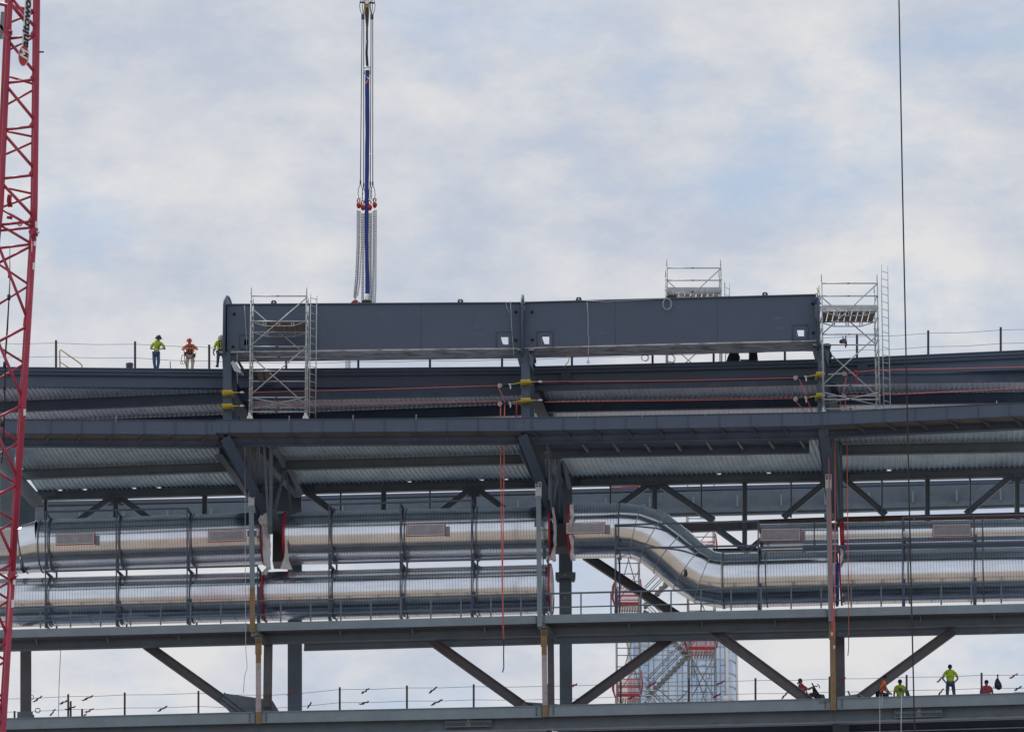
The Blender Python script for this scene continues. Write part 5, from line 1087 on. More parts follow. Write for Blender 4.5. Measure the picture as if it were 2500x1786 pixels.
# writing on the banner plate
dv = (P(66.5, 0, YB) - P(58, 130, YB)).normalized(); sv = dv.cross(Vector((0, 1, 0))).normalized(); sv = -sv if sv.x > 0 else sv   # letter tops point left
nv = Vector((0, -1, 0)); base = P(61.5, 128, YB - 0.35)
BN = build('banner', MB().prism([base + dv*q - sv*p for p, q in [(-0.16, 0), (0.1, 0), (0.14, 4.2), (-0.12, 4.2)]], (0, 0.03, 0)), 'white', CB)
def oval(c, a_, b_, th, n=28): return MB().prism([c + dv*(b_*math.cos(2*math.pi*k/n)) + sv*(a_*math.sin(2*math.pi*k/n)) for k in range(n)], th)
oc = P(57.6, 136, YB - 0.36)
build('badge_rim', oval(oc, 0.215, 0.44, Vector((0, 0.05, 0))), 'white', BN); build('badge', oval(oc + Vector((0, -0.02, 0)), 0.19, 0.41, Vector((0, 0.02, 0))), 'red', BN)
def text(body, size, org, m_, parent, shear=0.25, ext=0.012, yaw=0.0, sxx=1.0):
    cu = bpy.data.curves.new('t', 'FONT'); cu.body = body; cu.size = size; cu.extrude = ext; cu.shear = shear; cu.offset = size*0.03
    to = bpy.data.objects.new('t', cu); COL.objects.link(to); dg = bpy.context.evaluated_depsgraph_get(); dg.update()
    me = bpy.data.meshes.new_from_object(to.evaluated_get(dg)); bpy.data.objects.remove(to)
    d2 = (dv*math.cos(yaw) + sv*math.sin(yaw)); s2 = (sv*math.cos(yaw) - dv*math.sin(yaw))
    mt = Matrix((d2, s2, d2.cross(s2))).transposed()
    mb = MB(); mb.add([org + mt @ Vector((v.co.x*sxx, v.co.y, v.co.z)) for v in me.vertices], [list(p.vertices) for p in me.polygons]); return build('lettering', mb, m_, parent)
text('M', 0.46, oc + Vector((0, -0.035, 0)) - dv*0.20 - sv*0.14, 'white', BN, 0.35, 0.012, -0.2)
text('anitowoc', 0.40, base + Vector((0, -0.02, 0)) + dv*0.17 - sv*0.10, 'darkcloth', BN, 0.3, sxx=1.5)
# thin line hanging inside the boom
m = MB(); m.tube([P(24, 600, YB + 1), P(24, 690, YB + 1), P(18, 800, YB + 1), P(13, 870, YB + 1), P(11, 1000, YB + 1), P(8, 1090, YB + 1), P(4, 1130, YB + 1)], [0.012, 0.02, 0.035, 0.035, 0.03, 0.03, 0.02], 6); build('line', m, 'rope_dark', None, 'dark hanging cable with clamps inside the red boom', 'cable')
for (x, y) in ((24, 672), (22, 726), (12, 890), (11, 945), (12, 980), (5, 1035)): m = MB(); m.tube([P(x, y - 7, YB + 1), P(x - 0.6, y + 6, YB + 1)], 0.07, 8); build('clamp', m, 'black', bpy.data.objects['line'])
m = MB()
for dx in (0, 6): m = MB(); m.tube([P(21 + dx, 475, YB + 0.6), P(19 + dx, 490, YB + 0.6), P(22 + dx, 505, YB + 0.6)], 0.05, 8); build('link', m, 'crane', CB)
m = MB(); m.tube([P(17, 530, YB + 0.6), P(30, 532, YB + 0.6)], 0.07, 8); build('link', m, 'crane', CB); m = MB(); m.lathe([(0.06, -0.03), (0.1, -0.03), (0.1, 0.03), (0.06, 0.03)], P(48, 546, YB), (0, 1, 0), 14, False)
build('ring', m, 'crane', CB)

# ================================================================== RIGGING
YG = 208.95; kg = YG/math.cos(TH)/F
m = MB()
HB = thing('hook_block', 'yellow and black hook block at the top of the picture holding the slings', 'hook block', P(896, 60, YG))
m = MB(); m.prism([P(x, y, YG - 0.12) for x, y in [(891, -60), (900, -60), (901, 30), (899, 60), (893, 60), (890, 30)]], (0, 0.25, 0)); build('hook_plate', m, 'yellowpaint', HB)
m = MB(); m.prism([P(x, y, YG - 0.2) for x, y in [(893, 18), (898, 18), (900, 30), (899, 57), (894, 57), (892, 40)]], (0, 0.08, 0)); build('hook_shank', m, 'black', HB)
m = MB(); m.lathe([(0.001, -0.05), (0.09, -0.05), (0.09, 0.05), (0.001, 0.05)], P(896, 6, YG - 0.2), (0, 1, 0), 12, False); build('pin', m, 'chrome', HB)
m = MB(); m.tube([P(878, 6, YG), P(914, 8, YG)], 0.04, 8); build('spreader_pin', m, 'black', HB)
rops = [((884, -40), (880, 440), 'far left'), ((888, -40), (888, 447), 'second from left'), ((906, -40), (904, 443), 'second from right'), ((910, -40), (910, 443), 'far right')]
for i, (p, q, nm) in enumerate(rops):
    t = thing('wire_rope', 'dark wire rope beside the blue sling, %s of four' % nm, 'wire rope', P(q[0], 488, YG), 'four wire ropes of the crane rigging')
    m = MB(); m.tube([P(p[0], 45, YG), P(q[0], q[1], YG)], 1.05*kg, 6); build('rope', m, 'rope_dark', t)
    m = MB(); m.tube([P(q[0], q[1], YG), P(q[0], q[1] + 9, YG)], 0.035, 8); m.tube([P(p[0], 36, YG), P(p[0], 48, YG)], 0.035, 8); build('ferrule', m, 'black', t)
    for yt_, sgn in ((q[1] + 8, 1), (38, -1)):
        m = MB(); L_ = 38*sgn; pts_ = [(q[0] if sgn > 0 else p[0], yt_)]; w_ = [6, 3.5, 3.5, 6][i]; c0 = pts_[0][0]
        pts_ += [(c0 - w_*0.8, yt_ + L_*0.35), (c0 - w_, yt_ + L_*0.65), (c0 - w_*0.6, yt_ + L_*0.95), (c0 + w_*0.6, yt_ + L_*0.95), (c0 + w_, yt_ + L_*0.65), (c0 + w_*0.8, yt_ + L_*0.35), (c0, yt_)]
        m.tube([P(x, y, YG - 0.04) for x, y in pts_], 0.8*kg, 6); build('eye', m, 'rope_dark', t)
t = thing('round_sling', 'long blue round sling hanging from the hook to the left girder', 'sling', P(896, 712, YG))
m = MB(); pl = [(897, 172, 5), (896.5, 210, 5.5), (897, 330, 5.3), (895.5, 450, 5), (895, 560, 5), (895.5, 640, 4.5), (897, 690, 5.5), (897, 716, 5.5)]
vs = []
for k in range(57):
    f = k/56*(len(pl) - 1); i = min(int(f), len(pl) - 2); a_, b_ = pl[i], pl[i+1]; u = f - i; x, y, w_ = [lerp(a_[j], b_[j], u) for j in range(3)]
    w_ *= 1 + 0.10*noise.noise(Vector((k*0.35, 2, 0))); vs.append((P(x + 0.5*noise.noise(Vector((k*0.3, 0, 5))), y, YG - 0.1), w_*kg))
mb = MB()
for (c, w_) in vs:
    for a_ in range(10): an = 2*math.pi*a_/10; mb.v.append(c + Vector((math.cos(an)*w_, math.sin(an)*w_*0.6, 0)))
for i in range(len(vs) - 1):
    for a_ in range(10): mb.f.append([i*10 + a_, i*10 + (a_+1) % 10, (i+1)*10 + (a_+1) % 10, (i+1)*10 + a_]); mb.sm.append(True)
build('sling_body', mb, 'blue', t)
m = MB(); m.tube([P(896, 55, YG), P(896, 100, YG)], 0.045, 8); build('strap', m, 'rope_dark', t); m = MB(); m.tube([P(896, 100, YG), P(895, 130, YG), P(897, 165, YG)], 3.2*kg, 8); build('sleeve', m, 'black', t)
m = MB(); m.tube([P(890, 182, YG - 0.12), P(889, 170, YG - 0.12), P(892, 163, YG - 0.12), P(901, 163, YG - 0.12), P(903, 172, YG - 0.12), P(902, 182, YG - 0.12)], 0.03, 8); m.tube([P(888, 164, YG - 0.12), P(904, 165, YG - 0.12)], 0.035, 8)
build('shackle', m, 'chrome', t)
m = MB(); m.tube([P(894, 205, YG - 0.25), P(900, 192, YG - 0.25), P(896, 188, YG - 0.25)], 0.03, 6); build('clip', m, 'chrome', t); m = MB(); m.tube([P(899, 194, YG - 0.24), P(898, 204, YG - 0.24)], 0.05, 6); build('tag', m, 'redtape', t)
m = MB(); m.tube([P(893.5, 740, YG - 0.1), P(893, 728, YG - 0.1), P(896, 720, YG - 0.1), P(899, 728, YG - 0.1), P(898.5, 740, YG - 0.1)], 0.04, 8); m.lathe([(0.001, -0.06), (0.07, -0.06), (0.07, 0.06), (0.001, 0.06)], P(896, 738, YG - 0.15), (0, 1, 0), 12, False); build('shackle', m, 'chrome', t)
m = MB(); m.prism([P(x, y, YG) for x, y in [(884, 744), (884, 738), (890, 732), (902, 732), (908, 738), (908, 744)]], (0, 0.06, 0)); build('lug_plate', m, 'bolt', t)
def chain(mb, pts, r=0.010, pitch=0.058, seed=0):
    P_ = [Vector(p) for p in pts]; acc = 0; L = sum((b - a).length for a, b in zip(P_, P_[1:])); n = int(L/pitch); pos = []
    for k in range(n + 1):
        s = k*pitch; 
        for a, b in zip(P_, P_[1:]):
            l = (b - a).length
            if s <= l or b is P_[-1]: pos.append(a + (b - a)*min(1, s/l)); break
            s -= l
    for k in range(len(pos) - 1):
        a, b = pos[k], pos[k+1]; d = (b - a).normalized() if (b - a).length > 1e-6 else Vector((0, 0, 1)); c = (a + b)/2; x = Vector((1, 0, 0)) if k % 2 else Vector((0, 1, 0)); x = (x - d*x.dot(d)).normalized()
        h = pitch*0.68; w_ = 0.022
        mb.tube([c - d*h + x*w_*0.2, c - d*h*0.6 + x*w_, c + d*h*0.6 + x*w_, c + d*h - x*w_*0.2, c + d*h*0.6 - x*w_, c - d*h*0.6 - x*w_], r, 4, closed=True)
def hoist(cx, cy, chains, label, g='red chain hoists'):
    t = thing('chain_hoist', label, 'chain hoist', P(cx, cy + 14, YG - 0.1), g)
    m = MB(); m.ball(P(cx, cy, YG - 0.1), 0.09, 12, (1, 1, 1.35)); m.lathe([(0.001, -0.1), (0.105, -0.08), (0.105, 0.08), (0.001, 0.1)], P(cx, cy - 2, YG - 0.1), (0, 1, 0), 14); build('body', m, 'red', t)
    m = MB(); m.tube([P(cx - 2, cy - 8, YG - 0.1), P(cx - 4, cy - 14, YG - 0.1), P(cx - 1, cy - 19, YG - 0.1), P(cx + 3, cy - 16, YG - 0.1), P(cx + 2, cy - 10, YG - 0.1)], 0.03, 6); build('top_hook', m, 'red', t)
    for pl_ in chains:
        m = MB(); chain(m, [P(x, y, YG - 0.1) for x, y in pl_]); build('chain', m, 'rope_dark', t)
hoist(876, 503, [[(872.5, 512), (872, 600), (869, 670), (864, 728)], [(876, 514), (875.5, 600), (872, 680), (866, 730)], [(879, 514), (878, 590), (874, 680), (868, 731)]], 'red chain hoist at far left of the cluster with chains swinging left')
hoist(886, 508, [[(883, 520), (882.5, 600), (878, 690), (872, 726)], [(886, 520), (885, 620), (883.5, 740)], [(889, 520), (888, 640), (887, 742)]], 'red chain hoist just left of the blue sling')
hoist(903, 508, [[(901.5, 520), (902, 600), (900.5, 650), (901, 742)], [(904, 520), (904.5, 620), (903, 742)], [(907, 518), (906, 640), (906.5, 742)]], 'red chain hoist just right of the blue sling with a small green tag')
hoist(915, 502, [[(911.5, 514), (911, 640), (908, 740)], [(915, 512), (914, 640), (912, 742)], [(918.5, 512), (917.5, 700), (915.5, 742)]], 'red chain hoist at the far right of the cluster')
t = thing('chain_block', 'red lower chain block lying on the left girder left of the sling', 'chain block', P(865, 742, YG))
m = MB(); m.prism([P(x, y, YG - 0.1) for x, y in [(857, 738), (864, 732), (870, 731), (875, 735), (870, 742), (860, 742)]], (0, 0.15, 0)); build('body', m, 'red', t)
m = MB(); m.tube([P(862, 739, YG - 0.1), P(856, 742, YG - 0.1), P(860, 743, YG - 0.1)], 0.04, 6); m.tube([P(876, 738, YG - 0.1), P(881, 742, YG - 0.1)], 0.04, 6); build('hook', m, 'black', t)
m = MB(); chain(m, [P(845, 874, YG + 1.0), P(845, 900, YG + 1.0)]); chain(m, [P(850, 874, YG + 1.0), P(850, 900, YG + 1.0)]); chain(m, [P(854, 874, YG + 1.0), P(854, 900, YG + 1.0)]); build('chain', m, 'rope_dark', t)
# black crane cable at right, nearer than the building
m = MB(); m.tube([P(2193.5, -60, 150), P(2203, 440, 150), P(2212, 868, 150), P(2222, 1330, 150), P(2233, 1786, 150), P(2240, 2050, 150)], 1.75*150/0.966/F, 8)
build('crane_cable', m, 'rope_dark', None, 'single thick dark cable running the full height of the picture at right', 'cable')

# ================================================================== ROPES AND STRAPS
YS = [208.0, 207.7, 206.8]
def rope(pts, label, Y, r=0.017, m_='rope', grp='red safety ropes', nm='rope', sub=None, cat='rope'):
    m = MB(); Ys = Y if isinstance(Y, (list, tuple)) else [Y]*len(pts)
    m.tube([P(x, y, yy) for (x, y), yy in zip(pts, Ys)], r, 6); return build(nm, m, m_, None, label, cat, grp)
rope([(606, 957.5), (900, 950.5), (1216, 941)], 'upper red rope stretched from the left column to the pulley left of the centre column', [207.95, 207.75, 207.65])
rope([(606, 990), (900, 985), (1222, 979)], 'lower red rope stretched from the left column to the pulley left of the centre column', [207.95, 207.75, 207.65])
rope([(1314, 931), (1640, 929), (1946, 922)], 'upper red rope stretched between the centre column and the right column', [207.65, 207.25, 206.75])
rope([(1330, 981), (1640, 977.5), (1936, 972)], 'lower red rope stretched between the centre column and the right column', [207.65, 207.25, 206.75])
rope([(2068, 911), (2092, 908), (2140, 903), (2300, 900), (2590, 893)], 'upper red rope running to the right edge of the picture', [206.75, 206.65, 206.65, 206.15, 203.4])
rope([(2064, 966.5), (2240, 960), (2590, 942)], 'lower red rope running to the right edge of the picture', [206.75, 206.35, 203.4])
rope([(1216, 944), (1224, 960), (1232, 978)], 'short slack red rope between the two pulleys left of the centre column', 207.65)
rope([(1222, 980), (1222, 1090), (1226, 1400), (1228, 1553)], 'hanging red rope, left one of the pair left of the centre column', [207.65, 207.2, 207.6, 207.8], 0.021)
rope([(1232, 978), (1231, 1090), (1227, 1420), (1230, 1562)], 'hanging red rope, right one of the pair left of the centre column', [207.65, 207.2, 207.6, 207.8], 0.021)
rope([(1230, 1560), (1229.5, 1600), (1230, 1628), (1227, 1640)], 'black rope tail below the red pair left of the centre column', 207.8, 0.025, 'rope_dark', None)
rope([(1261, 978), (1261, 1022)], 'short bright red rope hanging beside the centre column straps', 207.65, 0.03, 'redtape')
rope([(1951, 924), (1983, 1008)], 'slanting red rope from the upper pulley left of the right column', 206.95); rope([(1939, 975), (1972, 1010)], 'slanting red rope from the lower pulley left of the right column', 206.95)
rope([(2068, 913), (2062, 940), (2057, 963), (2047, 1006)], 'slack red rope inside the right scaffold tower, long one', 206.85); rope([(2063, 976), (2066, 1004)], 'short red rope low inside the right scaffold tower', 206.85)
rope([(2092, 908), (2091, 922), (2092, 936)], 'red rope tail below the knot in the right scaffold tower', 206.65, 0.035, 'redtape')
rope([(2022, 1063), (2024, 1160), (2026, 1300), (2030, 1440), (2031, 1546)], 'hanging red rope over the right hanger post, leftmost of the bundle', [206.8, 206.9, 206.9, 206.9, 207], 0.022)
rope([(2024, 1150), (2029, 1380), (2035, 1540), (2036.5, 1578)], 'hanging red rope over the right hanger post, middle one of the bundle', [206.85, 206.85, 206.9, 206.9], 0.022)
rope([(2038.5, 1063), (2039, 1300), (2038, 1450), (2036, 1575)], 'hanging red rope just right of the right hanger post', [206.8, 206.8, 206.8, 206.85], 0.02)
rope([(2067.5, 1063), (2070, 1300), (2072, 1552)], 'single hanging red rope right of the right column', [206.8, 207, 207], 0.018)
rope([(2072, 1551), (2072, 1580), (2070, 1600)], 'thin black rope tail below the single red rope at right', 207, 0.018, 'rope_dark', None)
for x, y in ((2031, 1547), (2036.5, 1579)):
    m = MB(); m.tube([P(x, y - 4, 206.8), P(x, y + 4, 206.8)], 0.05, 6); build('rope_end', m, 'whiterope', None, 'frayed pale rope end on the brown post, %s' % ('upper' if x < 2035 else 'lower'), 'rope end')
rope([(2148, 1694), (2148, 1800)], 'white rope hanging over the bottom right beam, leftmost', 206.9, 0.011, 'whiterope', 'white hanging ropes')
rope([(2154, 1694), (2153, 1728)], 'short white rope beside the longer one on the bottom right beam', 206.9, 0.010, 'whiterope', 'white hanging ropes')
rope([(2201, 1693), (2200, 1760), (2200, 1800)], 'thick white rope hanging below the seated worker in lime', 206.9, 0.016, 'whiterope', 'white hanging ropes')
rope([(598, 1089), (599, 1400), (600, 1580), (603.5, 1628), (597, 1650), (594, 1691)], 'thin pale wire hanging in front of the left hanger post', 208.5, 0.014, 'scaf', None)
rope([(148, 1586), (144, 1680), (143, 1748)], 'thin dark wire hanging at bottom left', 209.2, 0.013, 'rope_dark', None)
def strapset(i, x0, x1, ys, side):
    for j, y in enumerate(ys):
        Y = YS[i] + 0.3
        t = thing('webbing_strap', 'yellow webbing strap wrapped round the short %s column, %s' % (CN[i], 'upper' if j == 0 else 'lower'), 'strap', P((x0 + x1)/2, y, Y), 'yellow column straps')
        m = MB(); m.prism([P(x0 - 1, y - 5, Y - 0.35), P(x1 + 1, y - 5.5, Y - 0.35), P(x1 + 2, y - 2, Y - 0.35), P(x0 - 1, y - 0.5, Y - 0.35)], (0, 0.9, 0)); m.prism([P(x0 - 1, y + 1, Y - 0.36), P(x1 + 3, y - 1, Y - 0.36), P(x1 + 3, y + .8, Y - 0.36), P(x0 - 1, y + 3.4, Y - 0.36)], (0, 0.9, 0)); build('band', m, 'yellow', t)
        if 'L' in side:
            m = MB(); m.prism([P(x0, y + 1, Y - 0.4), P(x0 - 24, y + 6, Y - 0.4), P(x0 - 24, y + 7.2, Y - 0.4), P(x0, y + 3, Y - 0.4)], (0, 0.03, 0)); build('tail', m, 'yellow', t)
            m = MB(); m.tube([P(x0 - 24, y + 7, Y - 0.4), P(x0 - 30, y + 6, Y - 0.4), P(x0 - 27, y + 10, Y - 0.4)], 0.035, 6); build('hook', m, 'chrome', t)
            m = MB(); m.tube([P(x0 - 46, y + 9, Y - 0.4), P(x0 - 31, y + 7, Y - 0.4)], 0.05, 8); build('grip', m, 'black', t)
            m = MB(); c = P(x0 - 52, y + 10, Y - 0.4); m.lathe([(0.001, -0.04), (0.1, -0.04), (0.1, 0.04), (0.001, 0.04)], c, (0, 1, 0), 12, False); m.tube([c, P(x0 - 46, y + 9, Y - 0.4)], 0.05, 6); build('pulley', m, 'paleweather', t)
            m = MB(); m.prism([P(x0 - 27, y + 9, Y - 0.42), P(x0 - 24.5, y + 9, Y - 0.42), P(x0 - 24.5, y + 18, Y - 0.42), P(x0 - 27, y + 18, Y - 0.42)], (0, 0.02, 0)); build('tag', m, 'white', t)
        if 'R' in side:
            m = MB(); m.prism([P(x1, y - 1, Y - 0.4), P(x1 + 20, y, Y - 0.4), P(x1 + 20, y + 1, Y - 0.4), P(x1, y + 1.5, Y - 0.4)], (0, 0.03, 0)); build('tail', m, 'yellow', t)
            m = MB(); m.tube([P(x1 + 20, y, Y - 0.4), P(x1 + 25, y - 1.5, Y - 0.4), P(x1 + 30, y + 0.5, Y - 0.4), P(x1 + 25, y + 2, Y - 0.4), P(x1 + 20, y + 0.7, Y - 0.4)], 0.028, 6); build('carabiner', m, 'chrome', t)
strapset(0, 543, 566, [957, 990], 'R'); strapset(1, 1272, 1294, [931, 976], 'LR'); strapset(2, 1994, 2011, [912, 964], 'L')
for (x, y, lb) in ((2061, 912, 'upper'), (2060, 966, 'lower')):
    m = MB(); c = P(x, y, 206.70); m.lathe([(0.001, -0.04), (0.1, -0.04), (0.1, 0.04), (0.001, 0.04)], c, (0, 1, 0), 12, False); m.tube([c, c - Vector((0.3, 0, 0.01)), c - Vector((0.7, 0, 0.03))], 0.04, 6)
    build('pulley', m, 'paleweather', None, 'pale pulley on the red rope inside the right scaffold tower, %s' % lb, 'pulley', 'rope pulleys at the right column')
m = MB(); c = P(2090, 907, 206.60); m.ball(c, 0.08, 8, (1, 0.6, 0.8)); build('rope_knot', m, 'redtape', None, 'red rope knot tied on the scaffold diagonal at right', 'rope knot')

# ================================================================== SMALL THINGS ON THE STEEL
c = roofpt(316, 901, 0.5); m = MB(); m.lathe([(0.001, 0), (0.135, 0), (0.155, 0.32), (0.165, 0.32), (0.165, 0.35), (0.158, 0.37), (0.15, 0.37), (0.13, 0.03), (0.001, 0.03)], (c.x, c.y, ZR), (0, 0, 1), 18); t = build('bucket', m, 'bucket', None, 'grey plastic bucket standing at the roof edge by a guardrail post', 'bucket')
for q in (0.1, 0.2, 0.27): m = MB(); m.lathe([(0.14, q), (0.17, q), (0.17, q + 0.02), (0.14, q + 0.02)], (c.x, c.y, ZR), (0, 0, 1), 18); build('rim', m, 'bucket', t)
t = thing('handrail', 'yellow painted tube handrail behind the roof edge at left', 'handrail', roofpt(160, 896, 2))
m = MB(); m.tube([roofpt(147, 915, 2), roofpt(145.5, 855, 2), roofpt(148, 853, 2), roofpt(196, 887, 2), roofpt(200, 892, 2), roofpt(201, 915, 2)], 0.03, 8); build('tube', m, 'yellowpaint', t)
m = MB(); m.tube([roofpt(148, 884, 2), roofpt(185, 909, 2)], 0.025, 8); build('tube', m, 'yellowpaint', t)
m = MB(); m.bar(roofpt(415.5, 882, 0.5), roofpt(416, 905, 0.5), 0.05, 0.035); build('stub_post', m, 'post', None, 'short dark stub on the roof edge between the two standing workers', 'stub post')
for k, (x, y) in enumerate([(6, 1021), (283, 1020), (706, 1018), (862, 1016), (1016, 1015), (1412, 1012), (1567, 1009), (1722, 1006), (2278, 990), (2433, 982)]):
    m = MB(); c = P(x, y + 10, 206.0 - k*0.15); m.tube([c, P(x, y - 2, c.y), P(x + 1.2, y - 3, c.y)], 0.018, 6); build('pin', m, 'scaf', None, 'small bright pin standing on the middle fascia, number %s from the left' % ['one', 'two', 'three', 'four', 'five', 'six', 'seven', 'eight', 'nine', 'ten'][k], 'pin', 'pins on the middle fascia')
def tarp(out, label):
    m = MB(); pts_ = [roofpt(x, y, 0.5) for x, y in out]; m.prism(pts_, (0, 0.35, 0)); bm_ = m
    rr = random.Random(3)
    for k in range(5): x = lerp(out[0][0], out[-1][0], (k + 0.5)/5); m.prism([roofpt(x - 1.2, out[0][1] + 3, 0.46), roofpt(x + 1.5, out[0][1] + 3, 0.46), roofpt(x + rr.uniform(-4, 4), out[0][1] + 22, 0.42)], (0, 0.06, 0))
    return build('plastic_wrapped_post', m, 'blacktarp', None, label, 'wrapped post', 'posts wrapped in black plastic')
tarp([(1784, 855), (1776, 872), (1772, 886), (1796, 888), (1806, 880), (1807, 872), (1801, 856)], 'bulky post wrapped in black plastic under the right girder, left one')
tarp([(1829, 855), (1828, 884), (1851, 882), (1848, 855)], 'post wrapped in black plastic under the right girder, right one')
c = roofpt(1818, 889, 0.6); m = MB(); m.box((c.x - 0.17, c.y, ZR), (c.x + 0.17, c.y + 0.25, ZR + 0.22)); m.box((c.x - 0.19, c.y - 0.01, ZR + 0.22), (c.x + 0.19, c.y + 0.26, ZR + 0.25)); build('small_crate', m, 'bucket', None, 'small dark crate between the two wrapped posts', 'crate')
def loop(cx, cy, rx, rz_, Y, label, m_='scaf', r=0.013, turns=2, extra=None):
    m = MB()
    for q in range(turns): m.tube([P(cx + (rx + q*0.8)*math.cos(2*math.pi*k/20) + q*1.5, cy + (rz_ + q*0.5)*math.sin(2*math.pi*k/20), Y) for k in range(20)], r, 5, closed=True)
    if extra: m.tube([P(x, y, Y) for x, y in extra], r, 5)
    return build('cable_coil', m, m_, None, label, 'cable coil', 'coils of thin cable')
loop(1628, 742, 10, 13, 207.60, 'coil of thin pale cable hanging on the face of the right girder', extra=[(1421, 733), (1480, 736), (1560, 732), (1622, 729), (1632, 728)])
loop(1574, 873, 8, 7.5, 209, 'coil of wire under the right girder by the roof rail', 'wire'); loop(1636, 876, 10, 11, 210.4, 'coil of wire at the foot of the rear scaffold tower', 'wire')
loop(92, 1733, 6, 5.5, 210.4, 'small dark ring of wire on the lower guardrail at left', 'wire', 0.02, 1); loop(78, 1701, 4, 5.5, 210.4, 'small dark ring of wire by the bottom left column', 'wire', 0.015, 1)
loop(2105, 1006, 5, 5, 205.0, 'loop of pale wire at the foot of the right scaffold tower', 'scaf', 0.014, 1, [(2108, 1001), (2122, 999), (2135, 1000), (2142, 1003)])
def thincab(pts, label, Y, r=0.013, m_='scaf'): return rope(pts, label, Y, r, m_, 'thin wires on the girder faces', 'thin_wire', cat='wire')
thincab([(1433, 737), (1436, 770), (1435.5, 815), (1438, 830), (1436, 860), (1436, 880)], 'thin pale wire hanging down the face of the right girder', 207.65)
m = MB(); m.tube([P(1436 + 2.6*math.cos(2*math.pi*k/12), 884 + 2.8*math.sin(2*math.pi*k/12), 207.65) for k in range(12)], 0.015, 5, closed=True); build('wire_ring', m, 'wire', None, 'small ring at the end of the wire below the right girder', 'ring')
thincab([(1247, 740), (1248, 775), (1250, 810), (1253, 848), (1255, 873)], 'thin pale wire on the left girder beside the square opening', 207.95); thincab([(1247, 740), (1240, 737), (1235, 740), (1238, 752), (1247, 768)], 'loose loop of thin wire at the top right of the left girder', 208.00)
thincab([(597, 745), (599, 790), (602, 830), (603, 872)], 'thin wire hanging left of the left scaffold tower', 208.15); thincab([(1385, 868), (1390, 872), (1388, 882), (1380, 892), (1376, 895)], 'thin brown wire under the right girder near the centre', 208, 0.02, 'yellowpaint')
thincab([(579, 858), (579, 905), (580, 935)], 'thin pale rope hanging at the left girder end plate', 207.95)
t = thing('tool_bag', 'grey tool hanging from the wire inside the right scaffold tower', 'tool', P(2060, 848, 207.65))
m = MB(); m.ball(P(2059, 832, 207.65), 0.16, 12, (1, 0.6, 0.75)); build('bag', m, 'bucket', t); m = MB(); m.tube([P(2058, 820, 207.65), P(2058, 826, 207.65)], 0.02, 6); m.tube([P(2065, 819, 207.65), P(2065, 828, 207.65)], 0.025, 6); build('hanger', m, 'rope_dark', t)
m = MB(); m.prism([P(x, y, 207.60) for x, y in [(2062, 836), (2068, 833), (2068, 842), (2065, 849), (2063, 846)]], (0, 0.06, 0)); m.tube([P(2051, 830, 207.60), P(2050, 836, 207.60), (P(2056, 838, 207.60))], 0.025, 6); build('handle', m, 'black', t)
t = thing('lever_hoist', 'small blue lever hoist hanging on the right end plate of the girder', 'lever hoist', P(1993, 740, 206.95)); m = MB(); m.ball(P(1993, 733, 206.95), 0.1, 10, (0.8, 0.7, 1.6)); build('body', m, 'blue', t)
m = MB(); m.tube([P(1994, 702, 206.95), P(1997, 710, 206.95), P(1996, 722, 206.95)], 0.02, 6); build('strap', m, 'yellow', t); m = MB(); chain(m, [P(1992.5, 744, 206.95), P(1993, 780, 206.95)]); build('chain', m, 'chrome', t)
t = thing('backpack', 'dark backpack hanging from the wire rail at lower right', 'backpack', lp(2436, 1683, 0.75))
o = [(2435.5, 1651), (2430, 1659), (2427.5, 1668), (2429, 1678), (2433, 1681), (2439, 1683.5), (2445, 1680), (2446.5, 1675), (2444, 1667), (2439, 1659)]
cb = lp(2436, 1668, 0.75); m = MB(); ring_ = [lp(x, y, 0.75) for x, y in o]; n_ = len(ring_); vs = []
for (dy, s) in ((-0.18, 0.6), (-0.12, 0.92), (0, 1.0), (0.12, 0.9), (0.16, 0.5)): vs += [cb + (p - cb)*s + Vector((0, dy, 0)) for p in ring_]
m.add(vs, [[j*n_ + k, j*n_ + (k+1) % n_, (j+1)*n_ + (k+1) % n_, (j+1)*n_ + k] for j in range(4) for k in range(n_)] + [list(range(n_)), list(range(4*n_, 5*n_))], True); build('bag', m, 'darkcloth', t)
m = MB(); m.tube([lp(2435.5, 1652, 0.75), lp(2434.5, 1647, 0.75), lp(2436, 1644, 0.75), lp(2437, 1648, 0.75), lp(2436, 1652, 0.75)], 0.02, 6); m.tube([lp(2429, 1674, 0.75), lp(2424, 1676, 0.75), lp(2429, 1678, 0.75)], 0.015, 5); build('strap', m, 'darkcloth', t)
m = MB(); m.box((lp(2476, 1692, 0.6).x, lp(2476, 1692, 0.6).y, lp(2476, 1693, 0.6).z - 0.1), (lp(2560, 1692, 0.6).x, lp(2476, 1692, 0.6).y + 0.3, lp(2476, 1688, 0.6).z)); build('pale_box', m, 'scaf', None, 'pale long box on the lowest floor at the far right edge', 'box')
m = MB()
for (x, y) in [(1763, 1079), (1756, 1075), (1771, 1076)]: m.ball(P(x*0 + 1870 + (x - 1763), y, 207.3), 0.07, 8, (1, 0.6, 1.2))
build('yellow_clamp', m, 'yellowpaint', None, 'small yellow clamp under the middle fascia left of the right column', 'clamp')

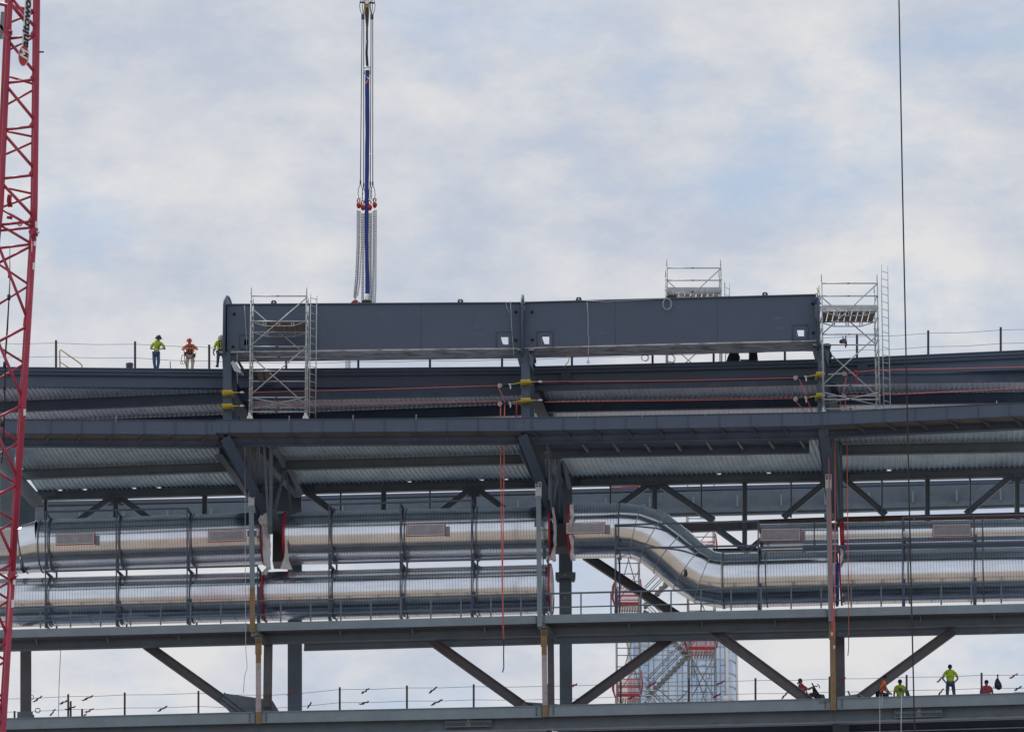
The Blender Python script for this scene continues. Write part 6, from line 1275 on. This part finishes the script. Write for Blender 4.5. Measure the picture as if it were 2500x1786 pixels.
# ================================================================== PEOPLE
def skinmesh(verts, edges, radii, sub=1):
    me = bpy.data.meshes.new('sk'); me.from_pydata(verts, edges, []); o = bpy.data.objects.new('sk', me); COL.objects.link(o)
    s = o.modifiers.new('s', 'SKIN'); s.use_smooth_shade = True
    for i, r in enumerate(radii):
        v = me.skin_vertices[0].data[i]; v.radius = r if isinstance(r, tuple) else (r, r); v.use_root = (i == 0)
    ss = o.modifiers.new('u', 'SUBSURF'); ss.levels = sub; ss.render_levels = sub
    dg = bpy.context.evaluated_depsgraph_get(); dg.update(); e = bpy.data.meshes.new_from_object(o.evaluated_get(dg))
    vs = [v.co.copy() for v in e.vertices]; fs = [list(p.vertices) for p in e.polygons]; bpy.data.objects.remove(o)
    return vs, fs
BASE = dict(pel=(0, 0, .94), sp=(0, 0, 1.12), ch=(0, 0, 1.34), nk=(0, 0, 1.50), hd=(0, -.02, 1.60), tp=(0, -.01, 1.72),
  s1=(-.19, 0, 1.42), e1=(-.27, 0.02, 1.14), w1=(-.27, -.06, .90), h1=(-.27, -.09, .81), s2=(.19, 0, 1.42), e2=(.27, 0.02, 1.14), w2=(.27, -.06, .90), h2=(.27, -.09, .81),
  p1=(-.10, 0, .90), k1=(-.11, -.03, .50), a1=(-.11, 0.01, .09), t1=(-.13, -.16, .03), p2=(.10, 0, .90), k2=(.11, -.03, .50), a2=(.11, 0.01, .09), t2=(.13, -.16, .03))
def person(label, loc, rz, pose, shirt, pants, skin, hat=None, sleeves='short', hair='hair', gloves=False, harness=None, scale=1.0, legs=True, hunch=0, longshirt=True, hatcol=None):
    J = dict(BASE); J.update(pose); J = {k: Vector(v)*scale for k, v in J.items()}
    t = thing('person', label, 'person', loc, None, rz)
    names = ['pel', 'sp', 'ch', 'nk', 'hd', 'tp', 's1', 'e1', 'w1', 'h1', 's2', 'e2', 'w2', 'h2', 'p1', 'k1', 'a1', 't1', 'p2', 'k2', 'a2', 't2']
    rad_ = dict(pel=(.14, .10), sp=(.13, .095), ch=(.16, .11), nk=.058, hd=(.078, .092), tp=(.06, .07), s1=.062, e1=.043, w1=.03, h1=(.04, .022), s2=.062, e2=.043, w2=.03, h2=(.04, .022), p1=.085, k1=.06, a1=.042, t1=.035, p2=.085, k2=.06, a2=.042, t2=.035)
    E = [('pel', 'sp'), ('sp', 'ch'), ('ch', 'nk'), ('nk', 'hd'), ('hd', 'tp'), ('ch', 's1'), ('s1', 'e1'), ('e1', 'w1'), ('w1', 'h1'), ('ch', 's2'), ('s2', 'e2'), ('e2', 'w2'), ('w2', 'h2'), ('pel', 'p1'), ('p1', 'k1'), ('k1', 'a1'), ('a1', 't1'), ('pel', 'p2'), ('p2', 'k2'), ('k2', 'a2'), ('a2', 't2')]
    ix = {n: i for i, n in enumerate(names)}
    sc = lambda r, g=0: tuple((x + g)*scale for x in r) if isinstance(r, tuple) else (r + g)*scale
    vs, fs = skinmesh([J[n] for n in names], [(ix[a], ix[b]) for a, b in E], [sc(rad_[n]) for n in names], 2)
    m = MB(); m.add(vs, fs, True)
    hd = J['hd']; up = (J['tp'] - J['hd']).normalized(); fwd = Vector(pose.get('face', (0, -1, 0))); fwd = (fwd - up*fwd.dot(up)).normalized(); sd_ = up.cross(fwd)
    hc = hd + up*0.03*scale
    m.ball(hc + fwd*0.10*scale - up*0.015*scale, 0.016*scale, 6, (1, 1, 1.4))                      # nose
    for s in (-1, 1): m.ball(hc + sd_*s*0.084*scale, 0.022*scale, 6, (0.5, 1, 1.4))               # ears
    m.tube([hc + fwd*0.088*scale - up*0.055*scale - sd_*0.02*scale, hc + fwd*0.092*scale - up*0.057*scale + sd_*0.02*scale], 0.006*scale, 4)  # lips
    for (w_, h_) in (('w1', 'h1'), ('w2', 'h2')):                                                 # fingers
        d = (J[h_] - J[w_]).normalized(); x = d.cross(Vector((0, 0, 1)) if abs(d.z) < 0.9 else Vector((1, 0, 0))).normalized(); y = d.cross(x)
        for q in range(4):
            b0 = J[h_] + x*(q - 1.5)*0.02*scale; l = [.07, .08, .075, .058][q]*scale
            m.tube([b0 - d*0.01, b0 + d*l*0.55 + y*0.006, b0 + d*l + y*0.028*scale], [0.0095*scale, 0.0088*scale, 0.007*scale], 6)
        b0 = lerp(J[w_], J[h_], 0.45) + x*0.035*scale; m.tube([b0, b0 + (x*0.025 + d*0.025)*scale, b0 + (x*0.03 + d*0.055)*scale], [0.011*scale, 0.01*scale, 0.008*scale], 6)
    if gloves:
        pass
    build('body', m, skin, t, local=True)
    def cloth(nm, keys, E_, grow, mm, root=None):
        ks = list(keys); ii = {n: i for i, n in enumerate(ks)}
        pos = []; rr = []
        for k in ks:
            if isinstance(keys, dict) and keys[k] is not None: p, r = keys[k]; pos.append(p); rr.append(sc(r, 0))
            else: pos.append(J[k]); rr.append(sc(rad_[k], grow))
        v_, f_ = skinmesh(pos, [(ii[a], ii[b]) for a, b in E_], rr, 1); mb = MB(); mb.add(v_, f_, True); return build(nm, mb, mm, t, local=True)
    sl = {'ch': (J['ch'], (.195, .135)), 'sp': (J['sp'], (.168, .122)), 'pel': (lerp(J['pel'], J['sp'], -.12 if longshirt else .4), (.182, .135)), 's1': (J['s1'], .073), 's2': (J['s2'], .073), 'c2': (lerp(J['ch'], J['nk'], .5), (.14, .105)), 'n': (lerp(J['ch'], J['nk'], 1.0), (.066, .066))}
    Es = [('ch', 'sp'), ('sp', 'pel'), ('ch', 'c2'), ('c2', 's1'), ('c2', 's2'), ('c2', 'n')]
    if sleeves == 'short': sl['x1'] = (lerp(J['s1'], J['e1'], .8), (.072, .072)); sl['x2'] = (lerp(J['s2'], J['e2'], .8), (.072, .072)); Es += [('s1', 'x1'), ('s2', 'x2')]
    else: sl['e1'] = None; sl['x1'] = (lerp(J['e1'], J['w1'], .9), (.047, .047)); sl['e2'] = None; sl['x2'] = (lerp(J['e2'], J['w2'], .9), (.047, .047)); Es += [('s1', 'e1'), ('e1', 'x1'), ('s2', 'e2'), ('e2', 'x2')]
    cloth('shirt', sl, Es, .024, shirt)
    pn = {'pel': None, 'p1': None, 'k1': None, 'x1': (lerp(J['k1'], J['a1'], .93), (.062, .062)), 'p2': None, 'k2': None, 'x2': (lerp(J['k2'], J['a2'], .93), (.062, .062))}
    cloth('trousers', pn, [('pel', 'p1'), ('p1', 'k1'), ('k1', 'x1'), ('pel', 'p2'), ('p2', 'k2'), ('k2', 'x2')], .017, pants)
    for s in ('1', '2'):
        a_, b_ = J['a' + s], J['t' + s]; d = (b_ - a_); m = MB(); m.tube([a_ + Vector((0, 0, .04)), a_ - Vector((0, 0, 0.02)), lerp(a_, b_, .5), b_], [.058*scale, .062*scale, .058*scale, .045*scale], 10); build('boot', m, 'leather', t, local=True)
    if gloves:
        for (w_, h_) in (('w1', 'h1'), ('w2', 'h2')):
            d = (J[h_] - J[w_]).normalized(); x = d.cross(Vector((0, 0, 1)) if abs(d.z) < 0.9 else Vector((1, 0, 0))).normalized(); y = d.cross(x)
            v_, f_ = skinmesh([J[w_] - d*.03, J[w_], J[h_], J[h_] + d*.02], [(0, 1), (1, 2), (2, 3)], [.042, .038, (.05, .03), (.048, .026)], 1); mb = MB(); mb.add(v_, f_, True)
            for q in range(4): b0 = J[h_] + x*(q - 1.5)*0.023; mb.tube([b0, b0 + d*.045 + y*.008, b0 + d*[.075, .09, .08, .06][q] + y*.03], [.014, .013, .011], 6)
            b0 = lerp(J[w_], J[h_], 0.45) + x*0.035; mb.tube([b0, b0 + x*.03 + d*.025, b0 + x*.035 + d*.06], .014, 6)
            build('glove', mb, 'glove', t, local=True)
    if hat:
        q = up.rotation_difference(Vector((0, 0, 1))).inverted(); m = MB(); prof = [(.001, .155), (.05, .15), (.09, .125), (.118, .075), (.125, .02), (.124, .0)]
        m.lathe([(r*scale, (h + 0.0)*scale) for r, h in prof], hc + up*.005*scale, up, 18)
        brim = [(.12, .012), (.165, -.004), (.168, -.012), (.12, -.004)]
        m.lathe([(r*scale, h*scale) for r, h in brim], hc + up*.008*scale, up, 18)
        for s in (-.03, 0, .03): m.tube([hc + up*(.14)*scale + sd_*s - fwd*.06, hc + up*(.168)*scale + sd_*s, hc + up*(.14)*scale + sd_*s + fwd*.06], .008, 5)
        build('hard_hat', m, hat, t, local=True)
    else:
        m = MB(); m.ball(hc + up*.045*scale - fwd*.012*scale, .096*scale, 14, (1, 1.08, 1.0)); build('hair', m, 'hair', t, local=True)
    for s in (-1, 1): m = MB(); m.ball(hc + fwd*.088*scale + sd_*s*.032*scale + up*.012*scale, .009*scale, 6); build('eye', m, 'black', t, local=True)
    if harness:
        m = MB(); r_ = .02
        def band(ps, w_=0.028, g_=0): m.tube(ps, [w_]*len(ps), 6)
        c, s_, p_ = J['ch'], J['sp'], J['pel']; fo = Vector((0, -1, 0)) if harness != 'side' else fwd
        for sx in (-1, 1):
            a_ = J['s1' if sx < 0 else 's2']; band([a_*0.45 + J['nk']*0.55 + fo*0.02 + Vector((0, 0, .03)), lerp(c, a_, .4) + fo*.15, s_ + fo*.135 + Vector((sx*.06, 0, 0)), p_ + fo*.13 + Vector((sx*.10, 0, .04))])
            band([p_ + fo*.12 + Vector((sx*.14, 0, .02)), J['p1' if sx < 0 else 'p2'] + fo*.12 + Vector((0, 0, -.10)), J['p1' if sx < 0 else 'p2'] + Vector((sx*-.08, 0, -.12))], .022)
        an = [2*math.pi*k/14 for k in range(14)]; m.tube([p_ + Vector((math.cos(q_)*.185, math.sin(q_)*.145, .05)) for q_ in an], .035, 6, closed=True)
        build('harness', m, 'darkcloth', t, local=True)
        if harness == 'full':
            m = MB(); m.prism([(-.26, -.05, .86), (-.15, -.12, .86), (-.15, -.12, 1.02), (-.26, -.05, 1.02)], (0, .12, 0)); m.tube([(-.24, -.1, .95), (-.29, -.1, 1.15)], .02, 6); m.prism([(.17, -.1, .8), (.25, -.04, .8), (.25, -.04, .95), (.17, -.1, .95)], (0, .12, 0)); build('tool_pouch', m, 'leather', t, local=True)
            m = MB(); m.tube([(-.22, -.12, .9), (-.34, -.12, .85), (-.38, -.1, .7), (-.38, -.1, .58)], .014, 6); m.tube([(-.38 + .045*math.cos(k*.63), -.1, .52 + .07*math.sin(k*.63)) for k in range(10)], .010, 5, closed=True)
            m.tube([(-.28 + .05*math.cos(k*.63), -.1, .52 + .09*math.sin(k*.63)) for k in range(10)], .010, 5, closed=True); m.tube([(-.24, -.12, .84), (-.22, -.12, .6), (-.15, -.1, .35)], .016, 6); m.tube([(.2, -.12, 1.1), (.27, -.1, .95), (.2, -.1, .75), (.22, -.1, .5)], .010, 5); build('lanyard', m, 'rope_dark', t, local=True)
    return t
fz = ZR + 0.0
c = roofpt(383, 905, 0.85)
person('worker in a lime T-shirt, jeans and navy hard hat standing with gloved hands together', (c.x, c.y, fz), 0, dict(face=(.45, -.8, -.35), hd=(.05, -.07, 1.585), tp=(.055, -.06, 1.70), nk=(.03, -.03, 1.49), ch=(.0, -.01, 1.33), sp=(-.03, .0, 1.1), pel=(-.05, 0, .94),
  s1=(-.19, 0, 1.39), e1=(-.30, -.05, 1.13), w1=(-.10, -.26, 1.08), h1=(-.02, -.30, 1.03), s2=(.21, -.02, 1.38), e2=(.36, -.08, 1.12), w2=(.20, -.27, 1.08), h2=(.12, -.30, 1.03),
  p1=(-.14, 0, .9), k1=(-.12, -.03, .48), a1=(-.06, 0, .09), t1=(-.06, -.16, .03), p2=(.04, 0, .9), k2=(.07, -.06, .48), a2=(-.0, .05, .09), t2=(.05, -.1, .03)), 'lime', 'denim', 'skin', 'navy', gloves=True)
c = roofpt(463, 905, 0.95)
person('worker in orange with red hard hat and tool harness, folded arms on the wire', (c.x, c.y, fz - 0.0), 0, dict(face=(-.3, -.8, -.5), hd=(-.03, -.17, 1.44), tp=(-.03, -.20, 1.56), nk=(0, -.10, 1.36), ch=(0, -.05, 1.22), sp=(0, -.0, 1.02), pel=(0, .03, .88),
  s1=(-.19, -.06, 1.29), e1=(-.36, -.22, 1.09), w1=(-.08, -.32, 1.12), h1=(.02, -.33, 1.13), s2=(.19, -.06, 1.29), e2=(.37, -.22, 1.09), w2=(.12, -.36, 1.12), h2=(.02, -.38, 1.10),
  p1=(-.10, .03, .84), k1=(-.12, -.04, .45), a1=(-.10, .03, .09), t1=(-.12, -.13, .03), p2=(.11, .03, .84), k2=(.13, -.04, .45), a2=(.10, .03, .09), t2=(.12, -.13, .03)), 'orange', 'khaki', 'skinlight', 'redhelmet', harness='full')
c = P(538, 889, 209.2)
person('worker in long lime sleeves and a pale hard hat bending at the left girder end', (c.x, c.y, c.z - 0.3), 0, dict(face=(.3, -.75, -.8), hd=(.0, -.20, 1.42), tp=(.02, -.28, 1.50), nk=(-.02, -.10, 1.36), ch=(0.0, -.03, 1.22), sp=(.02, .05, 1.04), pel=(.0, .1, .88),
  s1=(-.17, -.03, 1.33), e1=(-.27, -.08, 1.05), w1=(-.31, -.16, .80), h1=(-.28, -.2, .72), s2=(.17, -.03, 1.30), e2=(.28, -.1, 1.05), w2=(.3, -.2, .85), h2=(.3, -.25, .78),
  p1=(-.10, .08, .84), k1=(-.10, -.12, .55), a1=(-.13, .02, .24), t1=(-.17, -.12, .18), p2=(.12, .08, .80), k2=(.16, -.1, .48), a2=(.15, .1, .12), t2=(.16, -.08, .05)), 'lime', 'denim', 'skin', 'whitehelmet', sleeves='long', gloves=False, harness='chest', longshirt=False)
m = MB(); m.tube([P(522, 853, 208.9), P(530, 851, 208.9), P(545, 848, 208.8)], 0.02, 6); m.ball(P(523, 852, 208.9), 0.07, 8); build('spanner', m, 'scaf', None, 'long spanner held by the bending worker at the girder end', 'spanner')
zl = lambda x: lp(x, 1754 - (x + 60)*0.0253, 0).z
SIT = dict(pel=(0, 0, .12), p1=(-.10, -.02, .12), p2=(.10, -.02, .12))
def dy_(v, dz): return tuple((a if i < 2 else a + dz) for i, a in enumerate(v))
def low(x, d=0.9): c = lp(x, 1700, d); return Vector((c.x, c.y, zl(x) - 0.02))
person('worker standing with his back to us in a lime shirt and jeans', low(2321, 2.1), 0, dict(face=(0, 1, -.1), hd=(0, .02, 1.60), tp=(0, .01, 1.72), s1=(-.2, 0, 1.42), e1=(-.34, .0, 1.13), w1=(-.17, .14, .98), h1=(-.08, .18, .98), s2=(.2, 0, 1.42), e2=(.34, 0, 1.13), w2=(.17, .14, .98), h2=(.08, .18, .98),
  t1=(-.16, .16, .03), t2=(.16, .16, .03), p1=(-.11, 0, .9), k1=(-.14, .02, .5), a1=(-.16, 0, .09), p2=(.11, 0, .9), k2=(.15, .02, .5), a2=(.17, 0, .09)), 'lime', 'denim', 'skin', None)
def sitpose(face, lean=(0, 0), arms=None, legdir=1):
    lx, ly = lean; d = dict(pel=(0, 0, .13), sp=(lx*.35, ly*.35, .31), ch=(lx*.7, ly*.7, .53), nk=(lx, ly, .70), hd=(lx*1.1, ly*1.1 + .01*legdir, .80), tp=(lx*1.1, ly*1.1, .92), face=face,
      s1=(-.19 + lx*.8, ly*.8, .61), s2=(.19 + lx*.8, ly*.8, .61), e1=(-.27, .03*legdir, .35), w1=(-.24, .2*legdir, .2), h1=(-.22, .27*legdir, .17), e2=(.27, .03*legdir, .35), w2=(.24, .2*legdir, .2), h2=(.22, .27*legdir, .17),
      p1=(-.1, 0, .12), k1=(-.13, .42*legdir, .13), a1=(-.13, .82*legdir, .09), t1=(-.14, .9*legdir, .18), p2=(.1, 0, .12), k2=(.13, .42*legdir, .13), a2=(.13, .82*legdir, .09), t2=(.14, .9*legdir, .18))
    if arms: d.update(arms)
    return d
t = person('worker sitting with his back to us in a lime T-shirt with a dark back print', low(2198, 1.15), 0, sitpose((0, 1, 0), arms=dict(e1=(-.27, .0, .3), w1=(-.26, .12, .12), h1=(-.25, .2, .08), e2=(.27, 0, .3), w2=(.26, .12, .12), h2=(.25, .2, .08))), 'lime', 'darkcloth', 'skin', None)
m = MB()
vs = []; 
for i in range(7):
    for j in range(6): x = -.085 + .17*i/6; z = .40 + .16*j/5; vs.append((x, -.137 - .012*math.cos(x*12), z))
m.add(vs, [[i*6 + j, (i+1)*6 + j, (i+1)*6 + j+1, i*6 + j+1] for i in range(6) for j in range(5)]); build('back_print', m, mat('dark_blue_print', (.07, .12, .16), .8, 0, .3, 12, (.25, .35, .4), .6, (14, 14, 30)), t, local=True)
person('worker in an orange shirt sitting sideways, leaning forward under the right brace', low(2147, .6) + Vector((0, 0, .10)), 0, sitpose((1, 0, -.3), lean=(.24, 0), arms=dict(s1=(.18, .17, .60), s2=(.22, -.17, .60), e1=(.26, .2, .36), w1=(.40, .15, .2), h1=(.47, .12, .16), e2=(.28, -.2, .36), w2=(.42, -.15, .18), h2=(.50, -.12, .13), p1=(.0, .1, .12), k1=(.36, .2, .10), a1=(.30, .2, .05), t1=(.42, .2, .05), p2=(0, -.1, .12), k2=(.40, -.16, .07), a2=(.05, -.28, .08), t2=(.0, -.34, .06))), 'orange', 'darkcloth', 'skin', None)
person('seated worker half hidden behind the brace, one arm reaching forward with a tool belt', low(1962, 1.0) + Vector((0, 0, .12)), 0, sitpose((1, -.1, .15), lean=(-.12, 0), arms=dict(s1=(-.08, .17, .60), s2=(-.06, -.15, .60), e1=(.2, .15, .52), w1=(.42, .1, .62), h1=(.5, .08, .63), e2=(.22, -.16, .44), w2=(.48, -.14, .60), h2=(.56, -.12, .60), p1=(.05, .1, .12), k1=(.4, .18, .32), a1=(.62, .18, .05), t1=(.74, .18, .02), p2=(.05, -.1, .12), k2=(.42, -.14, .20), a2=(.7, -.14, .02), t2=(.8, -.14, .02))), 'redcloth', 'darkcloth', 'skin', None, sleeves='short', harness='side')
person('worker sitting low in a red and white shirt beside the hanging backpack', low(2409, 1.1) + Vector((0, 0, -.13)), 0, sitpose((-.5, .8, 0)), 'redcloth', 'darkcloth', 'skin', None)
t = thing('tool_bag', 'dark tool bag and strap in front of the reclining worker', 'tool bag', low(1990, .95)); c = low(1990, .95)
m = MB(); m.prism([lp(x, y, .95) for x, y in [(1984, 1676), (1988, 1677), (2003, 1697), (2006, 1703), (1994, 1703), (1986, 1697)]], (0, .3, 0)); build('bag', m, 'darkcloth', t)
m = MB(); m.tube([lp(1982, 1666, .9), lp(1990, 1680, .9), lp(2000, 1695, .9)], .03, 6); m.tube([lp(1995, 1668, .9), lp(2001, 1674, .9), lp(2001, 1679, .9)], .02, 6); build('strap', m, 'darkcloth', t)
m = MB(); m.prism([lp(x, y, 1.2) for x, y in [(2000, 1693), (2012, 1694), (2015, 1703), (2000, 1705)]], (0, .3, 0)); build('sack', m, 'brown', None, 'brown sack beside the dark tool bag', 'sack')
m = MB(); m.prism([lp(x, y, 1.0) for x, y in [(2213, 1682), (2218, 1684), (2221, 1695), (2225, 1700), (2212, 1702)]], (0, .25, 0)); build('sack', m, 'leather', None, 'dark sack at the guardrail post right of the seated worker in lime', 'sack')

# ================================================================== STAIR TOWER AND GLASS TOWER BEHIND
YT = 252.0; kt = YT/math.cos(TH)/F
ST = thing('stair_tower', 'scaffold stair tower with red edge boards and zigzag stairs seen between the beams', 'stair tower', Vector((P(1625, 1700, YT).x, YT, 0)))
zof = lambda y: P(1625, y, YT).z
def sx(x): return P(x, 1550, YT).x
Dt = 1.9
lvl = 223.0
ypl_left = [1254, 1477, 1700]; ypl_right = [1365, 1586, 1809]
for x in (1506, 1562, 1682, 1747):
    for y in (0, Dt):
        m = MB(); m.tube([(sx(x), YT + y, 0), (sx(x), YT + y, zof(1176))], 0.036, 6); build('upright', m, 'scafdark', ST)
for (x0, x1) in ((1506, 1562), (1682, 1747)):
    for k in range(14):
        z = zof(1176) - 1.0 - k*1.0
        if z < zof(1740): break
        for y in (0, Dt):
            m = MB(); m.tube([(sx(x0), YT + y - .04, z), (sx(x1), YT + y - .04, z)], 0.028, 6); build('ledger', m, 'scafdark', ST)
for (ys, x0, x1) in ((ypl_left, 1506, 1562), (ypl_right, 1682, 1747)):
    for j, y in enumerate(ys):
        if y > 1790: continue
        z = zof(y); z2 = z - lvl*kt*0.966
        m = MB(); m.tube([(sx(x0), YT - .06, z - 0.2), (sx(x1), YT - .06, z2 + .2)], 0.026, 6); m2 = MB(); m2.tube([(sx(x1), YT + Dt - .06, z - .2), (sx(x0), YT + Dt - .06, z2 + .2)], 0.026, 6)
        build('brace', m, 'scafdark', ST); build('brace', m2, 'scafdark', ST)
        m = MB(); m.box((sx(x0) + .03, YT - .08, z), (sx(x1) - .03, YT - .05, z + .17)); m.box((sx(x0) - .08, YT, z), (sx(x0) - .05, YT + Dt, z + .17)); build('edge_board', m, 'red', ST)
        for q in range(9):
            m = MB(); xx = lerp(sx(x0), sx(x1), q/9); 
            for r_ in range(2): m.box((xx + r_*.05, YT + .03, z - .1), (xx + r_*.05 + .035, YT + Dt - .03, z - .05))
            build('platform_board', m, 'ply', ST)
        for q in (.5, .95):
            for yy in (0, Dt): m = MB(); m.tube([(sx(x0), YT + yy - .05, z + q), (sx(x1), YT + yy - .05, z + q)], .026, 6); build('guard_rail', m, 'red', ST)
        m = MB(); m.tube([(sx(x0), YT - .07, z + .1), (sx(x1), YT - .07, z + 1.9)], .022, 6); build('guard_rail', m, 'red', ST)
NET = bpy.data.materials.new('red_debris_net'); NET.use_nodes = True; nb = NET.node_tree.nodes['Principled BSDF']; nb.inputs['Base Color'].default_value = (.75, .08, .07, 1); nb.inputs['Roughness'].default_value = .8; nb.inputs['Alpha'].default_value = .28
for (ys, x0, x1) in ((ypl_left, 1506, 1562), (ypl_right, 1682, 1747)):
    for y in ys:
        if y > 1790: continue
        z = zof(y); m = MB(); n_ = 12; top = [1.5 + .12*noise.noise(Vector((k*.7, y, 0))) - .15*math.sin(math.pi*k/n_) for k in range(n_ + 1)]
        xs = [lerp(sx(x0), sx(x1), k/n_) for k in range(n_ + 1)]
        m.prism([(xs[k], YT + Dt + .1, z + .1) for k in range(n_ + 1)] + [(xs[k], YT + Dt + .1, z + top[k]) for k in range(n_, -1, -1)], (0, .01, 0)); build('debris_net', m, NET, ST)
        m = MB(); m.tube([(sx(x0) - .1, YT - .1, z - .1), (sx(x0) - .22, YT - .1, z + .4), (sx(x0) - .18, YT - .1, z + 1.0), (sx(x0) - .05, YT - .1, z + 1.4)], [.02, .07, .07, .03], 6); m.tube([(sx(x1) + .05, YT - .1, z + .1), (sx(x1) + .12, YT - .1, z + .7), (sx(x1) + .05, YT - .1, z + 1.4)], [.03, .05, .03], 6); build('net_edge', m, 'red', ST)
def flight(xa, ya, xb, yb, yo):
    A, B = Vector((sx(xa), YT + yo, zof(ya))), Vector((sx(xb), YT + yo, zof(yb)))
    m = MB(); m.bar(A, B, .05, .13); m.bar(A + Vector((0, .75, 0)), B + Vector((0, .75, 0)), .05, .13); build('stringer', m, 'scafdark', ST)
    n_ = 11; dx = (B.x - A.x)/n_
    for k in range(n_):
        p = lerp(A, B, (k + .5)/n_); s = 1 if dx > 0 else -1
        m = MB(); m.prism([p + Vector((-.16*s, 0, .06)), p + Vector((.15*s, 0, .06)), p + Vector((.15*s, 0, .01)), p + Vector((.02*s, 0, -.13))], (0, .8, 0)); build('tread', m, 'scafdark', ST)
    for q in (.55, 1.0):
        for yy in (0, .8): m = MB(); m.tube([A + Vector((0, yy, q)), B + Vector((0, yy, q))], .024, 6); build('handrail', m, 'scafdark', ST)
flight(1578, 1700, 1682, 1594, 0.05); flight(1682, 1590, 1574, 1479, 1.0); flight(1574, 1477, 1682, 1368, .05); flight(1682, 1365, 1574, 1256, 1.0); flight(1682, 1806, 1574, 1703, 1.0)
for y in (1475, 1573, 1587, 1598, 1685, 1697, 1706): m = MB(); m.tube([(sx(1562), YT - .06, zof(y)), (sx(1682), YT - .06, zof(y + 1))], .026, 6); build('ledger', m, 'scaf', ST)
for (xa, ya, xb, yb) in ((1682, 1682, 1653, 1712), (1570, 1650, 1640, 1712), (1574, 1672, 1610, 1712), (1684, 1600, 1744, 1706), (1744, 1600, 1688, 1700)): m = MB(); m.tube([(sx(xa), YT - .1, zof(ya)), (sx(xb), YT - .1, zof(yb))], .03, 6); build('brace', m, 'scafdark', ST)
m = MB(); m.box((sx(1692), YT - .2, zof(1655)), (sx(1695), YT - .12, zof(1624))); m.box((sx(1686), YT - .2, zof(1650)), (sx(1690), YT - .12, zof(1610))); build('gate_bracket', m, 'scafdark', ST)
rope([(1490, 1192), (1540, 1190), (1560, 1188)], 'strip of red crane part seen in the slit right of the centre column', 246, 0.10, 'red', None, 'far_crane_part', cat='crane part')

YW = 1100.0
def gx(x): return P(x, 1600, YW).x
ztop = P(1650, 1545, YW).z; zlo = P(1650, 1745, YW).z
GT = thing('glass_tower', 'pale blue glass office tower with a curved right side far behind the stair tower', 'building', (gx(1660), YW, 0))
gl = bpy.data.materials.new('pale_blue_glazing'); gl.use_nodes = True; nt = gl.node_tree; b_ = nt.nodes['Principled BSDF']
tc = N(nt, 'ShaderNodeTexCoord'); sn = N(nt, 'ShaderNodeVectorMath', operation='SNAP'); sn.inputs[1].default_value = (1.9, 50, 3.1); nt.links.new(tc.outputs['Object'], sn.inputs[0])
wn = N(nt, 'ShaderNodeTexWhiteNoise'); nt.links.new(sn.outputs[0], wn.inputs['Vector']); cr = N(nt, 'ShaderNodeValToRGB'); cr.color_ramp.elements[0].color = (.42, .56, .75, 1); cr.color_ramp.elements[1].color = (.62, .74, .88, 1)
nt.links.new(wn.outputs['Value'], cr.inputs[0]); nt.links.new(cr.outputs[0], b_.inputs['Base Color']); b_.inputs['Metallic'].default_value = .35; b_.inputs['Roughness'].default_value = .22
x0, x1 = gx(1548), gx(1768); out = [(x0, YW), (x1, YW), (x1 + 1.2, YW + .5), (x1 + 2.2, YW + 2), (x1 + 2.9, YW + 5), (x1 + 2.9, YW + 20), (x0 - 1.2, YW + 20), (x0 - 1.2, YW + 4), (x0 - .9, YW + 1.2)]
m = MB(); m.prism([(x, y, 0) for x, y in out], (0, 0, ztop)); build('glazing', m, gl, GT)
fh = 33*YW/math.cos(TH)/F*.97
m = MB(); z = ztop
while z > zlo - 4:
    for (a_, b2) in zip(out[:6], out[1:6]): m.bar((a_[0], a_[1] - .1, z), (b2[0], b2[1] - .1, z), .25, .22, None, (0, 0, 1))
    z -= fh
build('floor_band', m, 'scaf', GT)
m = MB(); k = 0; x = x0; rr = random.Random(5)
while x < x1 + .1: m.box((x - .05, YW - .2, zlo - 4), (x + .05, YW - .02, ztop)); x += (1.2, 2.1)[k % 2]; k += 1
build('mullion', m, 'bucket', GT)
m = MB(); k = 0; z = ztop
while z > zlo - 4:
    for j in range(5): xx = x0 + 2.2 + j*4.4 + (k % 2)*1.1; m.box((xx, YW - .15, z - fh*.45), (xx + 1.2, YW - .02, z - fh*.45 + .08))
    z -= fh; k += 1
build('transom', m, 'bucket', GT)
m = MB(); m.tube([(x1 + .6, YW - .1, zlo - 4), (x1 + .6, YW - .1, ztop)], .35, 10); m.tube([(x1 + 3.0, YW + 3, zlo - 4), (x1 + 3.0, YW + 3, ztop)], .3, 10); build('white_fin', m, 'white', GT)
m = MB(); m.box((x0 - 1.5, YW + 1, zlo - 4), (x0 - .8, YW + 3, ztop)); build('white_fin', m, 'white', GT)
m = MB(); c = P(1772, 1704, YW - 4); m.ball(c, 0.62, 12, (1.1, 1, 1.0)); m.box((c.x - .2, c.y - .2, 0), (c.x + .2, c.y + .2, c.z)); build('round_topped_stack', m, 'white', None, 'small pale dome beside the foot of the glass tower', 'dome')

# ---------------- the frame carries on down to the ground below the picture
for i, (x, Y) in enumerate(((63, 215), (720, 215.5), (1382, 214), (2052, 210.8))):
    m = MB(); c = P(x, 1740, Y); m.hcol((c.x, c.y, 0), (c.x, c.y, c.z), .7, .7); build('base_column', m, 'greendark', None, 'tall column below the lowest floor, %s, reaching the ground' % ['first', 'second', 'third', 'fourth'][i], 'steel column', 'tall columns to the ground')
